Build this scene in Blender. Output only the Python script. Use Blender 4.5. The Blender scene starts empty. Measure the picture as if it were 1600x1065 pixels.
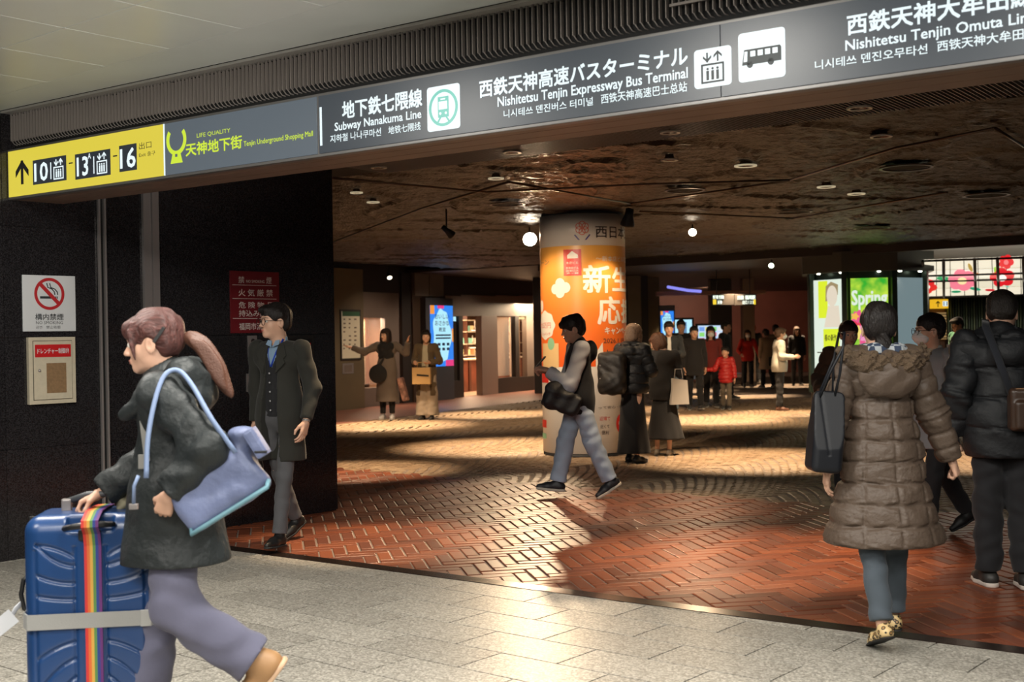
import bpy, bmesh, math, random
import numpy as np
from mathutils import Vector, Matrix, Euler

random.seed(7)
rng = np.random.default_rng(11)
scene = bpy.context.scene
COL = scene.collection
pi = math.pi

# ------------------------------------------------------------------ camera
F = 1920.0; EYE = 1.48; ROLL = 0.017; HORY = 525.5
PITCH = math.atan((532.5-HORY)/F)
cam_d = bpy.data.cameras.new('camera'); cam = bpy.data.objects.new('camera', cam_d); COL.objects.link(cam)
cam_d.sensor_width = 36.0; cam_d.lens = F*36.0/1600.0; cam_d.clip_start = 0.05; cam_d.clip_end = 200
cam_d.dof.use_dof = True; cam_d.dof.focus_distance = 8.0; cam_d.dof.aperture_fstop = 3.6
_c, _s = math.cos(ROLL), math.sin(ROLL)
_fw = Vector((0, math.cos(PITCH), -math.sin(PITCH))); _up = Vector((0, math.sin(PITCH), math.cos(PITCH))); _rt = Vector((1, 0, 0))
cx = _rt*_c-_up*_s; cy = _rt*_s+_up*_c
# image right axis tilts with the roll measured from the photograph's verticals
cam.matrix_world = Matrix(((cx.x, cy.x, -_fw.x, 0), (cx.y, cy.y, -_fw.y, 0), (cx.z, cy.z, -_fw.z, EYE), (0, 0, 0, 1)))
scene.camera = cam

def ray(px, py):
    u = (px-800)/F; v = -(py-532.5)/F
    return cx*u+cy*v+_fw
def fl(px, py, h=0.0):
    r = ray(px, py); t = (h-EYE)/r.z
    return Vector((r.x*t, r.y*t, h))
def atd(px, py, d):                       # the point at distance d ahead of the eye
    r = ray(px, py); t = d/r.y
    return Vector((r.x*t, d, EYE+r.z*t))

# ------------------------------------------------------------------ world, exposure, area lights
vs = scene.view_settings; vs.view_transform = 'Standard'; vs.look = 'None'; vs.exposure = 0.0; vs.gamma = 1.0
try: vs.use_curve_mapping = False
except Exception: pass
MAINP = 620
w = bpy.data.worlds.new('world'); scene.world = w; w.use_nodes = True
w.node_tree.nodes['Background'].inputs[0].default_value = (0.75, 0.72, 0.68, 1); w.node_tree.nodes['Background'].inputs[1].default_value = 0.085
scene.cycles.max_bounces = 6; scene.cycles.diffuse_bounces = 3; scene.cycles.glossy_bounces = 3; scene.cycles.transmission_bounces = 6
scene.cycles.sample_clamp_indirect = 3.0; scene.cycles.caustics_reflective = False; scene.cycles.caustics_refractive = False

def area_light(name, loc, target, sx, sy, power, color):
    d = bpy.data.lights.new(name, 'AREA'); d.shape = 'RECTANGLE'; d.size = sx; d.size_y = sy; d.energy = power; d.color = color
    o = bpy.data.objects.new(name, d); COL.objects.link(o); o.location = loc
    o.rotation_euler = (Vector(target)-Vector(loc)).to_track_quat('-Z', 'Y').to_euler(); return o
def spot_light(name, loc, target, power, angle, blend, color, size=0.03):
    d = bpy.data.lights.new(name, 'SPOT'); d.energy = power; d.spot_size = math.radians(angle); d.spot_blend = blend; d.color = color; d.shadow_soft_size = size
    o = bpy.data.objects.new(name, d); COL.objects.link(o); o.location = loc
    o.rotation_euler = (Vector(target)-Vector(loc)).to_track_quat('-Z', 'Y').to_euler(); return o

WARM = (1.0, 0.72, 0.44); NEUT = (1.0, 0.96, 0.88)
# main directions of the place
TH = Vector((0.8096, -0.587, 0)); TN = Vector((0.587, 0.8096, 0))      # along the threshold, into the hall
T0 = Vector((-0.418, 7.545, 0))                                          # a point of the threshold
WD = Vector((0.655, 0.756, 0)).normalized(); WN = Vector((WD.y, -WD.x, 0)) # black wall direction, its outward normal
W0 = Vector((-3.519, 8.381, 0))
HC = 2.97                                                                # hall ceiling
CC = 3.09                                                                # concourse ceiling
# concourse ceiling lights (behind and above the camera)
for _x, _y, _e in [(-2.6, 5.4, 70), (-0.6, 4.3, 75), (1.3, 3.1, 75), (3.3, 1.7, 80), (-3.4, 2.6, 80), (-1.6, 1.4, 90), (0.4, -0.2, 90)]:
    area_light('concourse_light', (_x, _y, 3.07), (_x, _y, 0), 1.2, 0.3, _e*1.25, NEUT)
area_light('concourse_light', (-1.5, -2.5, 3.05), (-1.5, -2.5, 0), 3, 1, 210, NEUT)
spot_light('concourse_ceiling_fill', (1.2, -2.2, 0.5), (-2.1, 5.6, 3.09), 2000, 26, 1.0, NEUT, 0.3)  # added uplight near the floor, only there to brighten the ceiling panels
# pools of warm light from the hall ceiling
for _px, _py, _e, _a in [(795, 697, 190, 62), (610, 664, 200, 60), (555, 735, 90, 50), (770, 647, 170, 55), (1185, 718, 170, 62), (1110, 655, 210, 58), (1225, 645, 160, 50), (1150, 618, 190, 60), (590, 845, 60, 45), (1180, 870, 80, 55), (1000, 790, 30, 50), (1560, 720, 110, 60), (1440, 650, 120, 60), (950, 640, 120, 60), (1060, 610, 160, 60), (1230, 602, 160, 60)]:
    _p = fl(_px, _py); spot_light('ceiling_spot_and_fill', (_p.x, _p.y, 2.93), (_p.x, _p.y, 0), _e*8.5, _a, 0.75, WARM, 0.04)
for _px, _py, _e in [(560, 650, 60), (640, 636, 60), (720, 628, 70), (790, 620, 70), (850, 614, 25)]:
    _p = fl(_px, _py)+Vector((0.9, -0.5, 0)); spot_light('shopfront_fill', (_p.x, _p.y, 2.9), (_p.x-1.0, _p.y+0.5, 1.2), _e*2.2, 100, 0.9, (1, 0.75, 0.55), 0.05)  # added fill spots that brighten the shop front, no fittings there
for _px, _py, _e in [(1085, 668, 420), (1190, 664, 380), (640, 676, 320)]:
    _p = fl(_px, _py); spot_light('ceiling_spot_and_fill', (_p.x, _p.y, 2.93), (_p.x, _p.y+1.5, 0.8), _e, 110, 1.0, WARM, 0.05)  # added broad fill, lights the fronts of the far people
spot_light('far_wall_fill', (6.3, 40, 2.9), (7.6, 45, 1.0), 420, 120, 1.0, (1, 0.6, 0.4), 0.1)  # this and the next are added fill to lift the far wall
spot_light('far_wall_fill', (3.2, 40, 2.9), (3.0, 45, 1.0), 70, 120, 1.0, (1, 0.65, 0.45), 0.1)
spot_light('ceiling_spot_and_fill', (-0.6, 11.2, 2.93), (0.75, 15.1, 1.25), 480, 46, 0.8, (1, 0.8, 0.6), 0.04)  # added unseen spot that brightens the front of the poster column


# ------------------------------------------------------------------ materials
MATS = {}
def mat(name, color=(0.5, 0.5, 0.5), rough=0.6, metal=0.0, bump=None, spec=0.5, emit=0.0, ecol=None, coat=0.0, var=None, sheen=0.0, alpha=None):
    """bump=(scale, strength[, distance]); var=(scale, amount) mottles the colour"""
    if name in MATS: return MATS[name]
    m = bpy.data.materials.new(name); m.use_nodes = True; nt = m.node_tree; b = nt.nodes['Principled BSDF']
    c = tuple(color[:3])+(1,)
    b.inputs['Base Color'].default_value = c; b.inputs['Roughness'].default_value = rough; b.inputs['Metallic'].default_value = metal
    b.inputs['Specular IOR Level'].default_value = spec
    if coat: b.inputs['Coat Weight'].default_value = coat; b.inputs['Coat Roughness'].default_value = 0.1
    if sheen: b.inputs['Sheen Weight'].default_value = sheen
    if emit:
        b.inputs['Emission Color'].default_value = tuple((ecol or color)[:3])+(1,); b.inputs['Emission Strength'].default_value = emit
    if alpha is not None: b.inputs['Alpha'].default_value = alpha
    if bump or var:
        tc = nt.nodes.new('ShaderNodeTexCoord')
    if bump:
        n = nt.nodes.new('ShaderNodeTexNoise'); n.inputs['Scale'].default_value = bump[0]; n.inputs['Detail'].default_value = 4
        nt.links.new(tc.outputs['Object'], n.inputs['Vector'])
        bp = nt.nodes.new('ShaderNodeBump'); bp.inputs['Strength'].default_value = bump[1]; bp.inputs['Distance'].default_value = bump[2] if len(bump) > 2 else 0.01
        nt.links.new(n.outputs['Fac'], bp.inputs['Height']); nt.links.new(bp.outputs['Normal'], b.inputs['Normal'])
    if var:
        n = nt.nodes.new('ShaderNodeTexNoise'); n.inputs['Scale'].default_value = var[0]; n.inputs['Detail'].default_value = 5
        nt.links.new(tc.outputs['Object'], n.inputs['Vector'])
        r = nt.nodes.new('ShaderNodeMapRange'); r.inputs['From Min'].default_value = 0.3; r.inputs['From Max'].default_value = 0.7
        r.inputs['To Min'].default_value = 1-var[1]; r.inputs['To Max'].default_value = 1+var[1]
        nt.links.new(n.outputs['Fac'], r.inputs['Value'])
        mx = nt.nodes.new('ShaderNodeVectorMath'); mx.operation = 'SCALE'; mx.inputs[0].default_value = c[:3]
        nt.links.new(r.outputs['Result'], mx.inputs['Scale']); nt.links.new(mx.outputs['Vector'], b.inputs['Base Color'])
    MATS[name] = m; return m
def emis(name, color, strength=1.0):
    return mat(name, color=(0.02, 0.02, 0.02), rough=0.35, emit=strength, ecol=color)
def fabric(name, color, rough=0.85, scale=60, strength=0.25, var=None):
    return mat(name, color, rough, bump=(scale, strength, 0.003), var=var or (3, 0.12), sheen=0.1, spec=0.3)

# ------------------------------------------------------------------ object helpers
def link(name, me, m=None, parent=None):
    o = bpy.data.objects.new(name, me); COL.objects.link(o)
    if m is not None:
        for k in (m if isinstance(m, (list, tuple)) else [m]): me.materials.append(k)
    if parent is not None: o.parent = parent
    return o
def tag(o, label=None, cat=None, group=None, kind=None):
    if label: o['label'] = label
    if cat: o['category'] = cat
    if group: o['group'] = group
    if kind: o['kind'] = kind
    return o
def thing(name, label, cat, loc=(0, 0, 0), rotz=0.0, group=None):
    o = bpy.data.objects.new(name, None); COL.objects.link(o); o.location = loc; o.rotation_euler = (0, 0, rotz); o.empty_display_size = 0.1
    return tag(o, label, cat, group)
def raw(name, verts, faces, m=None, parent=None, smooth=False):
    me = bpy.data.meshes.new(name)
    me.from_pydata([tuple(v) for v in verts], [], [tuple(f) for f in faces]); me.update()
    if smooth: me.polygons.foreach_set('use_smooth', [True]*len(me.polygons))
    return link(name, me, m, parent)
class MB:
    """collects shapes, links them as ONE mesh object"""
    def __init__(s): s.v = []; s.f = []; s.mi = []; s.sm = []; s.cur = 0
    def add(s, v, f, smooth=False):
        b = len(s.v); s.v += [tuple(p) for p in v]; s.f += [tuple(i+b for i in q) for q in f]; s.mi += [s.cur]*len(f); s.sm += [smooth]*len(f); return s
    def box(s, c, h, rot=None, bev=0.0):
        """c centre, h half sizes, rot 3x3; bev bevels all edges"""
        bm = bmesh.new(); bmesh.ops.create_cube(bm, size=2.0)
        for v in bm.verts: v.co = Vector((v.co.x*h[0], v.co.y*h[1], v.co.z*h[2]))
        if bev: bmesh.ops.bevel(bm, geom=bm.edges[:], offset=min(bev, min(h)*0.9), segments=2, affect='EDGES', profile=0.7)
        R = rot or Matrix.Identity(3); C = Vector(c)
        bm.verts.index_update()
        s.add([R@v.co+C for v in bm.verts], [[v.index for v in f.verts] for f in bm.faces], False); bm.free(); return s
    def tube(s, pts, r, n=10, caps=True, flat=None):
        """tube along pts; r number or list; flat=(wx, wz) makes a strap cross-section"""
        pts = [Vector(p) for p in pts]; N = len(pts); rs = r if isinstance(r, (list, tuple)) else [r]*N
        V = []; Fc = []; prev = None
        for i, p in enumerate(pts):
            t = (pts[min(i+1, N-1)]-pts[max(i-1, 0)]).normalized()
            if prev is None:
                a = Vector((0, 0, 1)) if abs(t.z) < 0.9 else Vector((1, 0, 0)); u = t.cross(a).normalized()
            else:
                u = (prev-t*prev.dot(t)).normalized()
            prev = u; wv = t.cross(u)
            for k in range(n):
                a = 2*pi*k/n
                if flat: V.append(p+u*math.cos(a)*flat[0]+wv*math.sin(a)*flat[1])
                else: V.append(p+(u*math.cos(a)+wv*math.sin(a))*rs[i])
        for i in range(N-1):
            for k in range(n): Fc.append((i*n+k, i*n+(k+1) % n, (i+1)*n+(k+1) % n, (i+1)*n+k))
        if caps: Fc.append(tuple(range(n-1, -1, -1))); Fc.append(tuple((N-1)*n+k for k in range(n)))
        s.add(V, Fc, True)
        if caps: s.sm[-1] = s.sm[-2] = False
        return s
    def lathe(s, prof, c=(0, 0, 0), n=24, R=None):
        """prof list of (r, z), around z"""
        C = Vector(c); M = R or Matrix.Identity(3); V = []; Fc = []
        for r, z in prof:
            for k in range(n): V.append(M@Vector((r*math.cos(2*pi*k/n), r*math.sin(2*pi*k/n), z))+C)
        for i in range(len(prof)-1):
            for k in range(n): Fc.append((i*n+k, i*n+(k+1) % n, (i+1)*n+(k+1) % n, (i+1)*n+k))
        s.add(V, Fc, True); return s
    def prism(s, poly, o, u, v, nrm, t):
        """polygon in (u,v) extruded along nrm by t from origin o"""
        o, u, v, nrm = Vector(o), Vector(u), Vector(v), Vector(nrm); n = len(poly)
        A = [o+u*a+v*b for a, b in poly]; B = [p+nrm*t for p in A]
        s.add(A+B, [tuple(range(n)), tuple(range(2*n-1, n-1, -1))]+[(i, (i+1) % n, n+(i+1) % n, n+i) for i in range(n)]); return s
    def ring(s, o, u, v, nrm, r0, r1, t, n=28, a0=0, a1=2*pi):
        o, u, v, nrm = Vector(o), Vector(u), Vector(v), Vector(nrm); V = []; Fc = []; full = abs(a1-a0-2*pi) < 1e-6
        m = n if full else n+1
        for k in range(m):
            a = a0+(a1-a0)*k/n; d = u*math.cos(a)+v*math.sin(a)
            V += [o+d*r0, o+d*r1, o+d*r1+nrm*t, o+d*r0+nrm*t]
        for k in range(n):
            a, b = 4*k, 4*((k+1) % m)
            for i in range(4): Fc.append((a+i, a+(i+1) % 4, b+(i+1) % 4, b+i))
        s.add(V, Fc); return s
    def build(s, name, m=None, parent=None, recalc=True):
        me = bpy.data.meshes.new(name); me.from_pydata(s.v, [], s.f); me.update()
        if recalc:
            bm = bmesh.new(); bm.from_mesh(me); bmesh.ops.recalc_face_normals(bm, faces=bm.faces[:]); bm.to_mesh(me); bm.free()
        me.polygons.foreach_set('use_smooth', s.sm); me.polygons.foreach_set('material_index', s.mi)
        return link(name, me, m, parent)
def curve_pts(pts, n=5):
    """Catmull-Rom through the points"""
    P = [Vector(p) for p in pts]; P = [P[0]*2-P[1]]+P+[P[-1]*2-P[-2]]; out = []
    for i in range(1, len(P)-2):
        a, b, c, d = P[i-1:i+3]
        for q in range(n):
            t = q/n; out.append(0.5*((2*b)+(c-a)*t+(2*a-5*b+4*c-d)*t*t+(3*b-a-3*c+d)*t**3))
    return out+[P[-2]]
def boxo(name, c, h, m, parent=None, rot=None, bev=0.0): return MB().box(c, h, rot, bev).build(name, m, parent, False)
def rotz(a): return Matrix.Rotation(a, 3, 'Z')

# ------------------------------------------------------------------ planes that carry print
class Plane:
    """upright plane through o with horizontal direction u (reading direction), z up; n faces the viewer"""
    def __init__(s, o, u):
        s.o = Vector((o[0], o[1], 0)); s.u = Vector((u[0], u[1], 0)).normalized(); s.n = Vector((s.u.y, -s.u.x, 0))
    def uv(s, px, py):
        r = ray(px, py); e = Vector((0, 0, EYE)); t = (s.o-e).dot(s.n)/r.dot(s.n); p = e+r*t
        return ((p-s.o).dot(s.u), p.z)
    def P(s, a, z, d=0.0): return s.o+s.u*a+Vector((0, 0, z))+s.n*d
    def rect(s, mb, x0, z0, x1, z1, d0, d1, bev=0.0):
        mb.box(s.P((x0+x1)/2, (z0+z1)/2, (d0+d1)/2), (abs(x1-x0)/2, abs(d1-d0)/2, abs(z1-z0)/2), s.R(), bev); return mb
    def R(s): return Matrix(((s.u.x, -s.n.x, 0), (s.u.y, -s.n.y, 0), (0, 0, 1)))
    def poly(s, mb, pts, d0, t): return mb.prism(pts, s.P(0, 0, d0), s.u, Vector((0, 0, 1)), s.n, t)
_TM = {}
def glyphs(body, off=0.0):
    k = (body, off)
    if k not in _TM:
        cu = bpy.data.curves.new('t', 'FONT'); cu.body = body; cu.size = 1; cu.offset = off; cu.resolution_u = 2; cu.space_character = 1.0
        o = bpy.data.objects.new('t', cu); COL.objects.link(o)
        dg = bpy.context.evaluated_depsgraph_get(); me = bpy.data.meshes.new_from_object(o.evaluated_get(dg))
        V = np.array([v.co[:2] for v in me.vertices]).reshape(-1, 2); Fc = [tuple(p.vertices) for p in me.polygons]
        bpy.data.objects.remove(o); bpy.data.curves.remove(cu); bpy.data.meshes.remove(me)
        _TM[k] = (V, Fc)
    return _TM[k]
def text_on(mb, plane, body, x0, z0, x1, z1, d=0.003, off=0.012, keep=False):
    """glyphs fitted to the box (x0,z0)-(x1,z1) of the plane; off thickens the strokes"""
    V, Fc = glyphs(body, 0.0)
    if not len(V): return mb
    lo, hi = V.min(0), V.max(0); sx = (x1-x0)/(hi[0]-lo[0]); sz = (z1-z0)/(hi[1]-lo[1])
    if keep: sx = sz = min(sx, sz)
    b = off*abs(z1-z0)*1.1
    if hasattr(plane, 'flat'):
        for i, (du, dv) in enumerate([(0, 0)] if off < 0.004 else [(b, b), (-b, b), (b, -b), (-b, -b)]):
            plane.flat(mb, [(x0+(v[0]-lo[0])*sx+du, z0+(v[1]-lo[1])*sz+dv) for v in V], Fc, d+i*0.0002)
        return mb
    for i, (du, dv) in enumerate([(0, 0)] if off < 0.004 else [(b, b), (-b, b), (b, -b), (-b, -b), (0, 0)]):
        mb.add([plane.P(x0+(v[0]-lo[0])*sx+du, z0+(v[1]-lo[1])*sz+dv, d+i*0.0001) for v in V], Fc)
    return mb
def text_px(mb, plane, body, a, b, **k):
    """a = pixel of the lower left corner, b = of the upper right"""
    x0, z0 = plane.uv(*a); x1, z1 = plane.uv(*b); return text_on(mb, plane, body, x0, z0, x1, z1, **k)

# ------------------------------------------------------------------ smooth solids: signed distances on a grid, then surface nets
def sdf_eval(X, Y, Z, prims, k):
    D = None
    for p in prims:
        t = p[0]
        if t in 'cC':
            a, b, ra, rb = np.array(p[1], np.float32), np.array(p[2], np.float32), p[3], p[4]; fy = p[5] if len(p) > 5 else 1.0
            kk = p[6] if len(p) > 6 else k
            ax, ay, az = X-a[0], (Y-a[1])/fy, Z-a[2]; bx, by, bz = b[0]-a[0], (b[1]-a[1])/fy, b[2]-a[2]
            L = bx*bx+by*by+bz*bz+1e-9; h = np.clip((ax*bx+ay*by+az*bz)/L, 0, 1)
            d = np.sqrt((ax-h*bx)**2+(ay-h*by)**2+(az-h*bz)**2)-(ra+(rb-ra)*h)
            if fy < 1: d = d*(0.5+0.5*fy)
        elif t in 'eE':
            c, r = p[1], p[2]; kk = p[3] if len(p) > 3 else k
            x, y, z = X-c[0], Y-c[1], Z-c[2]
            if len(p) > 4:
                R = p[4]; x, y, z = R[0][0]*x+R[1][0]*y+R[2][0]*z, R[0][1]*x+R[1][1]*y+R[2][1]*z, R[0][2]*x+R[1][2]*y+R[2][2]*z
            k0 = np.sqrt((x/r[0])**2+(y/r[1])**2+(z/r[2])**2); k1 = np.sqrt((x/r[0]**2)**2+(y/r[1]**2)**2+(z/r[2]**2)**2)+1e-6
            d = k0*(k0-1)/k1
        elif t in 'bB':
            c, hh, R, rd = p[1], p[2], p[3], p[4]; kk = p[5] if len(p) > 5 else k
            x, y, z = X-c[0], Y-c[1], Z-c[2]
            if R is not None: x, y, z = R[0][0]*x+R[1][0]*y+R[2][0]*z, R[0][1]*x+R[1][1]*y+R[2][1]*z, R[0][2]*x+R[1][2]*y+R[2][2]*z
            qx, qy, qz = np.abs(x)-hh[0]+rd, np.abs(y)-hh[1]+rd, np.abs(z)-hh[2]+rd
            d = np.sqrt(np.maximum(qx, 0)**2+np.maximum(qy, 0)**2+np.maximum(qz, 0)**2)+np.minimum(np.maximum(qx, np.maximum(qy, qz)), 0)-rd
        elif t == 'f':                       # free function on the running distance
            D = p[1](X, Y, Z, D); continue
        if D is None: D = d; continue
        if t.isupper():                      # carve
            h = np.clip(0.5+0.5*(D+d)/kk, 0, 1); D = D*h-d*(1-h)+kk*h*(1-h)
        else:
            h = np.clip(0.5+0.5*(d-D)/kk, 0, 1); D = D*h+d*(1-h)-kk*h*(1-h)
    return D
def surface_nets(D, ox, oy, oz, r):
    nx, ny, nz = D.shape; S = D < 0
    cs = [(0, 0, 0), (1, 0, 0), (0, 1, 0), (1, 1, 0), (0, 0, 1), (1, 0, 1), (0, 1, 1), (1, 1, 1)]
    sub = lambda A, c: A[c[0]:nx-1+c[0], c[1]:ny-1+c[1], c[2]:nz-1+c[2]]
    cnt = np.zeros((nx-1, ny-1, nz-1), np.int8)
    for c in cs: cnt += sub(S, c)
    act = (cnt > 0) & (cnt < 8); I = np.argwhere(act)
    if not len(I): return np.zeros((0, 3)), np.zeros((0, 4), int)
    ids = -np.ones(act.shape, np.int64); ids[act] = np.arange(len(I))
    vals = [D[I[:, 0]+c[0], I[:, 1]+c[1], I[:, 2]+c[2]] for c in cs]
    acc = np.zeros((len(I), 3)); n = np.zeros(len(I))
    for a in range(8):
        for b in range(a+1, 8):
            if sum(abs(cs[a][i]-cs[b][i]) for i in range(3)) != 1: continue
            m = (vals[a] < 0) != (vals[b] < 0); t = np.where(m, vals[a]/np.where(m, vals[a]-vals[b], 1), 0)
            for i in range(3): acc[:, i] += np.where(m, cs[a][i]+t*(cs[b][i]-cs[a][i]), 0)
            n += m
    V = (I+acc/n[:, None])*r+np.array([ox, oy, oz])
    Q = []
    for ax in range(3):
        u, v = (ax+1) % 3, (ax+2) % 3
        a = [slice(None)]*3; b = [slice(None)]*3; a[ax] = slice(0, -1); b[ax] = slice(1, None)
        s0, s1 = S[tuple(a)], S[tuple(b)]; E = np.argwhere(s0 != s1); E = E[(E[:, u] > 0) & (E[:, v] > 0) & (E[:, u] < D.shape[u]-1) & (E[:, v] < D.shape[v]-1)]
        def cid(du, dv):
            J = E.copy(); J[:, u] -= du; J[:, v] -= dv; return ids[J[:, 0], J[:, 1], J[:, 2]]
        q = np.stack([cid(1, 1), cid(0, 1), cid(0, 0), cid(1, 0)], 1)
        fl_ = ~s0[E[:, 0], E[:, 1], E[:, 2]]; q[fl_] = q[fl_][:, ::-1]; Q.append(q)
    Q = np.concatenate(Q); Q = Q[(Q >= 0).all(1)]
    return V, Q
def prim_bounds(prims, pad):
    lo = np.array([9e9]*3); hi = -lo
    for p in prims:
        if p[0] == 'c':
            for q, r in ((p[1], p[3]), (p[2], p[4])): lo = np.minimum(lo, np.array(q)-r); hi = np.maximum(hi, np.array(q)+r)
        elif p[0] == 'e':
            R_ = max(p[2]) if len(p) > 4 else None
            lo = np.minimum(lo, np.array(p[1])-(R_ or np.array(p[2]))); hi = np.maximum(hi, np.array(p[1])+(R_ or np.array(p[2])))
        elif p[0] == 'b':
            r = np.linalg.norm(p[2]) if p[3] is not None else np.array(p[2]); lo = np.minimum(lo, np.array(p[1])-r); hi = np.maximum(hi, np.array(p[1])+r)
    return lo-pad, hi+pad
def solid(prims, res, k=0.03, box=None, pad=0.03):
    lo, hi = box if box is not None else prim_bounds(prims, pad)
    ax = [np.arange(lo[i], hi[i]+res, res, dtype=np.float32) for i in range(3)]
    X, Y, Z = np.meshgrid(*ax, indexing='ij', sparse=True)
    X = X+0*Y+0*Z; Y = Y+0*X; Z = Z+0*X
    D = sdf_eval(X, Y, Z, prims, k)
    D[0] = D[-1] = 1; D[:, 0] = D[:, -1] = 1; D[:, :, 0] = D[:, :, -1] = 1
    return surface_nets(D, lo[0], lo[1], lo[2], res)
def np_mesh(name, V, Q, m=None, parent=None, smooth=True):
    me = bpy.data.meshes.new(name); me.vertices.add(len(V)); me.vertices.foreach_set('co', np.asarray(V, np.float32).ravel())
    k = Q.shape[1]; me.loops.add(Q.size); me.loops.foreach_set('vertex_index', Q.astype(np.int32).ravel())
    me.polygons.add(len(Q)); me.polygons.foreach_set('loop_start', np.arange(0, Q.size, k, dtype=np.int32))
    me.polygons.foreach_set('use_smooth', np.full(len(Q), smooth)); me.update(calc_edges=True)
    return link(name, me, m, parent)
def solido(name, prims, res, m, parent=None, k=0.03, **kw):
    V, Q = solid(prims, res, k, **kw); return np_mesh(name, V, Q, m, parent)
def join(parts):
    V = []; Q = []; b = 0
    for v, q in parts: V.append(v); Q.append(q+b); b += len(v)
    return np.concatenate(V), np.concatenate(Q)
def folds(amp, fx=9, fz=14, seed=0):
    """soft cloth folds added to a distance"""
    def f(X, Y, Z, D):
        s = seed*1.7
        return D+amp*(np.sin(fx*X*2+3*np.sin(fz*Z*0.5+s)+s)*np.sin(fz*Z+2*np.sin(fx*Y+s))+0.5*np.sin(fx*2.3*(X+Y)+fz*1.1*Z+s))
    return ('f', f)
def cut_below(z0): return ('f', lambda X, Y, Z, D: np.maximum(D, z0-Z))
def cut_above(z0): return ('f', lambda X, Y, Z, D: np.maximum(D, Z-z0))

# ------------------------------------------------------------------ materials of the place
def granite(name, base, speck, rough, scale, amount=0.5, spec=0.5):
    m = mat(name, base, rough, spec=spec); nt = m.node_tree; b = nt.nodes['Principled BSDF']
    tc = nt.nodes.new('ShaderNodeTexCoord'); v = nt.nodes.new('ShaderNodeTexVoronoi'); v.inputs['Scale'].default_value = scale
    n = nt.nodes.new('ShaderNodeTexNoise'); n.inputs['Scale'].default_value = scale*0.45; n.inputs['Detail'].default_value = 6
    cr = nt.nodes.new('ShaderNodeValToRGB'); cr.color_ramp.elements[0].position = 0.35; cr.color_ramp.elements[1].position = 0.75
    cr.color_ramp.elements[0].color = tuple(base)+(1,); cr.color_ramp.elements[1].color = tuple(speck)+(1,)
    mx = nt.nodes.new('ShaderNodeMix'); mx.inputs[0].default_value = amount
    nt.links.new(tc.outputs['Object'], v.inputs['Vector']); nt.links.new(tc.outputs['Object'], n.inputs['Vector'])
    sp = nt.nodes.new('ShaderNodeSeparateColor'); nt.links.new(v.outputs['Color'], sp.inputs[0])
    nt.links.new(sp.outputs[0], mx.inputs[2]); nt.links.new(n.outputs['Fac'], mx.inputs[3]); nt.links.new(mx.outputs[0], cr.inputs['Fac'])
    oi = nt.nodes.new('ShaderNodeObjectInfo'); mr = nt.nodes.new('ShaderNodeMapRange'); mr.inputs['To Min'].default_value = 0.86; mr.inputs['To Max'].default_value = 1.12
    nt.links.new(oi.outputs['Random'], mr.inputs['Value']); sc = nt.nodes.new('ShaderNodeVectorMath'); sc.operation = 'SCALE'
    nt.links.new(cr.outputs['Color'], sc.inputs[0]); nt.links.new(mr.outputs[0], sc.inputs['Scale']); nt.links.new(sc.outputs[0], b.inputs['Base Color'])
    return m
def pieced(name, cols, rough, island, bump=0.3, scale=40, spec=0.5):
    """colour differs piece by piece (by object, or by island inside one mesh)"""
    m = mat(name, cols[0], rough, spec=spec); nt = m.node_tree; b = nt.nodes['Principled BSDF']
    src = nt.nodes.new('ShaderNodeNewGeometry').outputs['Random Per Island'] if island else nt.nodes.new('ShaderNodeObjectInfo').outputs['Random']
    cr = nt.nodes.new('ShaderNodeValToRGB'); el = cr.color_ramp.elements
    while len(el) < len(cols): el.new(0.5)
    for i, c in enumerate(cols): el[i].position = i/(len(cols)-1); el[i].color = tuple(c)+(1,)
    nt.links.new(src, cr.inputs['Fac']); tc = nt.nodes.new('ShaderNodeTexCoord')
    n = nt.nodes.new('ShaderNodeTexNoise'); n.inputs['Scale'].default_value = scale; n.inputs['Detail'].default_value = 5
    geo = nt.nodes.new('ShaderNodeNewGeometry'); nt.links.new(geo.outputs['Position'], n.inputs['Vector'])
    mr = nt.nodes.new('ShaderNodeMapRange'); mr.inputs['To Min'].default_value = 0.75; mr.inputs['To Max'].default_value = 1.25
    nt.links.new(n.outputs['Fac'], mr.inputs['Value']); sc = nt.nodes.new('ShaderNodeVectorMath'); sc.operation = 'SCALE'
    nt.links.new(cr.outputs['Color'], sc.inputs[0]); nt.links.new(mr.outputs[0], sc.inputs['Scale']); nt.links.new(sc.outputs[0], b.inputs['Base Color'])
    bp = nt.nodes.new('ShaderNodeBump'); bp.inputs['Strength'].default_value = bump; bp.inputs['Distance'].default_value = 0.004
    nt.links.new(n.outputs['Fac'], bp.inputs['Height']); nt.links.new(bp.outputs[0], b.inputs['Normal'])
    return m
M_black = granite('black_granite', (0.010, 0.009, 0.010), (0.026, 0.024, 0.026), 0.15, 160, 0.5)
M_tile = granite('grey_granite', (0.22, 0.205, 0.175), (0.52, 0.49, 0.43), 0.40, 110, 0.55)
BR = [(0.10, 0.028, 0.014), (0.19, 0.050, 0.022), (0.26, 0.075, 0.032), (0.14, 0.045, 0.028), (0.22, 0.058, 0.024)]
M_brick = pieced('brick_piece', BR, 0.40, False, 0.25, 60); M_bricks = pieced('brick_many', BR, 0.40, True, 0.25, 60)
CB = [(0.20, 0.135, 0.085), (0.30, 0.21, 0.135), (0.25, 0.17, 0.105), (0.34, 0.25, 0.165)]
M_cob = pieced('cobble_piece', CB, 0.5, False, 0.5, 50); M_cobs = pieced('cobble_many', CB, 0.5, True, 0.5, 50)
M_mortar = mat('mortar', (0.20, 0.155, 0.125), 0.8, bump=(120, 0.4, 0.004))
M_joint = mat('dark_joint', (0.02, 0.018, 0.015), 0.9)
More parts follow.
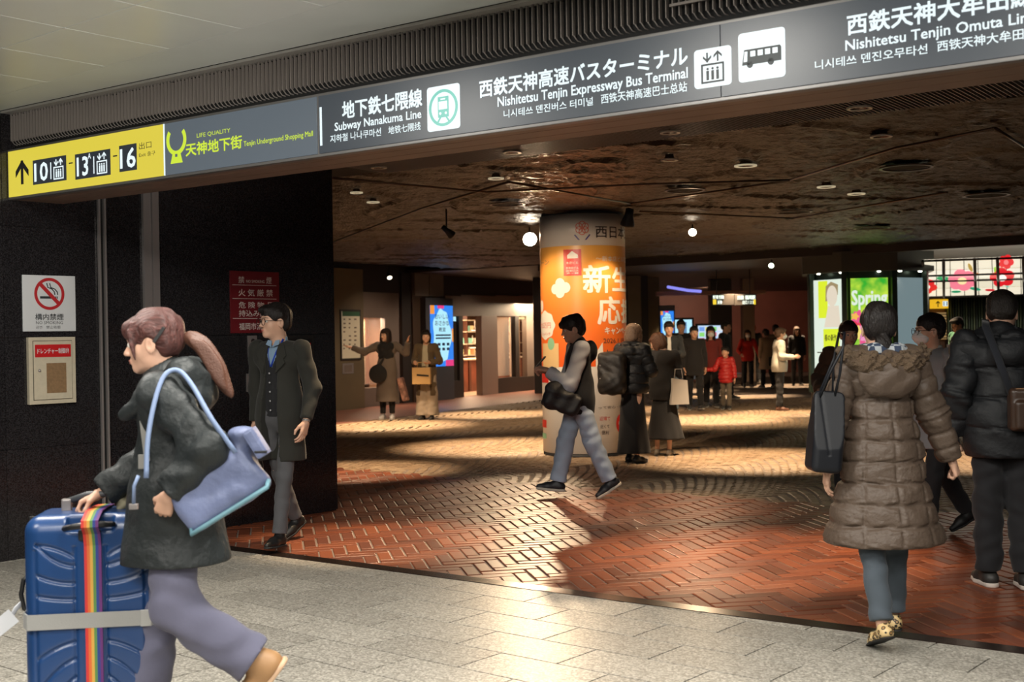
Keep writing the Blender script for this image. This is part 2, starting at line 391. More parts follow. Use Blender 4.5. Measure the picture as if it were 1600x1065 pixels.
M_steel = mat('brushed_steel', (0.36, 0.33, 0.32), 0.30, 0.55)
M_bronze = mat('bronze_strip', (0.045, 0.028, 0.022), 0.25, 0.6)
M_brown = mat('brown_anodised', (0.17, 0.105, 0.075), 0.5, 0.1, var=(4, 0.15))
M_flute = mat('cast_ribs', (0.24, 0.21, 0.19), 0.5, 0.2, bump=(300, 0.6, 0.003))
M_void = mat('deep_black', (0.004, 0.004, 0.004), 0.8)
M_castc = mat('cast_ceiling', (0.046, 0.034, 0.027), 0.40, 0.75, bump=(34, 0.9, 0.02))
M_conc = mat('ceiling_panel_grey', (0.74, 0.76, 0.73), 0.32, 0.0, var=(1.2, 0.06))

# ------------------------------------------------------------------ floors
TD1 = Vector((0.771, -0.637, 0)).normalized(); TD2 = Vector((-TD1.y, TD1.x, 0)); TO = Vector((-0.744, 5.908, 0))
def inview(p, m=1.0):
    return p.y > 0.8 and abs(p.x)*F/p.y < 800+m*F/p.y*1.0+30
fc = raw('floor', [T0-TN*9+TH*(-9), T0-TN*9+TH*11, T0+TH*11-Vector((0, 0, 0)), T0-TH*9], [(0, 1, 2, 3)], M_joint); tag(fc, kind='structure')
for v in fc.data.vertices: v.co.z = -0.006
tb = MB(); Lt, Wt, gp = 0.615, 0.3075, 0.009
tb.box((Lt/2, Wt/2, -0.01), (Lt/2-gp/2, Wt/2-gp/2, 0.01), None, 0.0012)
tm = tb.build('paving_tile', M_tile, fc, False); tm_mesh = tm.data; bpy.data.objects.remove(tm)
ang = math.atan2(TD1.y, TD1.x)
for j in range(-18, 10):
    for i in range(-12, 14):
        o = TO+TD1*((i+(0.5 if j % 2 else 0)+0.03*(j % 2))*Lt)+TD2*(j*Wt); ctr = o+TD1*Lt/2+TD2*Wt/2
        if not inview(ctr, 0.5) or ctr.y < 2.6 or (ctr-T0).dot(TN) > 0.45: continue
        if (ctr-W0).dot(WN) < -0.45: continue
        # clip tiles at the threshold
        poly = [o, o+TD1*Lt, o+TD1*Lt+TD2*Wt, o+TD2*Wt]
        if max((q-T0).dot(TN) for q in poly) > -0.002:
            g = gp/2; poly = [o+TD1*g+TD2*g, o+TD1*(Lt-g)+TD2*g, o+TD1*(Lt-g)+TD2*(Wt-g), o+TD1*g+TD2*(Wt-g)]
            out = []
            for a, b in zip(poly, poly[1:]+poly[:1]):
                da, db = (a-T0).dot(TN)+0.003, (b-T0).dot(TN)+0.003
                if da <= 0: out.append(a)
                if (da < 0) != (db < 0): out.append(a.lerp(b, da/(da-db)))
            if len(out) < 3: continue
            mb = MB(); mb.prism([(q.x, q.y) for q in out], (0, 0, -0.02), (1, 0, 0), (0, 1, 0), (0, 0, 1), 0.02); mb.build('paving_tile', M_tile, fc); continue
        t_ = bpy.data.objects.new('paving_tile', tm_mesh); COL.objects.link(t_); t_.parent = fc; t_.location = o; t_.rotation_euler = (0, 0, ang)
# threshold strip
mb = MB(); mb.box(T0+TN*0.055+TH*0.5+Vector((0, 0, -0.008)), (5.2, 0.062, 0.011), rotz(math.atan2(TH.y, TH.x)), 0.003)
th_o = mb.build('threshold', M_bronze, None, False); tag(th_o, kind='structure'); th_o.name = 'trim_1'
# hall floor bed
E0 = Vector((-2.03, 14.0, 0)); ED = Vector((0.79, -0.61, 0)).normalized(); EN = Vector((0.61, 0.79, 0)).normalized()
fh = raw('floor', [T0+TN*0.11-TH*6, T0+TN*0.11+TH*12, T0+TN*40+TH*26, T0+TN*40-TH*16], [(0, 1, 2, 3)], M_mortar); tag(fh, kind='structure')
for v in fh.data.vertices: v.co.z = -0.007
BL = Vector((-0.19, 0.982, 0)).normalized(); BW = Vector((BL.y, -BL.x, 0)); w_ = 0.0967; BO = fl(1060+610/6.658, 820+400/6.658)
def cell(x, y): return BO+BW*(x*w_)+BL*(y*w_)
bricks = []
for p in range(-140, 140):
    for q in range(-30, 30):
        x, y = p+3*q, p-3*q
        for hz_ in (0, 1):
            if hz_ == 0: o = cell(x, y); c = cell(x+1.5, y+0.5)
            else: o = cell(x+5, y); c = cell(x+5.5, y+1.5)
            dn = (c-T0).dot(TN)
            if dn < -0.1 or (c-E0).dot(EN) > 0.12 or not inview(c, 0.4) or (c-W0).dot(WN) < -0.6 and (c-W0).dot(WD) < 3.1: continue
            bricks.append((c.length, hz_, c))
bricks.sort(key=lambda b: b[0])
def brick_mesh(hx, hy, bev=0.006):
    b = bev; g = 0.006; V = [(-hx+g, -hy+g, -0.02), (hx-g, -hy+g, -0.02), (hx-g, hy-g, -0.02), (-hx+g, hy-g, -0.02), (-hx+g, -hy+g, -0.003), (hx-g, -hy+g, -0.003), (hx-g, hy-g, -0.003), (-hx+g, hy-g, -0.003), (-hx+g+b, -hy+g+b, 0), (hx-g-b, -hy+g+b, 0), (hx-g-b, hy-g-b, 0), (-hx+g+b, hy-g-b, 0)]
    Fc = [(8, 9, 10, 11)]
    for a in (0, 4): Fc += [(a+i, a+(i+1) % 4, a+4+(i+1) % 4, a+4+i) for i in range(4)]
    return V, Fc
BVm = []
for hz_ in (0, 1):
    V, Fc = brick_mesh(1.5*w_, 0.5*w_) if hz_ == 0 else brick_mesh(0.5*w_, 1.5*w_)
    me = bpy.data.meshes.new('brick'); me.from_pydata(V, [], Fc); me.materials.append(M_brick); BVm.append((me, V, Fc))
bang = math.atan2(BW.y, BW.x); mbs = MB(); R3 = rotz(bang); nb = 0
for d, hz_, c in bricks:
    dz = random.uniform(-0.0012, 0.0012); tx, ty = random.uniform(-.006, .006), random.uniform(-.006, .006)
    ext = [c+R3@Vector((v[0], v[1], 0)) for v in BVm[hz_][1][4:8]]
    cross = min((q-T0).dot(TN) for q in ext) < 0.118
    if cross:
        g = 0.118; out = []
        for a, b in zip(ext, ext[1:]+ext[:1]):
            da, db = g-(a-T0).dot(TN), g-(b-T0).dot(TN)
            if da <= 0: out.append(a)
            if (da < 0) != (db < 0): out.append(a.lerp(b, da/(da-db)))
        if len(out) >= 3: mbs.prism([(q.x, q.y) for q in out], (0, 0, -0.02), (1, 0, 0), (0, 1, 0), (0, 0, 1), 0.019)
        continue
    if nb < 300:
        o = bpy.data.objects.new('brick', BVm[hz_][0]); COL.objects.link(o); o.parent = fh; o.location = (c.x, c.y, dz); o.rotation_euler = (tx, ty, bang); nb += 1
    else:
        E3 = R3@Matrix.Rotation(tx, 3, 'X')@Matrix.Rotation(ty, 3, 'Y'); mbs.add([c+Vector((0, 0, dz))+E3@Vector(v) for v in BVm[hz_][1]], BVm[hz_][2])
o = mbs.build('bricks', M_bricks, fh, False); tag(o, kind='stuff')
# cobblestones in scalloped rows
cs = []; R_ = 1.05; cw = 0.098
for jj in range(-2, 150):
    for ii in range(-110, 130):
        u = ii*cw*1.0+(0.5*cw if jj % 2 else 0); ph = ((u/1.5+0.5) % 1.0-0.5)*1.5; v = jj*0.105+math.sqrt(R_*R_-ph*ph)-R_*0.72
        if v < 0.04: continue
        p = E0+ED*u+EN*v
        if p.y > 30 or not inview(p, 0.2): continue
        if (p-W0).dot(WN) < 0 and (p-W0).dot(WD) < 3.0: continue
        if (Vector((p.x, p.y, 0))-Vector((0.9, 15.45, 0))).length < 0.5: continue
        sl = -ph/math.sqrt(R_*R_-ph*ph); cs.append((p.length, p, math.atan(sl)))
cs.sort(key=lambda b: b[0])
cV, cF = brick_mesh(0.047, 0.05, 0.012); cV = [(x, y, z*1.6 if z > -0.01 else z) for x, y, z in cV]
cme = bpy.data.meshes.new('cobblestone'); cme.from_pydata(cV, [], cF); cme.materials.append(M_cob)
eang = math.atan2(ED.y, ED.x); cVa = np.array(cV); AV = []; AF = []; nb = 0
for d, p, a in cs:
    a2 = eang+a+random.uniform(-.05, .05)
    if nb < 300:
        o = bpy.data.objects.new('cobblestone', cme); COL.objects.link(o); o.parent = fh; o.location = (p.x, p.y, random.uniform(-.003, .002)); o.rotation_euler = (random.uniform(-.03, .03), random.uniform(-.03, .03), a2)
    else:
        c_, s_ = math.cos(a2), math.sin(a2); tx, ty = random.uniform(-.04, .04), random.uniform(-.04, .04); X, Y = cVa[:, 0], cVa[:, 1]
        AV.append(np.stack([p.x+c_*X-s_*Y, p.y+s_*X+c_*Y, cVa[:, 2]+tx*X+ty*Y+random.uniform(-.003, .002)], 1)); AF.append(np.array([f for f in cF])+12*(nb-300))
    nb += 1
o = np_mesh('cobblestones', np.concatenate(AV), np.concatenate(AF), M_cobs, fh, False); tag(o, kind='stuff')
# reddish paving along the shops and at the far end
m_far = mat('far_paving', (0.22, 0.075, 0.045), 0.4); nt = m_far.node_tree; bt = nt.nodes.new('ShaderNodeTexBrick'); bt.inputs['Scale'].default_value = 5
for i, c in enumerate([(0.24, 0.075, 0.045, 1), (0.17, 0.055, 0.035, 1), (0.3, 0.2, 0.15, 1)]): bt.inputs[i+1].default_value = c
tc = nt.nodes.new('ShaderNodeTexCoord'); nt.links.new(tc.outputs['Object'], bt.inputs['Vector']); nt.links.new(bt.outputs['Color'], nt.nodes['Principled BSDF'].inputs['Base Color'])
SO = Vector((-3.33, 26.45, 0)); SD = Vector((0.47, 0.883, 0)).normalized(); SN = Vector((SD.y, -SD.x, 0))
o = raw('floor', [SO-SD*6+SN*-0.3, SO-SD*6+SN*2.6, SO+SD*16+SN*2.6, SO+SD*16-SN*0.3], [(0, 1, 2, 3)], m_far)
for v in o.data.vertices: v.co.z = 0.004
tag(o, kind='structure')

# ------------------------------------------------------------------ black granite wall, panel by panel
BK = W0-WN*0.02
wl = MB().box(W0+WD*1.535-WN*0.17+Vector((0, 0, 1.545)), (1.475, 0.15, 1.545), rotz(math.atan2(WD.y, WD.x))).box(W0+WD*(-2.9)-WN*0.17+Vector((0, 0, 1.415)), (2.95, 0.15, 1.415), rotz(math.atan2(WD.y, WD.x))).build('wall_left', M_void, None, False); tag(wl, kind='structure')
PW = Plane(W0, WD)
edges_s = [-4.2, -3.1, -2.0, -0.95, 0.06, 0.80, 1.21, 2.02, 3.01]; zz = [0, 0.76, 1.53, 2.30, 3.07]
for a, b in zip(edges_s[:-1], edges_s[1:]):
    for c, d in zip(zz[:-1], zz[1:]):
        mb = MB(); PW.rect(mb, a+0.0015, c+0.0015, b-0.0015, (d if a > 0 or d < 3 else 2.83)-0.0015, -0.022, 0.0, 0.001); mb.build('granite_panel', M_black, wl, False)
mb = MB(); mb.box(W0+WD*3.015-WN*0.16+Vector((0, 0, 1.54)), (0.012, 0.16, 1.53), rotz(math.atan2(WD.y, WD.x)), 0.003); mb.build('corner_edge', M_black, wl, False)
def rail(label, s0, s1, gap, y):
    t = thing('shutter_rail', label, 'metal rail', W0+WD*(s0+s1)/2)
    for a, b in ((s0, s0+(s1-s0-gap)/2), (s1-(s1-s0-gap)/2, s1)):
        mb = MB(); PW.rect(mb, a, 0.002, b, 3.0, 0.001, 0.03, 0.003); o = mb.build('metal_strip', M_steel, t, False); o.matrix_parent_inverse = Matrix.Translation(-t.location)
    mb = MB(); PW.rect(mb, s0, 0.002, s1, 3.0, 0.0005, 0.006); o = mb.build('groove', M_void if gap > 0.02 else M_steel, t, False); o.matrix_parent_inverse = Matrix.Translation(-t.location)
rail('narrow pair of steel strips with a black slot on the granite wall', 0.770, 0.832, 0.030, 0)
rail('broad brushed steel shutter rail beside the ponytailed woman', 1.142, 1.275, 0.018, 0)

# ------------------------------------------------------------------ bulkhead with ribs and soffit
SP0 = Vector((-3.4496, 8.4611, 0)); PS = Plane(SP0, TH); thr = math.atan2(TH.y, TH.x)
bk = MB(); PS.rect(bk, -1.2, 2.50, 8.6, 3.40, -0.40, -0.06); bko = bk.build('wall_front', M_void, None, False); tag(bko, kind='structure'); bko.name = 'wall_front'
for i, (a, b) in enumerate(((-0.02, -0.12), (-0.125, -0.265), (-0.27, -0.40))):
    mb = MB(); PS.rect(mb, -0.25, 2.478+0.0*i, 8.6, 2.50, a, b, 0.002); mb.build('soffit_board', M_brown, bko, False)
mb = MB(); nr = int(9.4/0.033)
for i in range(nr):
    s = -0.82+i*0.033; z1 = 3.062+random.uniform(-.004, .004)
    mb.box(PS.P(s, (2.885+z1)/2, -0.035), (0.0026, 0.012, (z1-2.885)/2), PS.R(), 0.001)
    a = PS.P(s, 2.89, -0.028); b = PS.P(s+0.012, 2.862, -0.045); c = PS.P(s+0.03, 2.852, -0.075); mb.tube([a, b, c], 0.0035, n=4)
    if i % 2 == 0: mb.ring(PS.P(s+0.0165, z1-0.002, -0.035), TH, Vector((0, 0, 1)), PS.n, 0.0135, 0.0205, 0.012, n=6, a0=0, a1=pi)
o = mb.build('ribs', M_flute, bko, False); tag(o, kind='stuff')
mb = MB(); PS.rect(mb, -1.2, 3.07, 8.6, 3.086, -0.06, 0.035, 0.003); mb.build('ceiling_edge_trim', mat('trim_pale', (0.42, 0.40, 0.37), 0.4, 0.3), bko, False)
mb = MB(); PS.rect(mb, 5.15, 2.925, 8.6, 2.937, -0.012, 0.0, 0.002); mb.build('cross_bar', M_flute, bko, False)

# ------------------------------------------------------------------ concourse ceiling, panel by panel
cc = raw('ceiling', [SP0-TN*9+TH*(-6), SP0-TN*9+TH*11, SP0+TH*11, SP0-TH*6], [(0, 3, 2, 1)], M_joint); tag(cc, kind='structure')
for v in cc.data.vertices: v.co.z = 3.10
CO = Vector((-2.25, 6.26, 0)); cpm = None
pl_ = 0.63
mbp = MB(); mbp.box((pl_/2, pl_/2, 0.006), (pl_/2-0.003, pl_/2-0.003, 0.006), None, 0.0015); t_ = mbp.build('ceiling_panel', M_conc, None, False); cpm = t_.data; bpy.data.objects.remove(t_)
for i in range(-9, 12):
    for j in range(-12, 8):
        o = CO+TD1*(i*pl_)+TD2*(j*pl_); q4 = [o, o+TD1*pl_, o+TD1*pl_+TD2*pl_, o+TD2*pl_]; dd = [(q-SP0).dot(TN) for q in q4]
        if min(dd) > -0.04 or max(dd) < -7 or (o-W0).dot(WN) < -0.7: continue
        if o.y < 1.0: continue
        if max(dd) > -0.04:
            out = []
            for a, b in zip(q4, q4[1:]+q4[:1]):
                da, db = (a-SP0).dot(TN)+0.04, (b-SP0).dot(TN)+0.04
                if da <= 0: out.append(a)
                if (da < 0) != (db < 0): out.append(a.lerp(b, da/(da-db)))
            if len(out) < 3: continue
            MB().prism([(q.x, q.y) for q in out], (0, 0, 3.088), (1, 0, 0), (0, 1, 0), (0, 0, 1), 0.012).build('ceiling_panel', M_conc, cc); continue
        p_ = bpy.data.objects.new('ceiling_panel', cpm); COL.objects.link(p_); p_.parent = cc; p_.location = (o.x, o.y, 3.088); p_.rotation_euler = (0, 0, math.atan2(TD1.y, TD1.x))

# ------------------------------------------------------------------ hall ceiling
ch = MB(); a = SP0+TN*0.3
ch.box(T0+TN*16+TH*4+Vector((0, 0, 3.2)), (18, 18, 0.08), rotz(thr)); cho = ch.build('ceiling', M_void, None, False); tag(cho, kind='structure')
mb = MB()
mb.box(T0+TN*0.9+TH*1.2+Vector((0, 0, 2.998)), (7.6, 1.56, 0.010), rotz(thr)); mb.build('rib_backing', M_void, cho, False)
mb = MB()
for i in range(330):
    s = -2.6+i*0.033; q = T0+TH*s+TN*0.9
    if (q-W0).dot(WN) < -0.9: continue
    mb.box(q+Vector((0, 0, 2.978)), (0.0040, 1.55, 0.012), rotz(thr), 0)
o = mb.build('ceiling_ribs', M_flute, cho, False); tag(o, kind='stuff')
# cast relief: bumps, worms and panel ridges as real height
gs = 0.045; na = int(25/gs); nb_ = int(13.1/gs)
A_ = -12.0+np.arange(na)*gs; B_ = 2.45+np.arange(nb_)*gs
AA, BB = np.meshgrid(A_, B_, indexing='ij')
def vnoise(x, y, sc, seed):
    r = np.random.default_rng(seed); g = r.random((256, 256)); x = x*sc; y = y*sc; i = np.floor(x).astype(int); j = np.floor(y).astype(int); fx, fy = x-i, y-j; fx = fx*fx*(3-2*fx); fy = fy*fy*(3-2*fy)
    q = lambda a, b: g[(i+a) % 256, (j+b) % 256]
    return (q(0, 0)*(1-fx)+q(1, 0)*fx)*(1-fy)+(q(0, 1)*(1-fx)+q(1, 1)*fx)*fy
hgt = 0.010*vnoise(AA, BB, 4.5, 1)+0.018*vnoise(AA, BB, 15, 2)+0.014*rng.random(AA.shape)
wv = np.abs(np.sin(2.2*AA+1.6*np.sin(1.3*BB)+2*vnoise(AA, BB, 1.2, 5))); hgt += 0.03*np.exp(-(wv/0.10)**2)
X = T0.x+TH.x*AA+TN.x*BB; Y = T0.y+TH.y*AA+TN.y*BB; Zc = 3.02-hgt
idx = np.arange(na*nb_).reshape(na, nb_); Qc = np.stack([idx[:-1, :-1], idx[:-1, 1:], idx[1:, 1:], idx[1:, :-1]], -1).reshape(-1, 4)
np_mesh('cast_relief', np.stack([X, Y, Zc], -1).reshape(-1, 3), Qc, M_castc, cho, True)
M_ridge = mat('ridge_metal', (0.13, 0.085, 0.06), 0.35, 0.8)
def ceil(px, py, z=HC): return fl(px, py, 0) if False else (lambda r, t: Vector((r.x*t, r.y*t, z)))(ray(px, py), (z-EYE)/ray(px, py).z)
for pts in [((520, 378), (660, 325), (795, 284)), ((795, 284), (985, 318)), ((1235, 281), (1400, 231), (1555, 200)), ((1555, 200), (1600, 229)), ((1240, 341), (1480, 300)), ((520, 278), (760, 300), (1000, 288), (1240, 281)), ((985, 318), (1240, 281)), ((1000, 330), (1240, 341))]:
    P = [ceil(*q, z=2.952) for q in pts]; MB().tube(P, 0.011, n=6).build('panel_ridge', M_ridge, cho, False)
# end beam and the ceiling beyond it
E_b = T0+TN*15.6
MB().box(E_b+TH*4+Vector((0, 0, 2.95)), (14, 0.12, 0.10), rotz(thr)).build('trim_2', mat('beam_dark', (0.02, 0.016, 0.014), 0.5), None, False)['kind'] = 'structure'
MB().box(E_b+TN*13+TH*5+Vector((0, 0, 3.01)), (24, 13, 0.03), rotz(thr)).build('ceiling', mat('far_ceiling', (0.04, 0.028, 0.02), 0.5, 0.2, var=(2, 0.3)), None, False)['kind'] = 'structure'

def ring_light(px, py, r, kind, label, group=None):
    """recessed downlight (kind 'lamp') or plain ring in the cast ceiling"""
    c = ceil(px, py, 2.958); t = thing('downlight' if kind != 'ring' else 'ceiling_ring', label, 'ceiling light' if kind != 'ring' else 'ceiling ring', c, 0, group)
    X_, Y_, Z_ = Vector((1, 0, 0)), Vector((0, 1, 0)), Vector((0, 0, 1))
    MB().ring((0, 0, -0.006), X_, Y_, Z_, r*0.72 if kind != 'ring' else r*0.88, r, 0.012, n=32).build('rim', mat('rim_cream', (0.55, 0.50, 0.42), 0.4, 0.3) if kind == 'lamp' else (mat('rim_lit', (0.5, 0.45, 0.35), 0.4, ecol=(1, 0.85, 0.55), emit=0.35) if kind == 'lit' else M_ridge), t, False)
    if kind != 'ring':
        MB().lathe([(r*0.72, 0), (r*0.5, 0.03), (r*0.46, 0.05)], n=24).build('reflector', mat('reflector_brown', (0.25, 0.17, 0.11), 0.25, 0.8), t, False)
        MB().lathe([(0.0001, 0.030), (r*0.36, 0.032), (r*0.40, 0.045)], n=20).build('bulb', emis('bulb_warm', (1.0, 0.72, 0.42), 2.2 if kind == 'lamp' else 0.9), t, False)
    else:
        MB().lathe([(0.0001, 0.01), (r*0.9, 0.01)], n=28).build('disc', M_void, t, False)
    return c
DL = [(1343, 169, .085, 'lamp', 'largest recessed downlight in the ribbed strip, near the top right'), (1047, 207, .075, 'lamp', 'recessed downlight in the ribbed strip behind the bus terminal lettering'), (800, 238, .075, 'lamp', 'recessed downlight in the ribbed strip left of the ceiling centre'), (592, 262, .07, 'lamp', 'leftmost recessed downlight in the ribbed strip'),
      (1377, 213, .085, 'lamp', 'pale rimmed downlight in the cast ceiling below the largest one'), (1046, 250, .075, 'lamp', 'downlight in the cast ceiling straight below the ribbed strip lamp'), (775, 279, .075, 'lit', 'downlight in the cast ceiling at the tip of the panel ridges'), (557, 301, .065, 'lit', 'upper of the two downlights at the far left of the cast ceiling'), (583, 316, .07, 'lit', 'lower of the two downlights at the far left of the cast ceiling'),
      (1165, 259, .10, 'lit', 'orange rimmed downlight beside the curled relief'), (1291, 292, .095, 'lit', 'left one of two pale rings in the cast ceiling'), (1338, 303, .095, 'lit', 'right one of two pale rings in the cast ceiling')]
for a in DL: ring_light(*a)
for i, a in enumerate([(793, 319, .20, 'flat ring in the cast ceiling above the bright spotlight'), (1416, 262, .24, 'widest dark ring in the cast ceiling at the right'), (1070, 297, .21, 'dark ring in the cast ceiling above the white spotlight head'), (1241, 331, .22, 'dark ring in the cast ceiling left of the lower ridge'), (1541, 305, .25, 'dark ring at the far right of the cast ceiling'), (1362, 356, .26, 'dark ring in the cast ceiling above the poster kiosk')]): ring_light(a[0], a[1], a[2], 'ring', a[3])

# ------------------------------------------------------------------ overhead direction sign (letters stand on the lit panels)
E_white = emis('lit_white', (0.80, 0.92, 0.95), 1.05); E_yel = emis('lit_yellow', (0.72, 0.60, 0.055), 1.0); E_lime = emis('lit_lime', (0.62, 0.80, 0.04), 1.0)
M_sgrey = mat('sign_grey', (0.018, 0.021, 0.024), 0.35, emit=1.0, ecol=(0.032, 0.040, 0.050)); M_sgrey2 = mat('sign_grey_light', (0.04, 0.045, 0.05), 0.35, emit=1.0, ecol=(0.075, 0.095, 0.115))
M_dark = mat('sign_black', (0.015, 0.018, 0.022), 0.4, emit=1.0, ecol=(0.018, 0.022, 0.028)); E_teal = emis('lit_teal', (0.10, 0.52, 0.42), 1.0)
M_frame = mat('sign_frame', (0.16, 0.155, 0.15), 0.4, 0.5)
sg = thing('overhead_sign', 'long lit direction sign with yellow exit panel across the top of the opening', 'sign', SP0+Vector((0, 0, 2.477)))
inv = Matrix.Translation(-sg.location)
def spart(name, mb, m, par=None, off=None):
    o = mb.build(name, m, par or sg, False); o.matrix_parent_inverse = inv if par is None else Matrix.Identity(4); return o
mb = MB(); PS.rect(mb, 0.0, 2.477, 8.6, 2.822, -0.055, 0.0, 0.004); spart('sign_case', mb, M_frame)
Uv = PS.uv
def panel(x0, x1, name, m, d=0.006, z0=2.494, z1=2.806):
    mb = MB(); PS.rect(mb, x0, z0, x1, z1, 0.0, d, 0.001); return spart(name, mb, m)
xa = Uv(257, 235)[0]; xb = Uv(497, 200)[0]; xc = Uv(1127, 110)[0]
yp = panel(0.016, xa, 'yellow_panel', E_yel); gp_ = panel(xa+0.012, xb-0.004, 'mall_panel', M_sgrey2); p1 = panel(xb+0.012, xc-0.002, 'grey_panel', M_sgrey); p2 = panel(xc+0.003, 8.57, 'grey_panel', M_sgrey)
yp['label'] = 'yellow exit number panel'; gp_['label'] = 'grey panel with lime mall lettering'
mb = MB(); a = Uv(501, 170)[0]; PS.rect(mb, a, Uv(501, 228)[1], a+0.014, Uv(501, 168)[1], 0.006, 0.009); PS.rect(mb, xa+0.001, 2.494, xa+0.009, 2.806, 0.0, 0.008); spart('divider_bar', mb, E_white)
def pbox(pl, px0, py0, px1, py1, d0, d1, mb=None, bev=0.0):
    a = pl.uv(px0, py1); b = pl.uv(px1, py0); mb = mb or MB(); pl.rect(mb, a[0], a[1], b[0], b[1], d0, d1, bev); return mb
T_ = lambda body, a, b, m, par=None, name='lettering', pl=PS, d=0.009, off=0.012: (text_px(MB(), pl, body, a, b, d=d, off=off).build(name, m, par, False))
def stext(body, a, b, m, off=0.014, d=0.009):
    o = T_(body, a, b, m, sg, d=d, off=off); o.matrix_parent_inverse = inv; return o
# arrow
def arrow(pl, cx_, z0, z1, w, th, d, up=True, mb=None):
    mb = mb or MB(); s = 1 if up else -1; tip = z1 if up else z0; base = z0 if up else z1
    pl.rect(mb, cx_-th/2, min(base, tip), cx_+th/2, max(base, tip)-0.004, d, d+0.002)
    for q in (-1, 1):
        pts = [(cx_, tip), (cx_, tip-s*th*1.5), (cx_+q*w/2, tip-s*(w*0.62+th*0.75)), (cx_+q*w/2, tip-s*(w*0.62-th*0.75))]
        pl.poly(mb, pts if q < 0 else pts[::-1], d, 0.002)
    return mb
a = Uv(36, 270); spart('arrow', arrow(PS, a[0], Uv(36, 288)[1], Uv(36, 250)[1], 0.15, 0.028, 0.006), mat('arrow_dark', (0.03, 0.03, 0.03), 0.5))
def people_pict(pl, mb, x0, z0, x1, z1, d):
    """three little standing figures"""
    for i in range(3):
        c = x0+(x1-x0)*(0.2+0.3*i); h = z1-z0; pl.rect(mb, c-h*0.11, z0, c+h*0.11, z0+h*0.72, d, d+0.0015)
        mb.ring(pl.P(c, z0+h*0.86, d), pl.u, Vector((0, 0, 1)), pl.n, 0.0005, h*0.10, 0.0015, n=12)
    return mb
def lift(pl, par, x0, z0, x1, z1, d, m, arr=True):
    """lift pictogram: outlined car, three figures, arrows above"""
    mb = MB(); w = x1-x0; zb = z0+(z1-z0)*0.62; t = w*0.075
    for r in ((x0, z0, x1, z0+t), (x0, zb-t, x1, zb), (x0, z0, x0+t, zb), (x1-t, z0, x1, zb)): pl.rect(mb, *r, d, d+0.0015)
    people_pict(pl, mb, x0+w*0.14, z0+t*1.6, x1-w*0.14, zb-t*1.8, d)
    arrow(pl, x0+w*0.27, zb+t*0.7, z1, w*0.36, t*0.9, d, False, mb); arrow(pl, x0+w*0.73, zb+t*0.7, z1, w*0.36, t*0.9, d, True, mb)
    o = mb.build('lift_pictogram', m, par, False); o.matrix_parent_inverse = inv; return o
for (x0, y0, x1, y1, num, n0, n1, li, sup) in ((53, 249, 105, 283, '10', (56, 281), (76, 249.5), (85.5, 101), None), (119, 240, 174, 274, '13', (122.5, 271), (139, 240), (153, 169), 'A'), (188, 229, 215, 264, '16', (190, 261), (213, 227), None, None)):
    a, b = Uv(x0, (y0+y1)/2+3), Uv(x1, (y0+y1)/2-3); zc = a[1]*0.5+b[1]*0.5; hh = 0.082
    mb = MB(); PS.rect(mb, a[0], zc-hh, b[0], zc+hh, 0.006, 0.008, 0.0); o = mb.build('number_plate', M_dark, yp, False)
    c, e = Uv(*n0)[0], Uv(*n1)[0]; text_on(MB(), PS, num, c, zc-0.062, e, zc+0.058, d=0.0095, off=0.02).build('lettering', E_white, yp, False)
    if li:
        l, r = Uv(li[0], (y0+y1)/2)[0], Uv(li[1], (y0+y1)/2)[0]; lo = lift(PS, sg, l, zc-0.068, r, zc+0.068, 0.0085, E_white)
        k = l-0.035; PS.rect(mb := MB(), k, zc-0.06, k+0.009, zc+0.05, 0.0085, 0.0095); mb.build('divider_bar', E_white, yp, False)
    if sup: text_on(MB(), PS, sup, e+0.002, zc+0.040, e+0.032, zc+0.075, d=0.0095).build('lettering', E_white, yp, False)
for cxp in (112, 181.5):
    a = Uv(cxp, 255)[0]; zc = 2.66; mb = MB(); PS.rect(mb, a-0.02, zc-0.004, a+0.02, zc+0.004, 0.006, 0.008); mb.build('dash', MATS['arrow_dark'], yp, False)
T_('出口', (219, 234), (238, 220), MATS['arrow_dark'], yp, d=0.0075, off=0.0); T_('Exit 출구', (219, 246), (244, 235), MATS['arrow_dark'], yp, d=0.0075, off=0.0)
# mall panel: bull-horn mark and lettering
mb = MB(); c = Uv(277, 229)
mb.ring(PS.P(c[0], c[1]+0.040, 0.006), TH, Vector((0, 0, 1)), PS.n, 0.066, 0.092, 0.002, n=30, a0=-pi*1.22, a1=pi*0.22)
PS.poly(mb, [(c[0]-0.055, c[1]-0.100), (c[0]+0.055, c[1]-0.100), (c[0]+0.032, c[1]-0.030), (c[0]-0.032, c[1]-0.030)], 0.006, 0.002); spart('horn_mark', mb, E_lime)
mb = MB(); PS.rect(mb, c[0]-0.010, c[1]-0.062, c[0]+0.010, c[1]-0.045, 0.008, 0.0095); spart('mark_notch', mb, M_sgrey2)
def s3(body, x0, yb, yt, x1, m=None, off=0.014):
    """lettering from the left character's foot and top to the right edge"""
    a, b = Uv(x0, yb), Uv(x0, yt); o = text_on(MB(), PS, body, a[0], a[1], Uv(x1, (yb+yt)/2-(x1-x0)*0.15)[0], b[1], d=0.009, off=off).build('lettering', m or E_white, sg, False); o.matrix_parent_inverse = inv
s3('LIFE QUALITY', 309.4, 216.6, 209.0, 361.7, E_lime, 0.0); s3('天神地下街', 292.5, 244.5, 225, 379.6, E_lime, 0.022); s3('Tenjin Underground Shopping Mall', 382.8, 231.5, 221, 490.7, E_lime, 0.006)
s3('地下鉄七隈線', 537, 186.5, 159.5, 661, off=0.022); s3('Subway Nanakuma Line', 525, 209, 192.5, 660, off=0.016)
s3('지하철 나나쿠마선', 518, 223.7, 211.7, 597, off=0.010); s3('地铁七隈线', 608.7, 210.5, 198, 659, off=0.008)
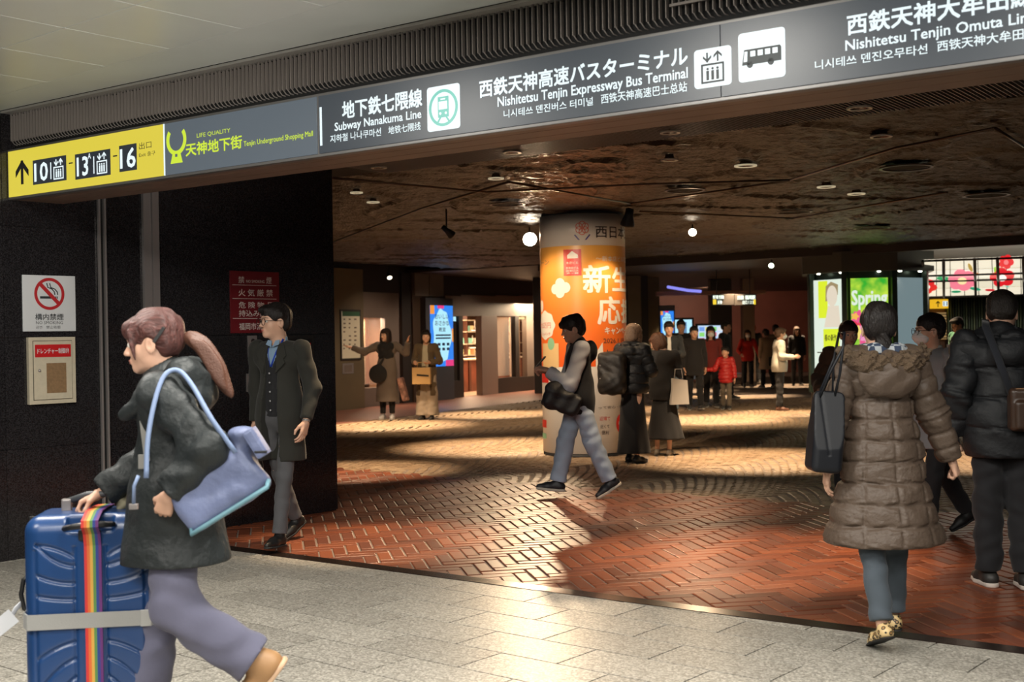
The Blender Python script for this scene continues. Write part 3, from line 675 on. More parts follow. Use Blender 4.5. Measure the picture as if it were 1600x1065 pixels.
s3('西鉄天神高速バスターミナル', 751.3, 153.3, 126.5, 1075.5, off=0.022); s3('Nishitetsu Tenjin Expressway Bus Terminal', 779.6, 172, 152.5, 1076, off=0.016)
s3('니시테쓰 덴진버스 터미널', 789, 185, 172.5, 928, off=0.010); s3('西铁天神高速巴士总站', 941, 162.7, 147.7, 1075, off=0.010)
s3('西鉄天神大牟田線', 1325.6, 56, 24.5, 1618, off=0.022); s3('Nishitetsu Tenjin Omuta Line', 1322.6, 85, 64, 1620, off=0.016)
s3('니시테쓰 덴진오무타선', 1275, 110, 95.5, 1450, off=0.012); s3('西铁天神大牟田线', 1465.7, 81.5, 65, 1622, off=0.012)
def rpanel(x0, z0, x1, z1, r=0.016):
    pts = []
    for cx_, cz, a0 in ((x1-r, z1-r, 0), (x0+r, z1-r, pi/2), (x0+r, z0+r, pi), (x1-r, z0+r, 1.5*pi)):
        pts += [(cx_+r*math.cos(a0+q*pi/8), cz+r*math.sin(a0+q*pi/8)) for q in range(5)]
    mb = MB(); PS.poly(mb, pts, 0.006, 0.002); return mb
# train pictogram
a = Uv(669, 170)[0]; b = Uv(720, 163)[0]; zc = (Uv(694, 203)[1]+Uv(694, 134)[1])/2; hh = 0.112
tp_ = spart('train_pictogram', rpanel(a, zc-hh, b, zc+hh), E_white); c = (a+b)/2; R_t = (b-a)*0.44
mb = MB(); mb.ring(PS.P(c, zc, 0.008), TH, Vector((0, 0, 1)), PS.n, R_t*0.84, R_t, 0.002, n=36)
PS.rect(mb, c-0.034, zc-0.048, c+0.034, zc+0.056, 0.008, 0.010)
PS.poly(mb, [(c-0.03, zc-0.07), (c-0.042, zc-0.07), (c-0.022, zc-0.045), (c-0.012, zc-0.045)], 0.008, 0.002); PS.poly(mb, [(c+0.012, zc-0.045), (c+0.022, zc-0.045), (c+0.042, zc-0.07), (c+0.03, zc-0.07)], 0.008, 0.002)
spart('train_symbol', mb, E_teal)
mb = MB(); PS.rect(mb, c-0.027, zc-0.008, c+0.027, zc+0.032, 0.010, 0.0115); PS.rect(mb, c-0.015, zc+0.040, c+0.015, zc+0.047, 0.010, 0.0115)
for q in (-1, 1): mb.ring(PS.P(c+q*0.018, zc-0.028, 0.010), TH, Vector((0, 0, 1)), PS.n, 0.0005, 0.007, 0.0015, n=12)
spart('train_windows', mb, E_white)
# lift and bus pictograms
M_pic = mat('picto_dark', (0.025, 0.035, 0.04), 0.5)
a = Uv(1086, 110)[0]; b = Uv(1144, 100)[0]; z0 = Uv(1115, 136)[1]; z1 = Uv(1115, 75)[1]; spart('lift_plate', rpanel(a, z0, b, z1), E_white); lift(PS, sg, a+0.034, z0+0.018, b-0.034, z1-0.014, 0.008, M_pic)
a = Uv(1155, 90)[0]; b = Uv(1228, 80)[0]; z0 = Uv(1190, 125)[1]; z1 = Uv(1190, 48)[1]; spart('bus_plate', rpanel(a, z0, b, z1), E_white)
cw_ = b-a; mb = MB(); L, B_, Tp = a+cw_*0.08, z0+0.070, z0+0.135
PS.poly(mb, [(L, B_), (b-cw_*0.08, B_), (b-cw_*0.08, Tp-0.008), (b-cw_*0.11, Tp), (L+cw_*0.05, Tp)], 0.008, 0.002)
for q in (0.17, 0.62): mb.ring(PS.P(a+cw_*(0.08+q), B_, 0.008), TH, Vector((0, 0, 1)), PS.n, 0.0005, 0.014, 0.002, n=16)
spart('bus_symbol', mb, M_pic); mb = MB()
for q in range(5):
    if q == 0: PS.poly(mb, [(L+0.008, B_+0.014), (L+0.024, B_+0.014), (L+0.026, Tp-0.008), (L+0.013, Tp-0.008)], 0.010, 0.001)
    else: PS.rect(mb, L+0.006+q*cw_*0.158, B_+0.033, L+q*cw_*0.158+cw_*0.135, Tp-0.009, 0.010, 0.011)
spart('bus_windows', mb, E_white)

# ------------------------------------------------------------------ things on the granite wall
def wthing(name, label, cat, px, py, pl=PW, group=None):
    a = pl.uv(px, py); t = thing(name, label, cat, pl.P(a[0], a[1], 0), 0, group); t['_'] = 0; del t['_']; return t, Matrix.Translation(-t.location)
def wp(name, mb, m, t, iv, par=None):
    o = mb.build(name, m, par or t, False)
    if par is None: o.matrix_parent_inverse = iv
    return o
M_white = mat('sign_white', (0.62, 0.64, 0.66), 0.45); M_red = mat('ban_red', (0.45, 0.02, 0.025), 0.45); M_ink = mat('ink', (0.02, 0.025, 0.03), 0.5); M_cream = mat('cabinet_cream', (0.55, 0.49, 0.37), 0.45, var=(30, 0.05))
t, iv = wthing('no_smoking_sign', 'square white no smoking sign with a red ban ring on the black wall', 'sign', 75, 474)
x0, z0, x1, z1 = 0.190, 1.572, 0.588, 1.966
mb = MB(); PW.rect(mb, x0, z0, x1, z1, 0.001, 0.010, 0.004); wp('plate', mb, M_white, t, iv)
c = PW.uv(76, 459); cu_ = (x0+x1)/2; mb = MB(); mb.ring(PW.P(cu_, c[1], 0.010), WD, Vector((0, 0, 1)), PW.n, 0.092, 0.113, 0.002, n=40)
s45 = 0.0095; PW.poly(mb, [(cu_-0.075-s45, c[1]+0.075-s45), (cu_+0.075-s45, c[1]-0.075-s45), (cu_+0.075+s45, c[1]-0.075+s45), (cu_-0.075+s45, c[1]+0.075+s45)], 0.0115, 0.001); wp('ban_ring', mb, M_red, t, iv)
mb = MB(); PW.rect(mb, cu_-0.070, c[1]-0.034, cu_+0.040, c[1]-0.017, 0.010, 0.0112); PW.rect(mb, cu_+0.045, c[1]-0.034, cu_+0.052, c[1]-0.017, 0.010, 0.0112); PW.rect(mb, cu_+0.056, c[1]-0.034, cu_+0.062, c[1]-0.017, 0.010, 0.0112)
for q in (0, 0.022): mb.tube([PW.P(cu_-0.02+q, c[1]+0.075, 0.012), PW.P(cu_-0.012+q, c[1]+0.045, 0.012), PW.P(cu_+0.018+q, c[1]+0.035, 0.012), PW.P(cu_+0.036+q, c[1]+0.015, 0.012), PW.P(cu_+0.040+q, c[1]-0.006, 0.012)], 0.0035, n=6)
wp('cigarette', mb, M_ink, t, iv)
mb = MB(); text_px(mb, PW, '構内禁煙', (54, 500), (98, 490), d=0.011, off=0.01); text_px(mb, PW, 'NO SMOKING', (55, 506.5), (97, 501.5), d=0.011, off=0.0); text_px(mb, PW, '금연　禁止吸烟', (55, 513.5), (93, 508.5), d=0.011, off=0.0); wp('lettering', mb, M_ink, t, iv)
t, iv = wthing('valve_cabinet', 'cream metal valve cabinet with a red label and brown window', 'cabinet', 77, 578)
x0, z0, x1, z1 = 0.215, 1.063, 0.566, 1.531
mb = MB(); PW.rect(mb, x0, z0, x1, z1, 0.001, 0.035, 0.003); wp('frame', mb, M_cream, t, iv)
mb = MB(); PW.rect(mb, x0+0.028, z0+0.028, x1-0.028, z1-0.024, 0.035, 0.038, 0.0015); dr = wp('door', mb, mat('door_gap', (0.10, 0.085, 0.06), 0.6), t, iv)
mb = MB(); PW.rect(mb, x0+0.032, z0+0.032, x1-0.032, z1-0.028, 0.038, 0.042, 0.002); wp('door_leaf', mb, M_cream, t, iv)
mb = MB(); PW.rect(mb, x0+0.042, z1-0.140, x1-0.040, z1-0.052, 0.042, 0.0435); rl = wp('red_label', mb, mat('label_red', (0.52, 0.012, 0.015), 0.4), t, iv)
mb = MB(); text_on(mb, PW, 'ドレンチャー制御弁', x0+0.058, z1-0.116, x1-0.055, z1-0.078, d=0.0445, off=0.01); wp('lettering', mb, M_white, t, iv)
mb = MB(); PW.rect(mb, x0+0.125, z0+0.075, x1-0.078, z0+0.285, 0.042, 0.0435); PW.rect(mb, x0+0.125, z0+0.183, x1-0.078, z0+0.186, 0.0435, 0.0445); wp('window', mb, mat('board_brown', (0.24, 0.145, 0.07), 0.6, var=(60, 0.15)), t, iv)
mb = MB(); mb.lathe([(0.0001, 0.012), (0.007, 0.010), (0.010, 0.003), (0.011, 0)], c=PW.P(x0+0.072, z0+0.235, 0.042), R=Matrix(((WD.x, 0, PW.n.x), (WD.y, 0, PW.n.y), (0, 1, 0))), n=14); wp('lock', mb, M_steel, t, iv)
t, iv = wthing('fire_rule_sign', 'dark red fire regulation sign with white rows of characters behind the suited man', 'sign', 395, 470)
x0, z0, x1, z1 = 1.93, 1.545, 2.42, 2.045; M_mar = mat('maroon', (0.16, 0.012, 0.018), 0.4)
mb = MB(); PW.rect(mb, x0, z0, x1, z1, 0.001, 0.012, 0.002); wp('plate', mb, M_mar, t, iv)
H_ = z1-z0; W_ = x1-x0; mb = MB()
for f in (0.225, 0.445, 0.765): PW.rect(mb, x0+W_*0.04, z1-H_*f-0.002, x1-W_*0.06, z1-H_*f+0.002, 0.012, 0.0132)
for body, a0, a1, f0, f1 in (('禁', .16, .28, .195, .085), ('NO SMOKING', .32, .69, .185, .14), ('煙', .73, .84, .195, .085), ('火 気 厳 禁', .16, .86, .405, .29), ('危 険 物 品', .16, .86, .60, .495), ('持込み厳禁', .16, .86, .735, .63), ('福岡市消防局', .16, .86, .95, .835)):
    text_on(mb, PW, body, x0+W_*a0, z1-H_*f0, x0+W_*a1, z1-H_*f1, d=0.0135, off=0.006)
wp('lettering', mb, mat('letter_white', (0.7, 0.66, 0.62), 0.5), t, iv)
for lab, zz0, zz1, s0 in (('upper steel switch plate with two round keyholes beside the suited man', 1.347, 1.524, 2.095), ('lower small steel switch plate beside the suited man', 1.068, 1.215, 2.075)):
    t = thing('switch_plate', lab, 'switch plate', PW.P(s0, zz0, 0)); iv = Matrix.Translation(-t.location); mb = MB(); PW.rect(mb, s0, zz0, s0+0.09, zz1, 0.001, 0.014, 0.003); wp('plate', mb, M_steel, t, iv)
    n_ = 2 if zz1-zz0 > 0.16 else 1
    for q in range(n_):
        zc = zz0+(zz1-zz0)*(q+0.5)/n_; mb = MB(); mb.ring(PW.P(s0+0.045, zc, 0.014), WD, Vector((0, 0, 1)), PW.n, 0.0004, 0.018 if n_ == 2 else 0.006, 0.006, n=18); wp('key_switch', mb, mat('switch_dark', (0.02, 0.012, 0.012), 0.3), t, iv)
t, iv = wthing('hydrant_box', 'dark grey wall box with a red label behind the suited man', 'cabinet', 463, 560)
mb = MB(); PW.rect(mb, 2.40, 1.09, 2.775, 1.52, 0.001, 0.02, 0.004); wp('case', mb, mat('box_dark', (0.035, 0.035, 0.035), 0.4, 0.4), t, iv)
mb = MB(); PW.rect(mb, 2.425, 1.115, 2.75, 1.495, 0.02, 0.024, 0.002); wp('door', mb, mat('box_dark2', (0.022, 0.022, 0.022), 0.35, 0.4), t, iv)
mb = MB(); PW.rect(mb, 2.50, 1.40, 2.735, 1.455, 0.024, 0.0255); wp('red_label', mb, MATS['label_red'], t, iv)
mb = MB(); text_on(mb, PW, '消火栓', 2.53, 1.414, 2.64, 1.443, d=0.0262); wp('lettering', mb, MATS['letter_white'], t, iv)

# ------------------------------------------------------------------ poster column
class Cyl:
    def __init__(s, c, r): s.c = Vector((c[0], c[1], 0)); s.r = r; s.a0 = math.atan2(-c[1], -c[0])
    def uv(s, px, py):
        q = ray(px, py); a = q.x**2+q.y**2; b = -2*(q.x*s.c.x+q.y*s.c.y); c_ = s.c.x**2+s.c.y**2-s.r**2; disc = max(b*b-4*a*c_, 0); t = (-b-math.sqrt(disc))/(2*a); p = q*t
        an = math.atan2(p.y-s.c.y, p.x-s.c.x)-s.a0; an = (an+pi) % (2*pi)-pi; return (an*s.r, EYE+q.z*t)
    def P(s, a, z, d=0.0):
        th = s.a0+a/s.r; return s.c+Vector((math.cos(th)*(s.r+d), math.sin(th)*(s.r+d), z))
    def rect(s, mb, x0, z0, x1, z1, d0, d1, bev=0):
        n = max(1, int(abs(x1-x0)/0.03)); V = []; Fc = []
        for i in range(n+1):
            a = x0+(x1-x0)*i/n; V += [s.P(a, z0, d1), s.P(a, z1, d1)]
        for i in range(n): Fc.append((2*i, 2*i+2, 2*i+3, 2*i+1))
        mb.add(V, Fc); return mb
    def poly(s, mb, pts, d0, t):
        return s.flat(mb, pts, [tuple(range(len(pts)))], d0+t)
    def flat(s, mb, V2, Fc, d):
        """flat print cut into narrow upright slices and wrapped on the cylinder"""
        bm = bmesh.new(); vs_ = [bm.verts.new((v[0], 0, v[1])) for v in V2]
        for f in Fc:
            try: bm.faces.new([vs_[i] for i in f])
            except ValueError: pass
        xs = [v[0] for v in V2]; x = math.floor(min(xs)/0.035)*0.035
        while x < max(xs):
            x += 0.035; bmesh.ops.bisect_plane(bm, geom=bm.verts[:]+bm.edges[:]+bm.faces[:], plane_co=(x, 0, 0), plane_no=(1, 0, 0))
        bm.verts.index_update(); mb.add([s.P(v.co.x, v.co.z, d) for v in bm.verts], [[v.index for v in f.verts] for f in bm.faces]); bm.free(); return mb
    def disc(s, mb, a, z, ra, rz, d, n=26, f=None):
        return s.poly(mb, [(a+ra*math.cos(2*pi*k/n)*(f(2*pi*k/n) if f else 1), z+rz*math.sin(2*pi*k/n)*(f(2*pi*k/n) if f else 1)) for k in range(n)], d, 0)
CC_ = (0.905, 15.46); CR = 0.535; CY = Cyl(CC_, CR)
pc = thing('advertising_column', 'round floor to ceiling column wrapped in an orange and white poster', 'column', (CC_[0], CC_[1], 0)); civ = Matrix.Translation(-pc.location)
def cp(name, mb, m, lab=None):
    o = mb.build(name, m, pc, False); o.matrix_parent_inverse = civ
    if lab: o['label'] = lab
    return o
mb = MB(); mb.lathe([(0.53, 0.0), (0.53, 0.03), (0.515, 0.035), (0.515, 2.99)], c=(CC_[0], CC_[1], 0), n=64); cp('core', mb, mat('column_core', (0.03, 0.03, 0.03), 0.6))
M_pw = mat('poster_white', (0.72, 0.68, 0.62), 0.38)
zO1, zO0 = CY.uv(905, 383)[1], CY.uv(905, 573)[1]
mb = MB(); mb.lathe([(0.525, zO1), (0.535, zO1), (0.535, 2.965), (0.52, 2.965)], c=(CC_[0], CC_[1], 0), n=96); cp('white_band', mb, M_pw)
m_or = mat('poster_orange', (0.85, 0.30, 0.05), 0.38); nt = m_or.node_tree; geo = nt.nodes.new('ShaderNodeNewGeometry'); sx = nt.nodes.new('ShaderNodeSeparateXYZ'); cr = nt.nodes.new('ShaderNodeValToRGB'); mr = nt.nodes.new('ShaderNodeMapRange')
mr.inputs['From Min'].default_value = zO0; mr.inputs['From Max'].default_value = zO1; nt.links.new(geo.outputs['Position'], sx.inputs[0]); nt.links.new(sx.outputs['Z'], mr.inputs['Value']); nt.links.new(mr.outputs[0], cr.inputs['Fac'])
el = cr.color_ramp.elements; el[0].color = (0.78, 0.115, 0.018, 1); el[1].color = (0.86, 0.42, 0.08, 1); e_ = el.new(0.45); e_.color = (0.82, 0.20, 0.03, 1); nt.links.new(cr.outputs['Color'], nt.nodes['Principled BSDF'].inputs['Base Color'])
mb = MB(); mb.lathe([(0.535, zO0), (0.535, zO1)], c=(CC_[0], CC_[1], 0), n=96); cp('orange_poster', mb, m_or)
mb = MB(); mb.lathe([(0.525, 0.035), (0.535, 0.04), (0.535, zO0)], c=(CC_[0], CC_[1], 0), n=96); cp('lower_poster', mb, M_pw)
M_ptx = mat('print_white', (0.78, 0.74, 0.66), 0.4); M_pdk = mat('print_dark', (0.06, 0.045, 0.04), 0.5); M_prd = mat('print_red', (0.62, 0.03, 0.02), 0.4); M_ppl = mat('print_purple', (0.10, 0.08, 0.25), 0.5); M_pbg = mat('print_beige', (0.72, 0.50, 0.24), 0.5); M_pgn = mat('print_green', (0.25, 0.50, 0.30), 0.5)
def ctext(body, a, b, m, off=0.0, d=0.003, name='lettering', wd=None):
    x0, z0 = CY.uv(*a); x1, z1 = CY.uv(*b)
    if wd: x1 = x0+wd*(z1-z0)
    mb = MB(); text_on(mb, CY, body, x0, z0, x1, z1, d=d, off=off); return cp(name, mb, m)
ctext('西日本シティ銀行', (930.5, 371), (960, 353), M_pdk, 0.01, wd=9.4)
c = CY.uv(909.5, 356); mb = MB()
for q in range(6):
    a = q*pi/3+0.5; CYr = lambda r0, r1: None
    cx_, cz_ = c[0]+0.045*math.cos(a), c[1]+0.045*math.sin(a)
    n = 18; V = []; Fc = []
    for k_ in range(n): g_ = 2*pi*k_/n; V += [CY.P(cx_+0.032*math.cos(g_), cz_+0.032*math.sin(g_), 0.003), CY.P(cx_+0.042*math.cos(g_), cz_+0.042*math.sin(g_), 0.003)]
    for k_ in range(n): Fc.append((2*k_, 2*k_+1, 2*((k_+1) % n)+1, 2*((k_+1) % n)))
    mb.add(V, Fc)
cp('flower_mark', mb, mat('mark_red', (0.65, 0.12, 0.06), 0.5)); mb = MB()
for q in (-1, 1): CY.poly(mb, [(c[0]+q*0.03, c[1]-0.145), (c[0]+q*0.085, c[1]-0.075), (c[0]+q*0.10, c[1]-0.085), (c[0]+q*0.05, c[1]-0.145)], 0.003, 0)
cp('leaf_mark', mb, M_ppl)
a, b = CY.uv(881, 431), CY.uv(908, 389); mb = MB(); CY.rect(mb, a[0], a[1], b[0], b[1], 0, 0.003); cp('red_seal', mb, M_prd); mb = MB()
CY.poly(mb, [(a[0]+0.05, a[1]+0.21), (b[0]-0.04, a[1]+0.21), (b[0]-0.04, a[1]+0.25), ((a[0]+b[0])/2, a[1]+0.30), (a[0]+0.05, a[1]+0.25)], 0.0045, 0); cp('building_mark', mb, M_ptx)
for body, f0, f1 in (('本店ビル', .44, .54), ('新本店ビル', .24, .34), ('開業記念', .15, .22), ('第一弾', .06, .13)):
    mb = MB(); text_on(mb, CY, body, a[0]+0.035, a[1]+(b[1]-a[1])*f0, b[0]-0.035, a[1]+(b[1]-a[1])*f1, d=0.005, off=0.0); cp('lettering', mb, M_ptx)
ctext('〜新本店ビル完成記念〜', (931, 408), (962, 400), M_ptx, 0.0, wd=13)
ctext('新', (912, 457), (952.5, 415), M_ptx, 0.022); ctext('生活', (957, 455), (970, 418), M_ptx, 0.022, wd=2.4); ctext('応', (934.5, 506), (968, 464), M_ptx, 0.022); ctext('援', (971, 504), (975, 468), M_ptx, 0.022, wd=1.1)
ctext('キャンペーン', (945, 522), (962, 511), M_ptx, 0.02, wd=6.2); ctext('2026.1.19', (943, 536), (974, 528), M_pdk, 0.0)
ctext('パーン', (843.5, 416), (858, 405), mat('print_grey', (0.2, 0.17, 0.15), 0.5), 0.0)
cl = lambda g: 1+0.16*math.cos(4*g)
c = CY.uv(875, 450); mb = MB(); [CY.disc(mb, c[0]+dx, c[1]+dz, r_, r_, 0.003+0.0004*i, 24) for i, (dx, dz, r_) in enumerate(((-0.075, -0.01, 0.062), (0.075, 0.005, 0.066), (0.0, 0.055, 0.068), (0.0, -0.055, 0.066), (0, 0, 0.07)))]; cp('cloud_shape', mb, M_ptx)
c = CY.uv(852, 508); mb = MB(); CY.disc(mb, c[0], c[1], 0.20, 0.175, 0.003, 40, lambda g: 1+0.05*math.cos(8*g)); cp('price_bubble', mb, M_ptx)
ctext('最大5万円', (844, 513), (861, 503), M_prd, 0.0, d=0.005); ctext('キャッシュバック', (845, 524), (860, 519), M_prd, 0.0, d=0.005)
c = CY.uv(847, 478); mb = MB(); CY.disc(mb, c[0], c[1], 0.06, 0.075, 0.003, 24); cp('bird_shape', mb, M_ptx)
c = CY.uv(861, 537); mb = MB(); CY.disc(mb, c[0], c[1], 0.065, 0.075, 0.004, 24); cp('green_globe', mb, M_pgn)
mb = MB(); a, b = CY.uv(849, 573), CY.uv(873, 536); CY.rect(mb, a[0], a[1], b[0], b[1], 0, 0.0035); a, b = CY.uv(941, 573), CY.uv(955, 560); CY.rect(mb, a[0], a[1], b[0]+.14, b[1], 0, 0.0035); cp('town_shape', mb, M_pbg)
a = CY.uv(931, 573); b = CY.uv(940, 535); mb = MB(); CY.poly(mb, [(a[0], a[1]), (b[0]+0.03, a[1]), (b[0]+0.01, b[1]), (a[0], a[1]+0.17)], 0.0045, 0); cp('tower_shape', mb, M_ptx)
for (x0, y0, x1, y1) in ((847.5, 597, 857, 583), (848, 666, 854, 656)): mb = MB(); a, b = CY.uv(x0, y0), CY.uv(x1, y1); CY.rect(mb, a[0], a[1], b[0], b[1], 0, 0.003); cp('red_square', mb, M_prd)
mb = MB(); a, b = CY.uv(848, 683), CY.uv(854, 677); CY.rect(mb, a[0], a[1], b[0], b[1], 0, 0.003); cp('green_square', mb, M_pgn)
c = CY.uv(971.5, 661); mb = MB(); CY.disc(mb, c[0], c[1], 0.115, 0.128, 0.003, 32); cp('red_disc', mb, M_prd); mb = MB(); text_on(mb, CY, '新生活', c[0]-0.075, c[1]-0.012, c[0]+0.075, c[1]+0.03, d=0.005, off=0.0); cp('lettering', mb, M_ptx)
ctext('って安心・便利', (935, 639), (975, 632), M_pdk, 0.0); ctext('近場で', (937, 657), (953, 650), M_prd, 0.0); ctext('近くて', (938, 669), (952, 663), M_pdk, 0.0); ctext('便利', (940, 679), (951, 672), M_pdk, 0.0); ctext('くらしのご相談はお近くの窓口まで', (931, 691), (978, 687), M_pdk, 0.0)
ctext('最大', (938, 600), (948, 590), M_prd, 0.0)
c = CY.uv(927, 671); mb = MB(); CY.disc(mb, c[0], c[1], 0.028, 0.032, 0.003, 16); cp('pie_mark', mb, mat('print_lime', (0.45, 0.6, 0.1), 0.5))

# ------------------------------------------------------------------ track spotlights
M_blk = mat('lamp_black', (0.012, 0.012, 0.012), 0.45)
def track_spot(px, py, d, aim, label, bright, col=(1, 0.86, 0.66), r=0.055, L=0.16, power=0, ang=60, bl=0.5):
    p = atd(px, py, d); t = thing('track_spotlight', label, 'spotlight', p); A = (Vector(aim)-p).normalized(); q = A.to_track_quat('Z', 'Y').to_matrix()
    MB().lathe([(0.0001, -L), (r*0.55, -L), (r*0.62, -L*0.6), (r, -L*0.1), (r, 0.0), (r*0.92, 0.0), (r*0.85, -0.012)], n=24, R=q).build('lamp_housing', M_blk, t)
    MB().lathe([(0.0001, -0.010), (r*0.87, -0.010)], n=24, R=q).build('lens', emis('lens_%d' % int(bright*10+col[2]*100), col, bright), t, False)
    up = 2.96-p.z; b = -A*L*0.6
    MB().tube([b, b+Vector((0, 0, 0.03)), Vector((b.x, b.y, up))], 0.010, n=8).build('stem', M_blk, t)
    if power: spot_light('track_spot_light', p+A*0.012, aim, power, ang, bl, WARM if col[2] > 0.5 else col, r*0.6)
    return p
SPOT_P = track_spot(828, 374, 16.6, (0.55, 8.2, 0), 'blazing track spotlight left of the poster column', 60, power=MAINP, ang=46, bl=0.5, r=0.105)
track_spot(1082, 363, 16.6, (0.9, 7.0, 0.0), 'white hot track spotlight right of the poster column', 14, power=120, ang=40, r=0.06)
track_spot(707, 368, 14.2, (CC_[0]-0.1, CC_[1]-0.4, 1.3), 'small track spotlight with a tilted pale lens left of the column', 3.0, power=160, ang=70, r=0.05)
track_spot(609, 434, 25, (-1.5, 22, 0), 'tiny track spotlight near the shop corner pillar', 2.5, r=0.06)
track_spot(1205, 415, 25, (3, 18, 0), 'greenish track spotlight left of the poster kiosk', 8, col=(0.8, 1, 0.7), r=0.06)
track_spot(980, 352, 14.4, (CC_[0]+0.2, CC_[1]-0.4, 1.0), 'black cone spotlight in front of the column top', 0.0, r=0.085, L=0.20, power=90, ang=80)

# ------------------------------------------------------------------ shop front along the left side of the hall
PH = Plane(SO, SD)
M_shf = mat('shopfront_grey', (0.16, 0.13, 0.11), 0.45, var=(2, 0.08)); M_olive = mat('pillar_olive', (0.12, 0.095, 0.055), 0.5, var=(2, 0.1)); M_shd = mat('shop_dark', (0.022, 0.018, 0.016), 0.5)
wr = MB(); PH.rect(wr, -6, 2.42, 12.5, 3.15, -0.25, 0.0); o = wr.build('wall_shops', M_shd, None, False); tag(o, kind='structure')
wr = MB(); PH.rect(wr, -6, 0, 12.5, 2.97, -4.2, -4.0); o = wr.build('wall_back', mat('shop_wall', (0.30, 0.17, 0.10), 0.6), None, False); tag(o, kind='structure')
def hp(name, px0, py0, px1, py1, d0, d1, m, par, bev=0.0, z0=None, z1=None):
    a = PH.uv(px0, py1); b = PH.uv(px1, py0); mb = MB(); PH.rect(mb, a[0], a[1] if z0 is None else z0, b[0], b[1] if z1 is None else z1, d0, d1, bev); o = mb.build(name, m, par, False)
    if par: o.matrix_parent_inverse = Matrix.Translation(-par.location)
    return o
def hthing(name, label, cat, px, group=None): a = PH.uv(px, 600)[0]; return thing(name, label, cat, PH.P(a, 0, 0), 0, group)
t = hthing('pillar', 'olive brown square pillar with the floor map at the black wall edge', 'pillar', 538); hp('shaft', 500, 420, 556, 640, -0.2, 0.18, M_olive, t, 0.01, 0, 2.97)
t2 = hthing('floor_map', 'pale floor map board with a green heading on the olive pillar', 'notice board', 535); t2.location.z = 1.0
hp('frame', 521, 484, 551.5, 563, 0.18, 0.20, M_shd, t2); hp('sheet', 522.5, 487, 549.5, 560, 0.20, 0.205, mat('map_sheet', (0.52, 0.45, 0.30), 0.5, emit=0.10, ecol=(0.9, 0.8, 0.55)), t2); hp('heading', 522.5, 487, 549.5, 494, 0.205, 0.208, mat('map_green', (0.03, 0.12, 0.06), 0.5), t2)
mb = MB(); 
for r in range(8):
    for c in range(3):
        if random.random() < 0.8: a = PH.uv(524+c*8.5, 500+r*6.5); PH.rect(mb, a[0], a[1], a[0]+random.uniform(.04, .09), a[1]+0.03, 0.205, 0.207)
o = mb.build('map_marks', mat('map_ink', (0.14, 0.10, 0.08), 0.6), t2, False); o.matrix_parent_inverse = Matrix.Translation(-t2.location); tag(o, kind='stuff')
t2 = hthing('notice_plate', 'small metal plate below the floor map', 'plate', 532); t2.location.z = 0.9; hp('plate', 524, 567, 541, 584, 0.18, 0.19, M_steel, t2); hp('inset', 527, 570, 538, 581, 0.19, 0.195, M_shf, t2)
# shop unit one: lit show window
t = hthing('shop_window', 'grey shop front with a pink lit show window behind the pointing woman', 'shop front', 590)
hp('header', 556, 458, 622, 496, -0.1, 0.02, M_shf, t, 0.01); hp('sill', 556, 602, 622, 640, -0.1, 0.03, M_shf, t, 0.01, 0.0); hp('post', 556, 496, 563, 602, -0.1, 0.02, M_shf, t); hp('post', 602, 496, 622, 602, -0.1, 0.02, M_shf, t)
hp('back_panel', 556, 490, 625, 605, -0.9, -0.85, mat('display_pink', (0.62, 0.35, 0.24), 0.5), t); hp('glass', 563, 496, 602, 602, -0.05, -0.045, mat('shop_glass', (0.9, 0.9, 0.9), 0.02, alpha=0.12), t)
hp('lit_letters', 565, 503, 589, 513, -0.4, -0.38, emis('glow_white', (1, 0.95, 0.8), 3.0), t); hp('lit_letters', 569, 514, 585, 520, -0.4, -0.38, MATS['glow_white'], t)
hp('red_display', 577, 551, 589, 580, -0.5, -0.45, emis('glow_red', (0.9, 0.05, 0.05), 0.9), t); hp('poster', 588, 498, 602, 600, -0.6, -0.55, mat('display_beige', (0.55, 0.40, 0.25), 0.5), t)
p = PH.P(PH.uv(583, 520)[0], 2.0, -0.5); area_light('show_window_light', p, (p.x, p.y, 0), 0.8, 0.4, 90, (1, 0.72, 0.5))
t = hthing('pillar', 'pair of dark fluted pillars left of the blue fish poster screen', 'pillar', 640); hp('shaft', 628, 425, 640, 640, -0.2, 0.05, M_shd, t, 0.01, 0, 2.97); hp('shaft', 642, 425, 653, 640, -0.2, 0.1, mat('pillar_warm', (0.07, 0.045, 0.03), 0.4, 0.3), t, 0.02, 0, 2.97); hp('upper_box', 642, 427, 663, 462, 0.0, 0.12, M_shf, t); hp('upper_box', 665, 427, 686, 462, 0.0, 0.12, M_shf, t)
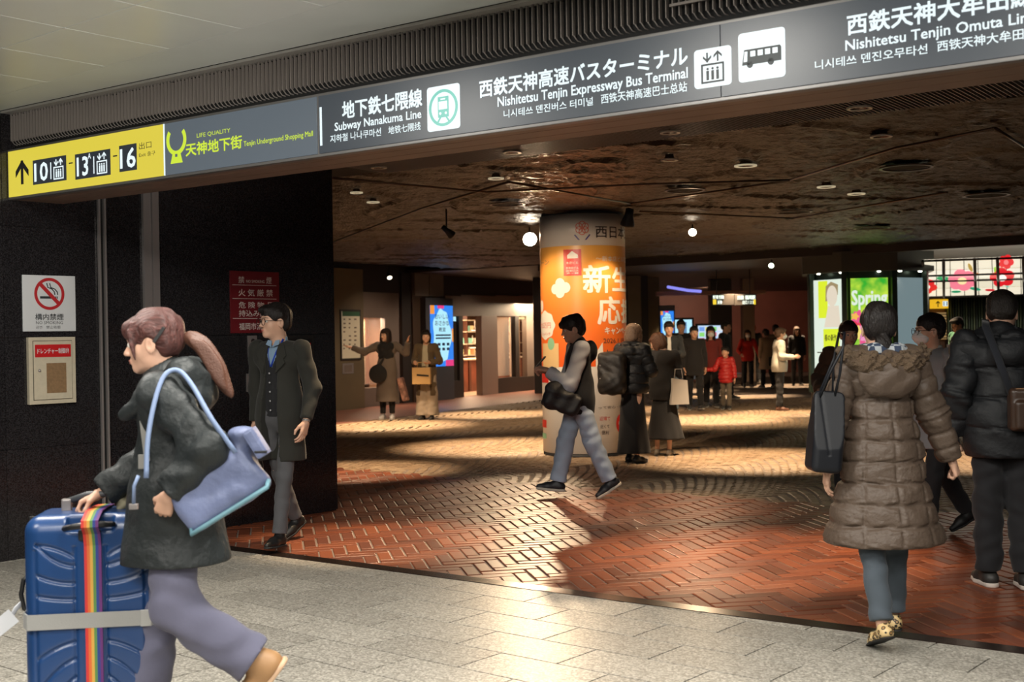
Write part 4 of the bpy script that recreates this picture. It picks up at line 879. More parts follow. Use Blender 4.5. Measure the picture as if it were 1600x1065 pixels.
def signage(label, pl, x0, y0, x1, y1, sx0, sy0, sx1, sy1, zb, body=True, d=0.25):
    a = pl.uv(x0, (y0+y1)/2)[0]; b = pl.uv(x1, (y0+y1)/2)[0]; t = thing('digital_signage', label, 'screen', pl.P((a+b)/2, 0, 0)); iv = Matrix.Translation(-t.location)
    zt = pl.uv((x0+x1)/2, y0)[1]; mb = MB(); pl.rect(mb, a, zb, b, zt, 0.04, d, 0.01); o = mb.build('case', mat('signage_case', (0.05, 0.055, 0.065), 0.4), t, False); o.matrix_parent_inverse = iv
    a, z0 = pl.uv(sx0, sy1); b, z1 = pl.uv(sx1, sy0); w, h = b-a, z1-z0
    def q(name, m, f, dd=d): mb = MB(); f(mb, dd); o = mb.build(name, m, t, False); o.matrix_parent_inverse = iv
    q('screen', emis('screen_blue', (0.02, 0.20, 0.75), 1.2), lambda mb, dd: pl.rect(mb, a, z0, b, z1, dd, dd+0.006))
    q('picture_shape', emis('screen_pale', (0.45, 0.85, 1.0), 1.0), lambda mb, dd: pl.poly(mb, [(a+w*.5+w*.40*math.cos(g)*(1+.12*math.cos(5*g)), z0+h*.5+h*.44*math.sin(g)*(1+.05*math.cos(7*g))) for g in [2*pi*k/40 for k in range(40)]], dd+0.006, 0.002))
    q('picture_shape', emis('screen_orange', (1.0, 0.35, 0.05), 0.9), lambda mb, dd: (pl.rect(mb, a, z1-h*.14, a+w*.18, z1, dd+0.006, dd+0.009), pl.rect(mb, b-w*.06, z0+h*.4, b, z0+h*.62, dd+0.006, dd+0.009)))
    q('picture_shape', emis('screen_pink', (0.9, 0.05, 0.25), 0.9), lambda mb, dd: (pl.rect(mb, a+w*.32, z1-h*.05, a+w*.6, z1, dd+0.008, dd+0.010), pl.rect(mb, b-w*.35, z0, b, z0+h*.10, dd+0.008, dd+0.010)))
    def tx(mb, dd):
        for s_, f0, f1, g0, g1 in (('おいしい', .2, .82, .78, .86), ('おさかな', .2, .82, .67, .75), ('教室', .36, .66, .57, .64)): text_on(mb, pl, s_, a+w*f0, z0+h*g0, a+w*f1, z0+h*g1, d=dd+0.010, off=0.01)
        for g0 in (.50, .45): pl.rect(mb, a+w*.22, z0+h*g0, a+w*.88, z0+h*(g0+.025), dd+0.008, dd+0.010)
        for g0 in (.34, .26): [pl.rect(mb, a+w*f, z0+h*g0, a+w*(f+.12), z0+h*(g0+.045), dd+0.008, dd+0.010) for f in (.3, .5, .7)]
    q('lettering', mat('screen_ink', (0.01, 0.03, 0.12), 0.5), tx); return t
signage('tall lit screen with blue fish class poster beside the two women', PH, 652, 466, 695, 620, 659, 478, 693, 573, 0.0)
# shop unit two: open shop with shelves and counter
t = hthing('storefront', 'grey panelled shop front with an open doorway and bottle shelves inside', 'shop front', 760)
for x0, x1 in ((695, 719), (719.5, 773), (773.5, 810), (810.5, 846)): hp('header_panel', x0, 462.5, x1, 493.5, -0.1, 0.02, M_shf, t, 0.006)
hp('glass_panel', 696, 494, 720, 600, -0.06, -0.05, mat('smoked_glass', (0.04, 0.035, 0.03), 0.12), t); hp('lit_label', 696, 494.5, 714, 501.5, -0.05, -0.03, emis('label_lit', (0.5, 0.85, 0.95), 1.0), t); hp('base_panel', 695, 594, 721, 621, -0.08, 0.03, M_shd, t, 0.006, 0.0)
hp('pier', 751, 493.5, 773.5, 615, -0.12, 0.06, mat('pier_warm', (0.23, 0.165, 0.135), 0.45), t, 0.006, 0.0); hp('mullion', 718, 493.5, 722, 615, -0.12, 0.02, M_shd, t, 0, 0.0); hp('mullion', 805.5, 493.5, 809.5, 590, -0.12, 0.02, M_shd, t)
hp('curtain', 788, 495, 805.5, 588, -0.25, -0.22, mat('curtain_beige', (0.42, 0.28, 0.19), 0.8, bump=(30, 0.4, 0.01)), t); hp('curtain', 809.5, 495, 823, 588, -0.25, -0.22, MATS['curtain_beige'], t); hp('lit_label', 808, 495, 822, 498.5, -0.05, -0.03, emis('label_warm', (1, 0.75, 0.3), 1.0), t)
hp('side_panel', 823, 493.5, 846, 588, -0.12, 0.02, M_shf, t); hp('base_panel', 773.5, 588, 810, 612, -0.12, 0.03, M_shd, t, 0.004, 0.0); hp('base_panel', 810.3, 586, 846, 609, -0.12, 0.03, M_shd, t, 0.004, 0.0)
hp('glass', 773.5, 493.5, 805.5, 588, -0.08, -0.075, MATS['shop_glass'], t)
a0, a1 = PH.uv(700, 560)[0], PH.uv(812, 560)[0]
mb = MB(); PH.rect(mb, a0-1, 0.0, a1+5.5, 0.012, -4.0, 0.0); o = mb.build('floor', mat('shop_floor', (0.45, 0.30, 0.20), 0.3), None, False); tag(o, kind='structure')
mb = MB(); PH.rect(mb, PH.uv(556, 560)[0]-0.5, 2.40, a1+5.5, 2.44, -4.0, -0.1); o = mb.build('ceiling', mat('shop_ceiling', (0.3, 0.22, 0.16), 0.6), None, False); tag(o, kind='structure')
for q in (PH.uv(625, 560)[0], a1+5.2):
    mb = MB(); PH.rect(mb, q, 0, q+0.1, 2.44, -4, -0.12); o = mb.build('wall_side', MATS['shop_wall'], None, False); tag(o, kind='structure')
ct = thing('shop_counter', 'dark red wood counter inside the open shop', 'counter', PH.P((a0+a1)/2, 0, -2.6)); iv = Matrix.Translation(-ct.location)
mb = MB(); PH.rect(mb, a0+0.9, 0.012, a1+2.5, 0.86, -1.75, -1.25, 0.01); o = mb.build('cabinet', mat('counter_red', (0.16, 0.05, 0.03), 0.4, var=(3, 0.3)), ct, False); o.matrix_parent_inverse = iv
mb = MB(); PH.rect(mb, a0+0.85, 0.86, a1+2.55, 0.90, -1.8, -1.2, 0.01); o = mb.build('countertop', mat('top_pale', (0.6, 0.5, 0.38), 0.3), ct, False); o.matrix_parent_inverse = iv
for i in range(1, 7):
    s_ = a0+0.9+i*(a1-a0+1.6)/7; mb = MB(); PH.rect(mb, s_-0.06, 0.03, s_+0.06, 0.85, -1.25, -1.22, 0.005); o = mb.build('front_batten', mat('batten', (0.08, 0.03, 0.02), 0.4), ct, False); o.matrix_parent_inverse = iv
sh = thing('display_shelf', 'lit shelves with bottles and boxes at the back of the shop', 'shelf', PH.P((a0+a1)/2, 0, -3.8)); iv = Matrix.Translation(-sh.location)
for z in (0.95, 1.27, 1.62, 1.95): mb = MB(); PH.rect(mb, a0+1, z, a1+4.5, z+0.03, -2.58, -2.2, 0.003); o = mb.build('shelf_board', MATS['top_pale'], sh, False); o.matrix_parent_inverse = iv
for s_ in (a0+1, a0+3, a1+1, a1+2.7, a1+4.45): mb = MB(); PH.rect(mb, s_, 0.012, s_+0.04, 2.1, -2.58, -2.2); o = mb.build('upright', MATS['batten'], sh, False); o.matrix_parent_inverse = iv
gc = [(0.75, 0.55, 0.3), (0.6, 0.2, 0.08), (0.8, 0.75, 0.65), (0.2, 0.5, 0.4), (0.75, 0.7, 0.35), (0.35, 0.12, 0.06)]
bt_p = [MB().lathe([(0.0001, 0), (0.035, 0), (0.036, 0.14), (0.014, 0.18), (0.013, 0.23), (0.0001, 0.23)], n=10), MB().box((0, 0, 0.08), (0.06, 0.05, 0.08), None, 0.006)]
cnt = 0
for z in (0.98, 1.30, 1.65):
    s_ = a0+1.12
    while s_ < a1+4.3:
        kk = random.random() < 0.55; src = bt_p[0 if kk else 1]; mb = MB(); mb.v, mb.f, mb.mi, mb.sm = list(src.v), list(src.f), list(src.mi), list(src.sm)
        o = mb.build('bottle' if kk else 'gift_box', mat('goods_%d' % random.randrange(6), gc[cnt % 6], 0.35), None, False); o.location = PH.P(s_, z, -2.35); o.rotation_euler = (0, 0, 0.4)
        tag(o, 'small bottle on the lit shelves inside the shop' if kk else 'small goods box on the lit shelves inside the shop', 'bottle' if kk else 'box', 'bottles on the shop shelves' if kk else 'boxes on the shop shelves'); cnt += 1; s_ += random.uniform(0.14, 0.24)
for (x, y, w_2, h_2, c_) in ((745, 505, 8, 9, (0.1, 0.9, 0.7)), (779, 515, 9, 20, (1, 0.9, 0.6)), (741, 516, 14, 2, (1, 0.85, 0.7)), (740, 543, 16, 3, (1, 0.8, 0.5)), (746, 553, 8, 8, (1, 0.9, 0.7))):
    a = PH.uv(x, y)[0]; q = thing('light_box', {505: 'small teal lit sign inside the shop', 515: 'tall pale lit panel behind the shop window', 516: 'thin lit strip above the shop shelves', 543: 'lit strip over the shop goods', 553: 'bright square showcase in the shop'}[y], 'lit panel', PH.P(a, 1.5, -1.9)); iv = Matrix.Translation(-q.location)
    pl3 = Plane(SO+PH.n*(-1.9), SD); b0 = pl3.uv(x-w_2/2, y+h_2/2); b1 = pl3.uv(x+w_2/2, y-h_2/2); mb = MB(); pl3.rect(mb, b0[0], b0[1], b1[0], b1[1], 0, 0.05, 0.005); o = mb.build('case', M_shf, q, False); o.matrix_parent_inverse = iv
    mb = MB(); pl3.rect(mb, b0[0]+.01, b0[1]+.01, b1[0]-.01, b1[1]-.01, 0.05, 0.055); o = mb.build('lit_face', emis('lb_%d' % y, c_, 2.5), q, False); o.matrix_parent_inverse = iv
p = PH.P((a0+a1)/2+1.6, 2.36, -1.2); area_light('shop_light', p, (p.x, p.y, 0), 5.5, 1.2, 900, (1, 0.72, 0.46))

# ------------------------------------------------------------------ far end of the hall
PB = Plane((3.0, 41.0, 0), TH); PB2 = Plane((1.5, 31.0, 0), (1, 0.0)); PB3 = Plane((2.0, 37.0, 0), (1, 0.0))
M_mar2 = mat('far_maroon', (0.16, 0.055, 0.038), 0.5, var=(1, 0.2))
def fp(name, pl, px0, px1, z0, z1, d0, d1, m, par=None, bev=0.0, py=540):
    a, b = pl.uv(px0, py)[0], pl.uv(px1, py)[0]; mb = MB(); pl.rect(mb, a, z0, b, z1, d0, d1, bev); o = mb.build(name, m, par, False)
    if par is not None: o.matrix_parent_inverse = Matrix.Translation(-par.location)
    return o
o = fp('wall_far', PB3, 500, 2300, 0, 3.2, -8.5, -8.2, M_mar2); tag(o, kind='structure')
o = fp('wall_far', PB2, 835, 1018, 0, 3.1, -1, -0.6, M_shd); tag(o, kind='structure')
for lab, x0, x1, m_, d in (('brown square pillar right behind the poster column', 982, 1003, M_olive, 0), ('olive square pillar left of the far screens', 1022, 1043, M_olive, -1.5), ('broad black pillar among the far crowd', 1141, 1178, M_shd, -3), ('pale pillar with a lit lower part at the far end', 1197, 1217, mat('pillar_pale', (0.22, 0.16, 0.12), 0.5), -3)):
    t = thing('pillar', lab, 'pillar', PB2.P(PB2.uv((x0+x1)/2, 540)[0], 0, d)); fp('shaft', PB2, x0, x1, 0, 2.97, d-0.4, d, m_, t, 0.02); fp('plinth', PB2, x0-1, x1+1, 0, 0.12, d-0.42, d+0.02, M_shd, t)
signage('second tall lit screen with the blue poster in the far hall', PB2, 1029, 477, 1053, 560, 1031, 486, 1050.5, 529, 0.0)
def screen(label, pl, x0, y0, x1, y1, col, shapes):
    a, z0 = pl.uv(x0, y1); b, z1 = pl.uv(x1, y0); t = thing('wall_screen', label, 'screen', pl.P((a+b)/2, (z0+z1)/2, 0)); iv = Matrix.Translation(-t.location); mb = MB(); pl.rect(mb, a-.05, z0-.05, b+.05, z1+.05, -0.1, 0.0, 0.01); o = mb.build('case', M_blk, t, False); o.matrix_parent_inverse = iv
    mb = MB(); pl.rect(mb, a, z0, b, z1, 0, 0.01); o = mb.build('display', emis('disp_%d' % x0, col, 1.1), t, False); o.matrix_parent_inverse = iv
    for i, (fx, fz, fw, fh_, c_) in enumerate(shapes):
        mb = MB(); pl.rect(mb, a+(b-a)*fx, z0+(z1-z0)*fz, a+(b-a)*(fx+fw), z0+(z1-z0)*(fz+fh_), 0.01, 0.014); o = mb.build('picture_shape', emis('ds_%d_%d' % (x0, i), c_, 0.9), t, False); o.matrix_parent_inverse = iv
screen('wide pale blue screen behind the far crowd', PB2, 1054, 499, 1081, 535, (0.45, 0.8, 0.95), [(.3, .2, .4, .7, (.15, .3, .5)), (0, 0, 1, .1, (.7, .9, 1))])
screen('multicoloured route screen behind the masked woman', PB2, 1091, 508, 1130, 537, (0.5, 0.65, 0.85), [(.05+.24*(i % 4), .1+.3*(i//4), .2, .22, [(.8, .2, .25), (.85, .9, .9), (.3, .8, .2), (.9, .8, .2), (.2, .4, .9), (.9, .9, .95)][i*5 % 6]) for i in range(12)])
t = thing('hanging_sign', 'black hanging sign with small lit lettering over the far crowd', 'sign', PB2.P(PB2.uv(1147, 468)[0], 2.3, 2.0)); pl = Plane((1.5, 29.0, 0), (1, 0)); iv = Matrix.Translation(-t.location)
def lp(name, mb, m, t=t, iv=None):
    o = mb.build(name, m, t, False); o.matrix_parent_inverse = Matrix.Translation(-t.location); return o
lp('board', pbox(pl, 1112, 459, 1147, 477, -0.08, 0, bev=.01), M_shd); lp('board', pbox(pl, 1148, 459, 1182, 477, -0.08, 0, bev=.01), M_shd)
mb = MB(); text_px(mb, pl, '地下鉄 空港線', (1114, 467), (1131, 461), d=.01, off=0.03); text_px(mb, pl, '天神', (1121, 475), (1128, 469), d=.01, off=0.03); text_px(mb, pl, '西鉄 福岡駅', (1152, 468), (1180, 461), d=.01, off=0.03); text_px(mb, pl, '出口 1 2 3', (1160, 475), (1177, 469), d=.01, off=0.03); lp('lettering', mb, emis('far_letters', (0.9, 1, 0.85), 1.3))
mb = pbox(pl, 1114, 467.5, 1119, 475.5, 0, .012); pbox(pl, 1177.5, 467.5, 1180.5, 475.5, 0, .012, mb); lp('yellow_patch', mb, emis('far_yellow', (1, 0.7, 0.05), 1.0))
mb = MB()
for q in (1120, 1172): a = pl.uv(q, 458)[0]; mb.tube([pl.P(a, pl.uv(q, 459)[1], -.04), pl.P(a, 2.97, -.04)], .012, n=6)
lp('hanger', mb, M_blk)
t = thing('light_cove', 'violet lit cove strip across the far ceiling', 'light', atd(1065, 451, 30)); mb = MB(); mb.tube([atd(1043, 448, 29.8), atd(1075, 453.5, 30), atd(1095, 455, 30.2)], 0.035, n=8); o = mb.build('strip', emis('violet_strip', (0.28, 0.28, 0.95), 1.0), t, False); o.matrix_parent_inverse = Matrix.Translation(-t.location)
mb = MB(); mb.box(atd(1110, 457.5, 30.3), (1.35, 0.1, 0.05), None, .01); o = mb.build('ledge', mat('ledge_brown', (0.25, 0.13, 0.09), 0.5), t, False); o.matrix_parent_inverse = Matrix.Translation(-t.location)

# ------------------------------------------------------------------ octagonal poster kiosk
KC = atd(1356, 600, 23.0); KC.z = 0; kr = 1.02
kk = thing('poster_kiosk', 'octagonal kiosk with lit posters and a dark canopy', 'kiosk', KC); kiv = Matrix.Translation(-KC)
ka = math.atan2(-KC.y, -KC.x)+0.05
M_kg = mat('kiosk_green', (0.035, 0.055, 0.045), 0.3, 0.6)
def oct_(mb, r, z0, z1, rot=pi/8):
    V = [KC+Vector((r*math.cos(ka+rot+k*pi/4), r*math.sin(ka+rot+k*pi/4), z)) for z in (z0, z1) for k in range(8)]
    mb.add(V, [tuple(range(7, -1, -1)), tuple(range(8, 16))]+[(k, (k+1) % 8, 8+(k+1) % 8, 8+k) for k in range(8)]); return mb
def kp(name, mb, m, lab=None): o = mb.build(name, m, kk, False); o.matrix_parent_inverse = kiv; return o
rc = kr/math.cos(pi/8)
kp('plinth', oct_(MB(), rc*1.01, 0, 0.35), M_shd); kp('core', oct_(MB(), rc*0.93, 0.35, 2.54), M_kg); kp('canopy', oct_(MB(), rc*1.14, 2.54, 2.90), mat('canopy_grey', (0.05, 0.052, 0.048), 0.4)); kp('canopy_neck', oct_(MB(), rc*0.9, 2.90, 2.98), M_shd)
for k in range(8):
    a = ka+pi/8+k*pi/4; c = KC+Vector((rc*math.cos(a), rc*math.sin(a), 0)); MB().box; mb = MB(); mb.box(c*0.99+KC*0.01+Vector((0, 0, 1.45)), (0.05, 0.05, 1.10), rotz(a), 0.008); kp('corner_post', mb, M_kg)
def kface(k, dark=False):
    a = ka+k*pi/4; n = Vector((math.cos(a), math.sin(a), 0)); u = Vector((-n.y, n.x, 0)); o = KC+n*kr*0.97; pl = Plane(o, u)
    if pl.n.dot(n) < 0: pl = Plane(o, -u)
    return pl
hw = kr*math.tan(pi/8)-0.10
P0_ = kface(0); mb = MB(); P0_.rect(mb, -hw, 0.75, hw, 2.42, 0, 0.012)
m_sp = mat('poster_spring', (0.02, 0.02, 0.02), 0.3); nt = m_sp.node_tree; bs = nt.nodes['Principled BSDF']; geo = nt.nodes.new('ShaderNodeNewGeometry'); n_ = nt.nodes.new('ShaderNodeTexNoise'); n_.inputs['Scale'].default_value = 4.5; cr = nt.nodes.new('ShaderNodeValToRGB'); el = cr.color_ramp.elements; el[0].position = .35; el[1].position = .68; el[0].color = (0.03, 0.42, 0.03, 1); el[1].color = (0.55, 0.78, 0.06, 1)
nt.links.new(geo.outputs['Position'], n_.inputs['Vector']); nt.links.new(n_.outputs['Fac'], cr.inputs['Fac']); nt.links.new(cr.outputs['Color'], bs.inputs['Emission Color']); bs.inputs['Emission Strength'].default_value = 1.0
kp('spring_poster', mb, m_sp); E_pw = emis('poster_glow', (0.88, 1.0, 0.86), 0.85)
mb = MB(); text_on(mb, P0_, 'Spring', -hw+0.02, 1.86, hw-0.02, 2.20, d=0.016, off=0.02); P0_.rect(mb, -hw*.1, 1.80, hw*.5, 1.83, .012, .016); kp('lettering', mb, E_pw)
fc_ = [(0.9, 0.1, 0.3), (0.95, 0.35, 0.6), (1, 0.55, 0.1), (0.85, 0.05, 0.1), (0.6, 0.15, 0.5), (1, 0.8, 0.2)]
for i in range(16):
    mb = MB(); cx_, cz = -hw*0.82+random.random()*hw*1.0, 1.25+random.random()*0.52; rr = random.uniform(.05, .11); P0_.poly(mb, [(cx_+rr*(1+.25*math.cos(5*g))*math.cos(g), cz+rr*(1+.25*math.cos(5*g))*math.sin(g)) for g in [2*pi*q/20 for q in range(20)]], 0.012+0.0006*i, 0.002); kp('flower', mb, emis('kf_%d' % (i % 6), fc_[i % 6], 0.9))
mb = MB(); P0_.rect(mb, -hw, 0.75, hw, 1.15, .012, .015); kp('poster_foot', mb, E_pw)
for k in (1, 7, 2, 6):
    pl = kface(k)
    if (pl.P(0, 0)-KC).dot(-KC) < -2: continue
    left = pl.P(0, 0).x < KC.x; mb = MB(); pl.rect(mb, -hw-0.04, 0.45, hw+0.04, 2.42, 0, 0.012); kp('lit_poster', mb, E_pw if left else emis('poster_cool', (0.30, 0.42, 0.45), 0.5))
    if left:
        mb = MB(); pl.rect(mb, -hw*.75, 1.72, -hw*0.05, 2.40, .012, .016); pl.rect(mb, -hw*0.4, 1.15, hw*.8, 1.52, .012, .016); kp('yellow_area', mb, emis('poster_lime', (0.72, 0.85, 0.03), 1.0))
        mb = MB(); c = (hw*.3, 2.12); pl.poly(mb, [(c[0]+.13*math.cos(g), c[1]+.19*math.sin(g)) for g in [2*pi*q/20 for q in range(20)]], .016, .003); pl.poly(mb, [(c[0]-.10, c[1]-.18), (c[0]+.16, c[1]-.18), (c[0]+.2, 1.55), (c[0]-.2, 1.55)], .016, .002); kp('portrait_shape', mb, emis('poster_skin', (0.85, 0.75, 0.6), 0.9))
        mb = MB(); pl.poly(mb, [(c[0]-.16, c[1]-.1), (c[0]+.14, c[1]+.02), (c[0]+.15, c[1]+.20), (c[0]-.02, c[1]+.26), (c[0]-.15, c[1]+.18)], .0155, .002); kp('portrait_hair', mb, emis('poster_tan', (0.5, 0.38, 0.2), 0.7))
        mb = MB(); pl.rect(mb, -hw*.9, 1.08, hw*.2, 1.10, .012, .016); pl.rect(mb, -hw*.6, .98, hw*.9, 1.01, .012, .016); text_on(mb, pl, '春の新作', -hw*.3, 1.3, hw*.6, 1.42, d=.018); kp('lettering', mb, mat('kiosk_ink', (0.05, 0.06, 0.05), .5))
for i, a in enumerate((-0.9, -0.45, 0.15, 0.5, 0.95)):
    c = KC+Vector((math.cos(ka+a)*kr*1.09, math.sin(ka+a)*kr*1.09, 2.535)); mb = MB(); mb.lathe([(0.0001, -0.02), (0.03, -0.018), (0.035, 0)], c=c, n=12); kp('canopy_light', mb, emis('kl', (1, 1, 0.8), 7))
    if i in (1, 3): spot_light('canopy_light', c+Vector((0, 0, -.03)), c*1.0+Vector((0, 0, -2)), 12, 100, .8, (1, .95, .75))
# vertical light tube and exit sign beside the kiosk
t = thing('glass_pillar', 'blue grey glass pillar with a white light tube right of the kiosk', 'pillar', atd(1426, 600, 24.5)*Vector((1, 1, 0)).length if False else Vector((atd(1426, 600, 24.5).x, 24.5, 0))); pl = Plane((t.location.x, 24.5, 0), (1, 0))
lp('glass_body', pbox(pl, 1414, 425, 1440, 655, -0.5, 0, bev=.02), mat('blue_glass', (0.05, 0.075, 0.09), 0.1), t); lp('light_tube', pbox(pl, 1415, 442, 1420.5, 545, 0, .04, bev=.01), emis('tube_white', (0.85, 0.9, 1), 1.3), t)
t = thing('exit_sign', 'small green and white emergency exit sign on the glass pillar', 'sign', pl.P(pl.uv(1428, 475)[0], pl.uv(1428, 475)[1], 0.05)); lp('plate', pbox(pl, 1421, 469, 1435.5, 482, 0, .05, bev=.005), emis('exit_pale', (0.35, 0.75, 0.65), 0.9), t)
mb = MB(); a = pl.uv(1425, 478.5); mb.ring(pl.P(a[0]+.03, a[1]+.045, .052), Vector((1, 0, 0)), Vector((0, 0, 1)), pl.n, .001, .014, .003, n=10); pl.poly(mb, [(a[0], a[1]), (a[0]+.05, a[1]+.03), (a[0]+.06, a[1]+.02), (a[0]+.02, a[1]-.03)], .052, .003); pl.rect(mb, a[0]+.08, a[1]-.03, a[0]+.13, a[1]+.06, .052, .055); lp('running_figure', mb, emis('exit_green', (0.02, 0.35, 0.15), 0.9), t)
# ------------------------------------------------------------------ stained-glass canopy and what stands under it
t = thing('stained_glass_canopy', 'lit stained glass ceiling panel with red and pink flowers at the right', 'light', Vector((9.0, 24.0, 2.4)))
NA, NB = atd(1442, 405, 21.5), atd(1640, 398, 20.5); FA, FB = atd(1441, 463, 27.5), atd(1640, 458, 27.5)
def gl(u, v, d=0.0):
    p = NA.lerp(NB, u).lerp(FA.lerp(FB, u), v); n = (NB-NA).cross(FA-NA).normalized(); n = -n if n.z > 0 else n; return p+n*d
def gpoly(mb, pts, d): V = [gl(a, b, d) for a, b in pts]; mb.add(V+[gl(a, b, d+0.004) for a, b in pts], [tuple(range(len(pts))), tuple(range(len(pts), 2*len(pts)))]); return mb
NU, NV = 9, 4
for i in range(NU):
    for j in range(NV):
        mb = MB(); e = 0.003; gpoly(mb, [(i/NU+e, j/NV+e*2), ((i+1)/NU-e, j/NV+e*2), ((i+1)/NU-e, (j+1)/NV-e*2), (i/NU+e, (j+1)/NV-e*2)], 0); lp('glass_pane', mb, emis('pane_%d' % ((i*3+j) % 3), [(0.95, 0.86, 0.66), (1.0, 0.92, 0.74), (0.88, 0.80, 0.60)][(i*3+j) % 3], 0.95), t)
mb = MB()
for u in (0.0, 0.17, 0.42, 0.60, 0.80, 1.0): mb.tube([gl(u, 0, .03), gl(u, 1, .03)], 0.028, n=6)
for v in (0.0, 0.35, 0.5, 1.0): mb.tube([gl(0, v, .03), gl(1, v, .03)], 0.022, n=6)
lp('lead_frame', mb, M_blk, t)
def uvp(px, py):
    """pane coordinates of a pixel"""
    r = ray(px, py); e = Vector((0, 0, EYE)); n = (NB-NA).cross(FA-NA).normalized(); q = e+r*((NA-e).dot(n)/r.dot(n)); best = min(((gl(a/60, b/40)-q).length, a/60, b/40) for a in range(61) for b in range(41)); return best[1], best[2]
def flower(px, py, r, col, cc, seed, pet=5):
    u, v = uvp(px, py)
    for k in range(pet):
        g = 2*pi*k/pet+seed; cu_, cv = u+r*0.55*math.cos(g), v+r*2.6*0.55*math.sin(g); mb = MB(); gpoly(mb, [(cu_+r*.46*math.cos(h_), cv+r*2.6*.46*math.sin(h_)) for h_ in [2*pi*q/12 for q in range(12)]], .012+.001*(k % 2)); lp('petal', mb, emis('petal_%d' % int(col[1]*100+col[0]*10), col, 1.0), t)
    mb = MB(); gpoly(mb, [(u+r*.33*math.cos(h_), v+r*2.6*.33*math.sin(h_)) for h_ in [2*pi*q/12 for q in range(12)]], .018); lp('flower_centre', mb, emis('fc_%d' % int(cc[2]*100), cc, 1.0), t)
flower(1503, 440, .115, (0.95, 0.22, 0.30), (1, 0.8, 0.4), .3, 6); flower(1567, 437, .10, (0.75, 0.01, 0.02), (1, 0.95, 0.85), .8); flower(1449, 447, .085, (0.75, 0.01, 0.02), (1, 0.95, 0.85), .2); flower(1571, 408, .06, (0.80, 0.01, 0.02), (0.9, 0.2, 0.2), .1)
for (px, py, a_, L_, c_) in ((1474, 434, .1, .07, (0.02, 0.35, 0.12)), (1496, 457, .0, .05, (0.01, 0.28, 0.12)), (1525, 454, .3, .06, (0.01, 0.30, 0.15)), (1556, 425, 1.4, .05, (0.35, 0.65, 0.05)), (1576, 450, 1.0, .035, (0.2, 0.6, 0.45)), (1517, 418, 1.2, .05, (0.45, 0.28, 0.03)), (1524, 428, .2, .05, (0.6, 0.2, 0.03)), (1548, 457, .1, .05, (0.6, 0.01, 0.02))):
    u, v = uvp(px, py); mb = MB(); gpoly(mb, [(u+(L_*math.cos(h_)*math.cos(a_)-L_*.35*math.sin(h_)*math.sin(a_))*.8, v+2.6*(L_*math.cos(h_)*math.sin(a_)+L_*.35*math.sin(h_)*math.cos(a_))*.8) for h_ in [2*pi*q/10 for q in range(10)]], .011); lp('leaf', mb, emis('leaf_%d_%d' % (px, py), c_, 1.0), t)
pl = Plane((6.0, 28.0, 0), (1, 0))
o = MB(); pl.rect(o, 2.9, 0, 9, 2.3, -0.3, -0.1); o = o.build('wall_far', mat('wall_brown', (0.12, 0.06, 0.035), 0.5), None, False); tag(o, kind='structure')
t = thing('slatted_screen', 'dark green wall of upright metal slats under the stained glass', 'wall panel', (pl.P(pl.uv(1540, 540)[0], 0, 0))); a0, a1 = pl.uv(1479, 520)[0], pl.uv(1640, 520)[0]
for i in range(40):
    s_ = a0+(a1-a0)*i/40; mb = MB(); mb.tube([pl.P(s_+.03, 0, .05), pl.P(s_+.03, 2.25, .05)], .026, n=8); lp('slat', mb, mat('slat_%d' % (i % 3), [(0.05, 0.075, 0.05), (0.09, 0.11, 0.07), (0.035, 0.045, 0.04)][i % 3], 0.3, 0.6), t)
lp('backing', (lambda m_: pl.rect(m_, a0, 0, a1, 2.25, -.1, .0))(MB()), M_shd, t)
t = thing('platform_sign', 'small yellow lit sign with an arrow left of the slatted screen', 'sign', pl.P(pl.uv(1467, 475)[0], 2.0, .2)); lp('board', pbox(pl, 1455, 467.5, 1478, 482, -.098, .15, bev=.005), emis('y2', (0.9, 0.5, 0.02), 0.9), t); lp('number_plate', pbox(pl, 1469.5, 470.5, 1477, 478.5, .15, .16), emis('y3', (0.7, 0.85, 0.9), 1), t)
a = pl.uv(1462, 475); lp('arrow', arrow(pl, a[0], a[1]-.07, a[1]+.07, .09, .02, .15), M_blk, t)
mb = MB(); text_px(mb, pl, '11', (1470.5, 477.5), (1476, 471.5), d=.165, off=0.02); lp('lettering', mb, M_blk, t)
t = thing('lattice_window', 'lit lattice window beside the slatted screen', 'window', pl.P(pl.uv(1471, 510)[0], 1.2, .1)); lp('lit_pane', pbox(pl, 1464, 488, 1478, 530, .0, .02), emis('lat', (0.65, 0.4, 0.15), 0.45), t)
for q in range(9): lp('lattice_bar', pbox(pl, 1464, 490+q*4.6, 1478, 491.8+q*4.6, .02, .05), M_shd, t)
area_light('canopy_glow', gl(.5, .5, .05), gl(.5, .5, .05)+Vector((0, -.4, -2)), 3.0, 3.0, 120, (1, .9, .7))

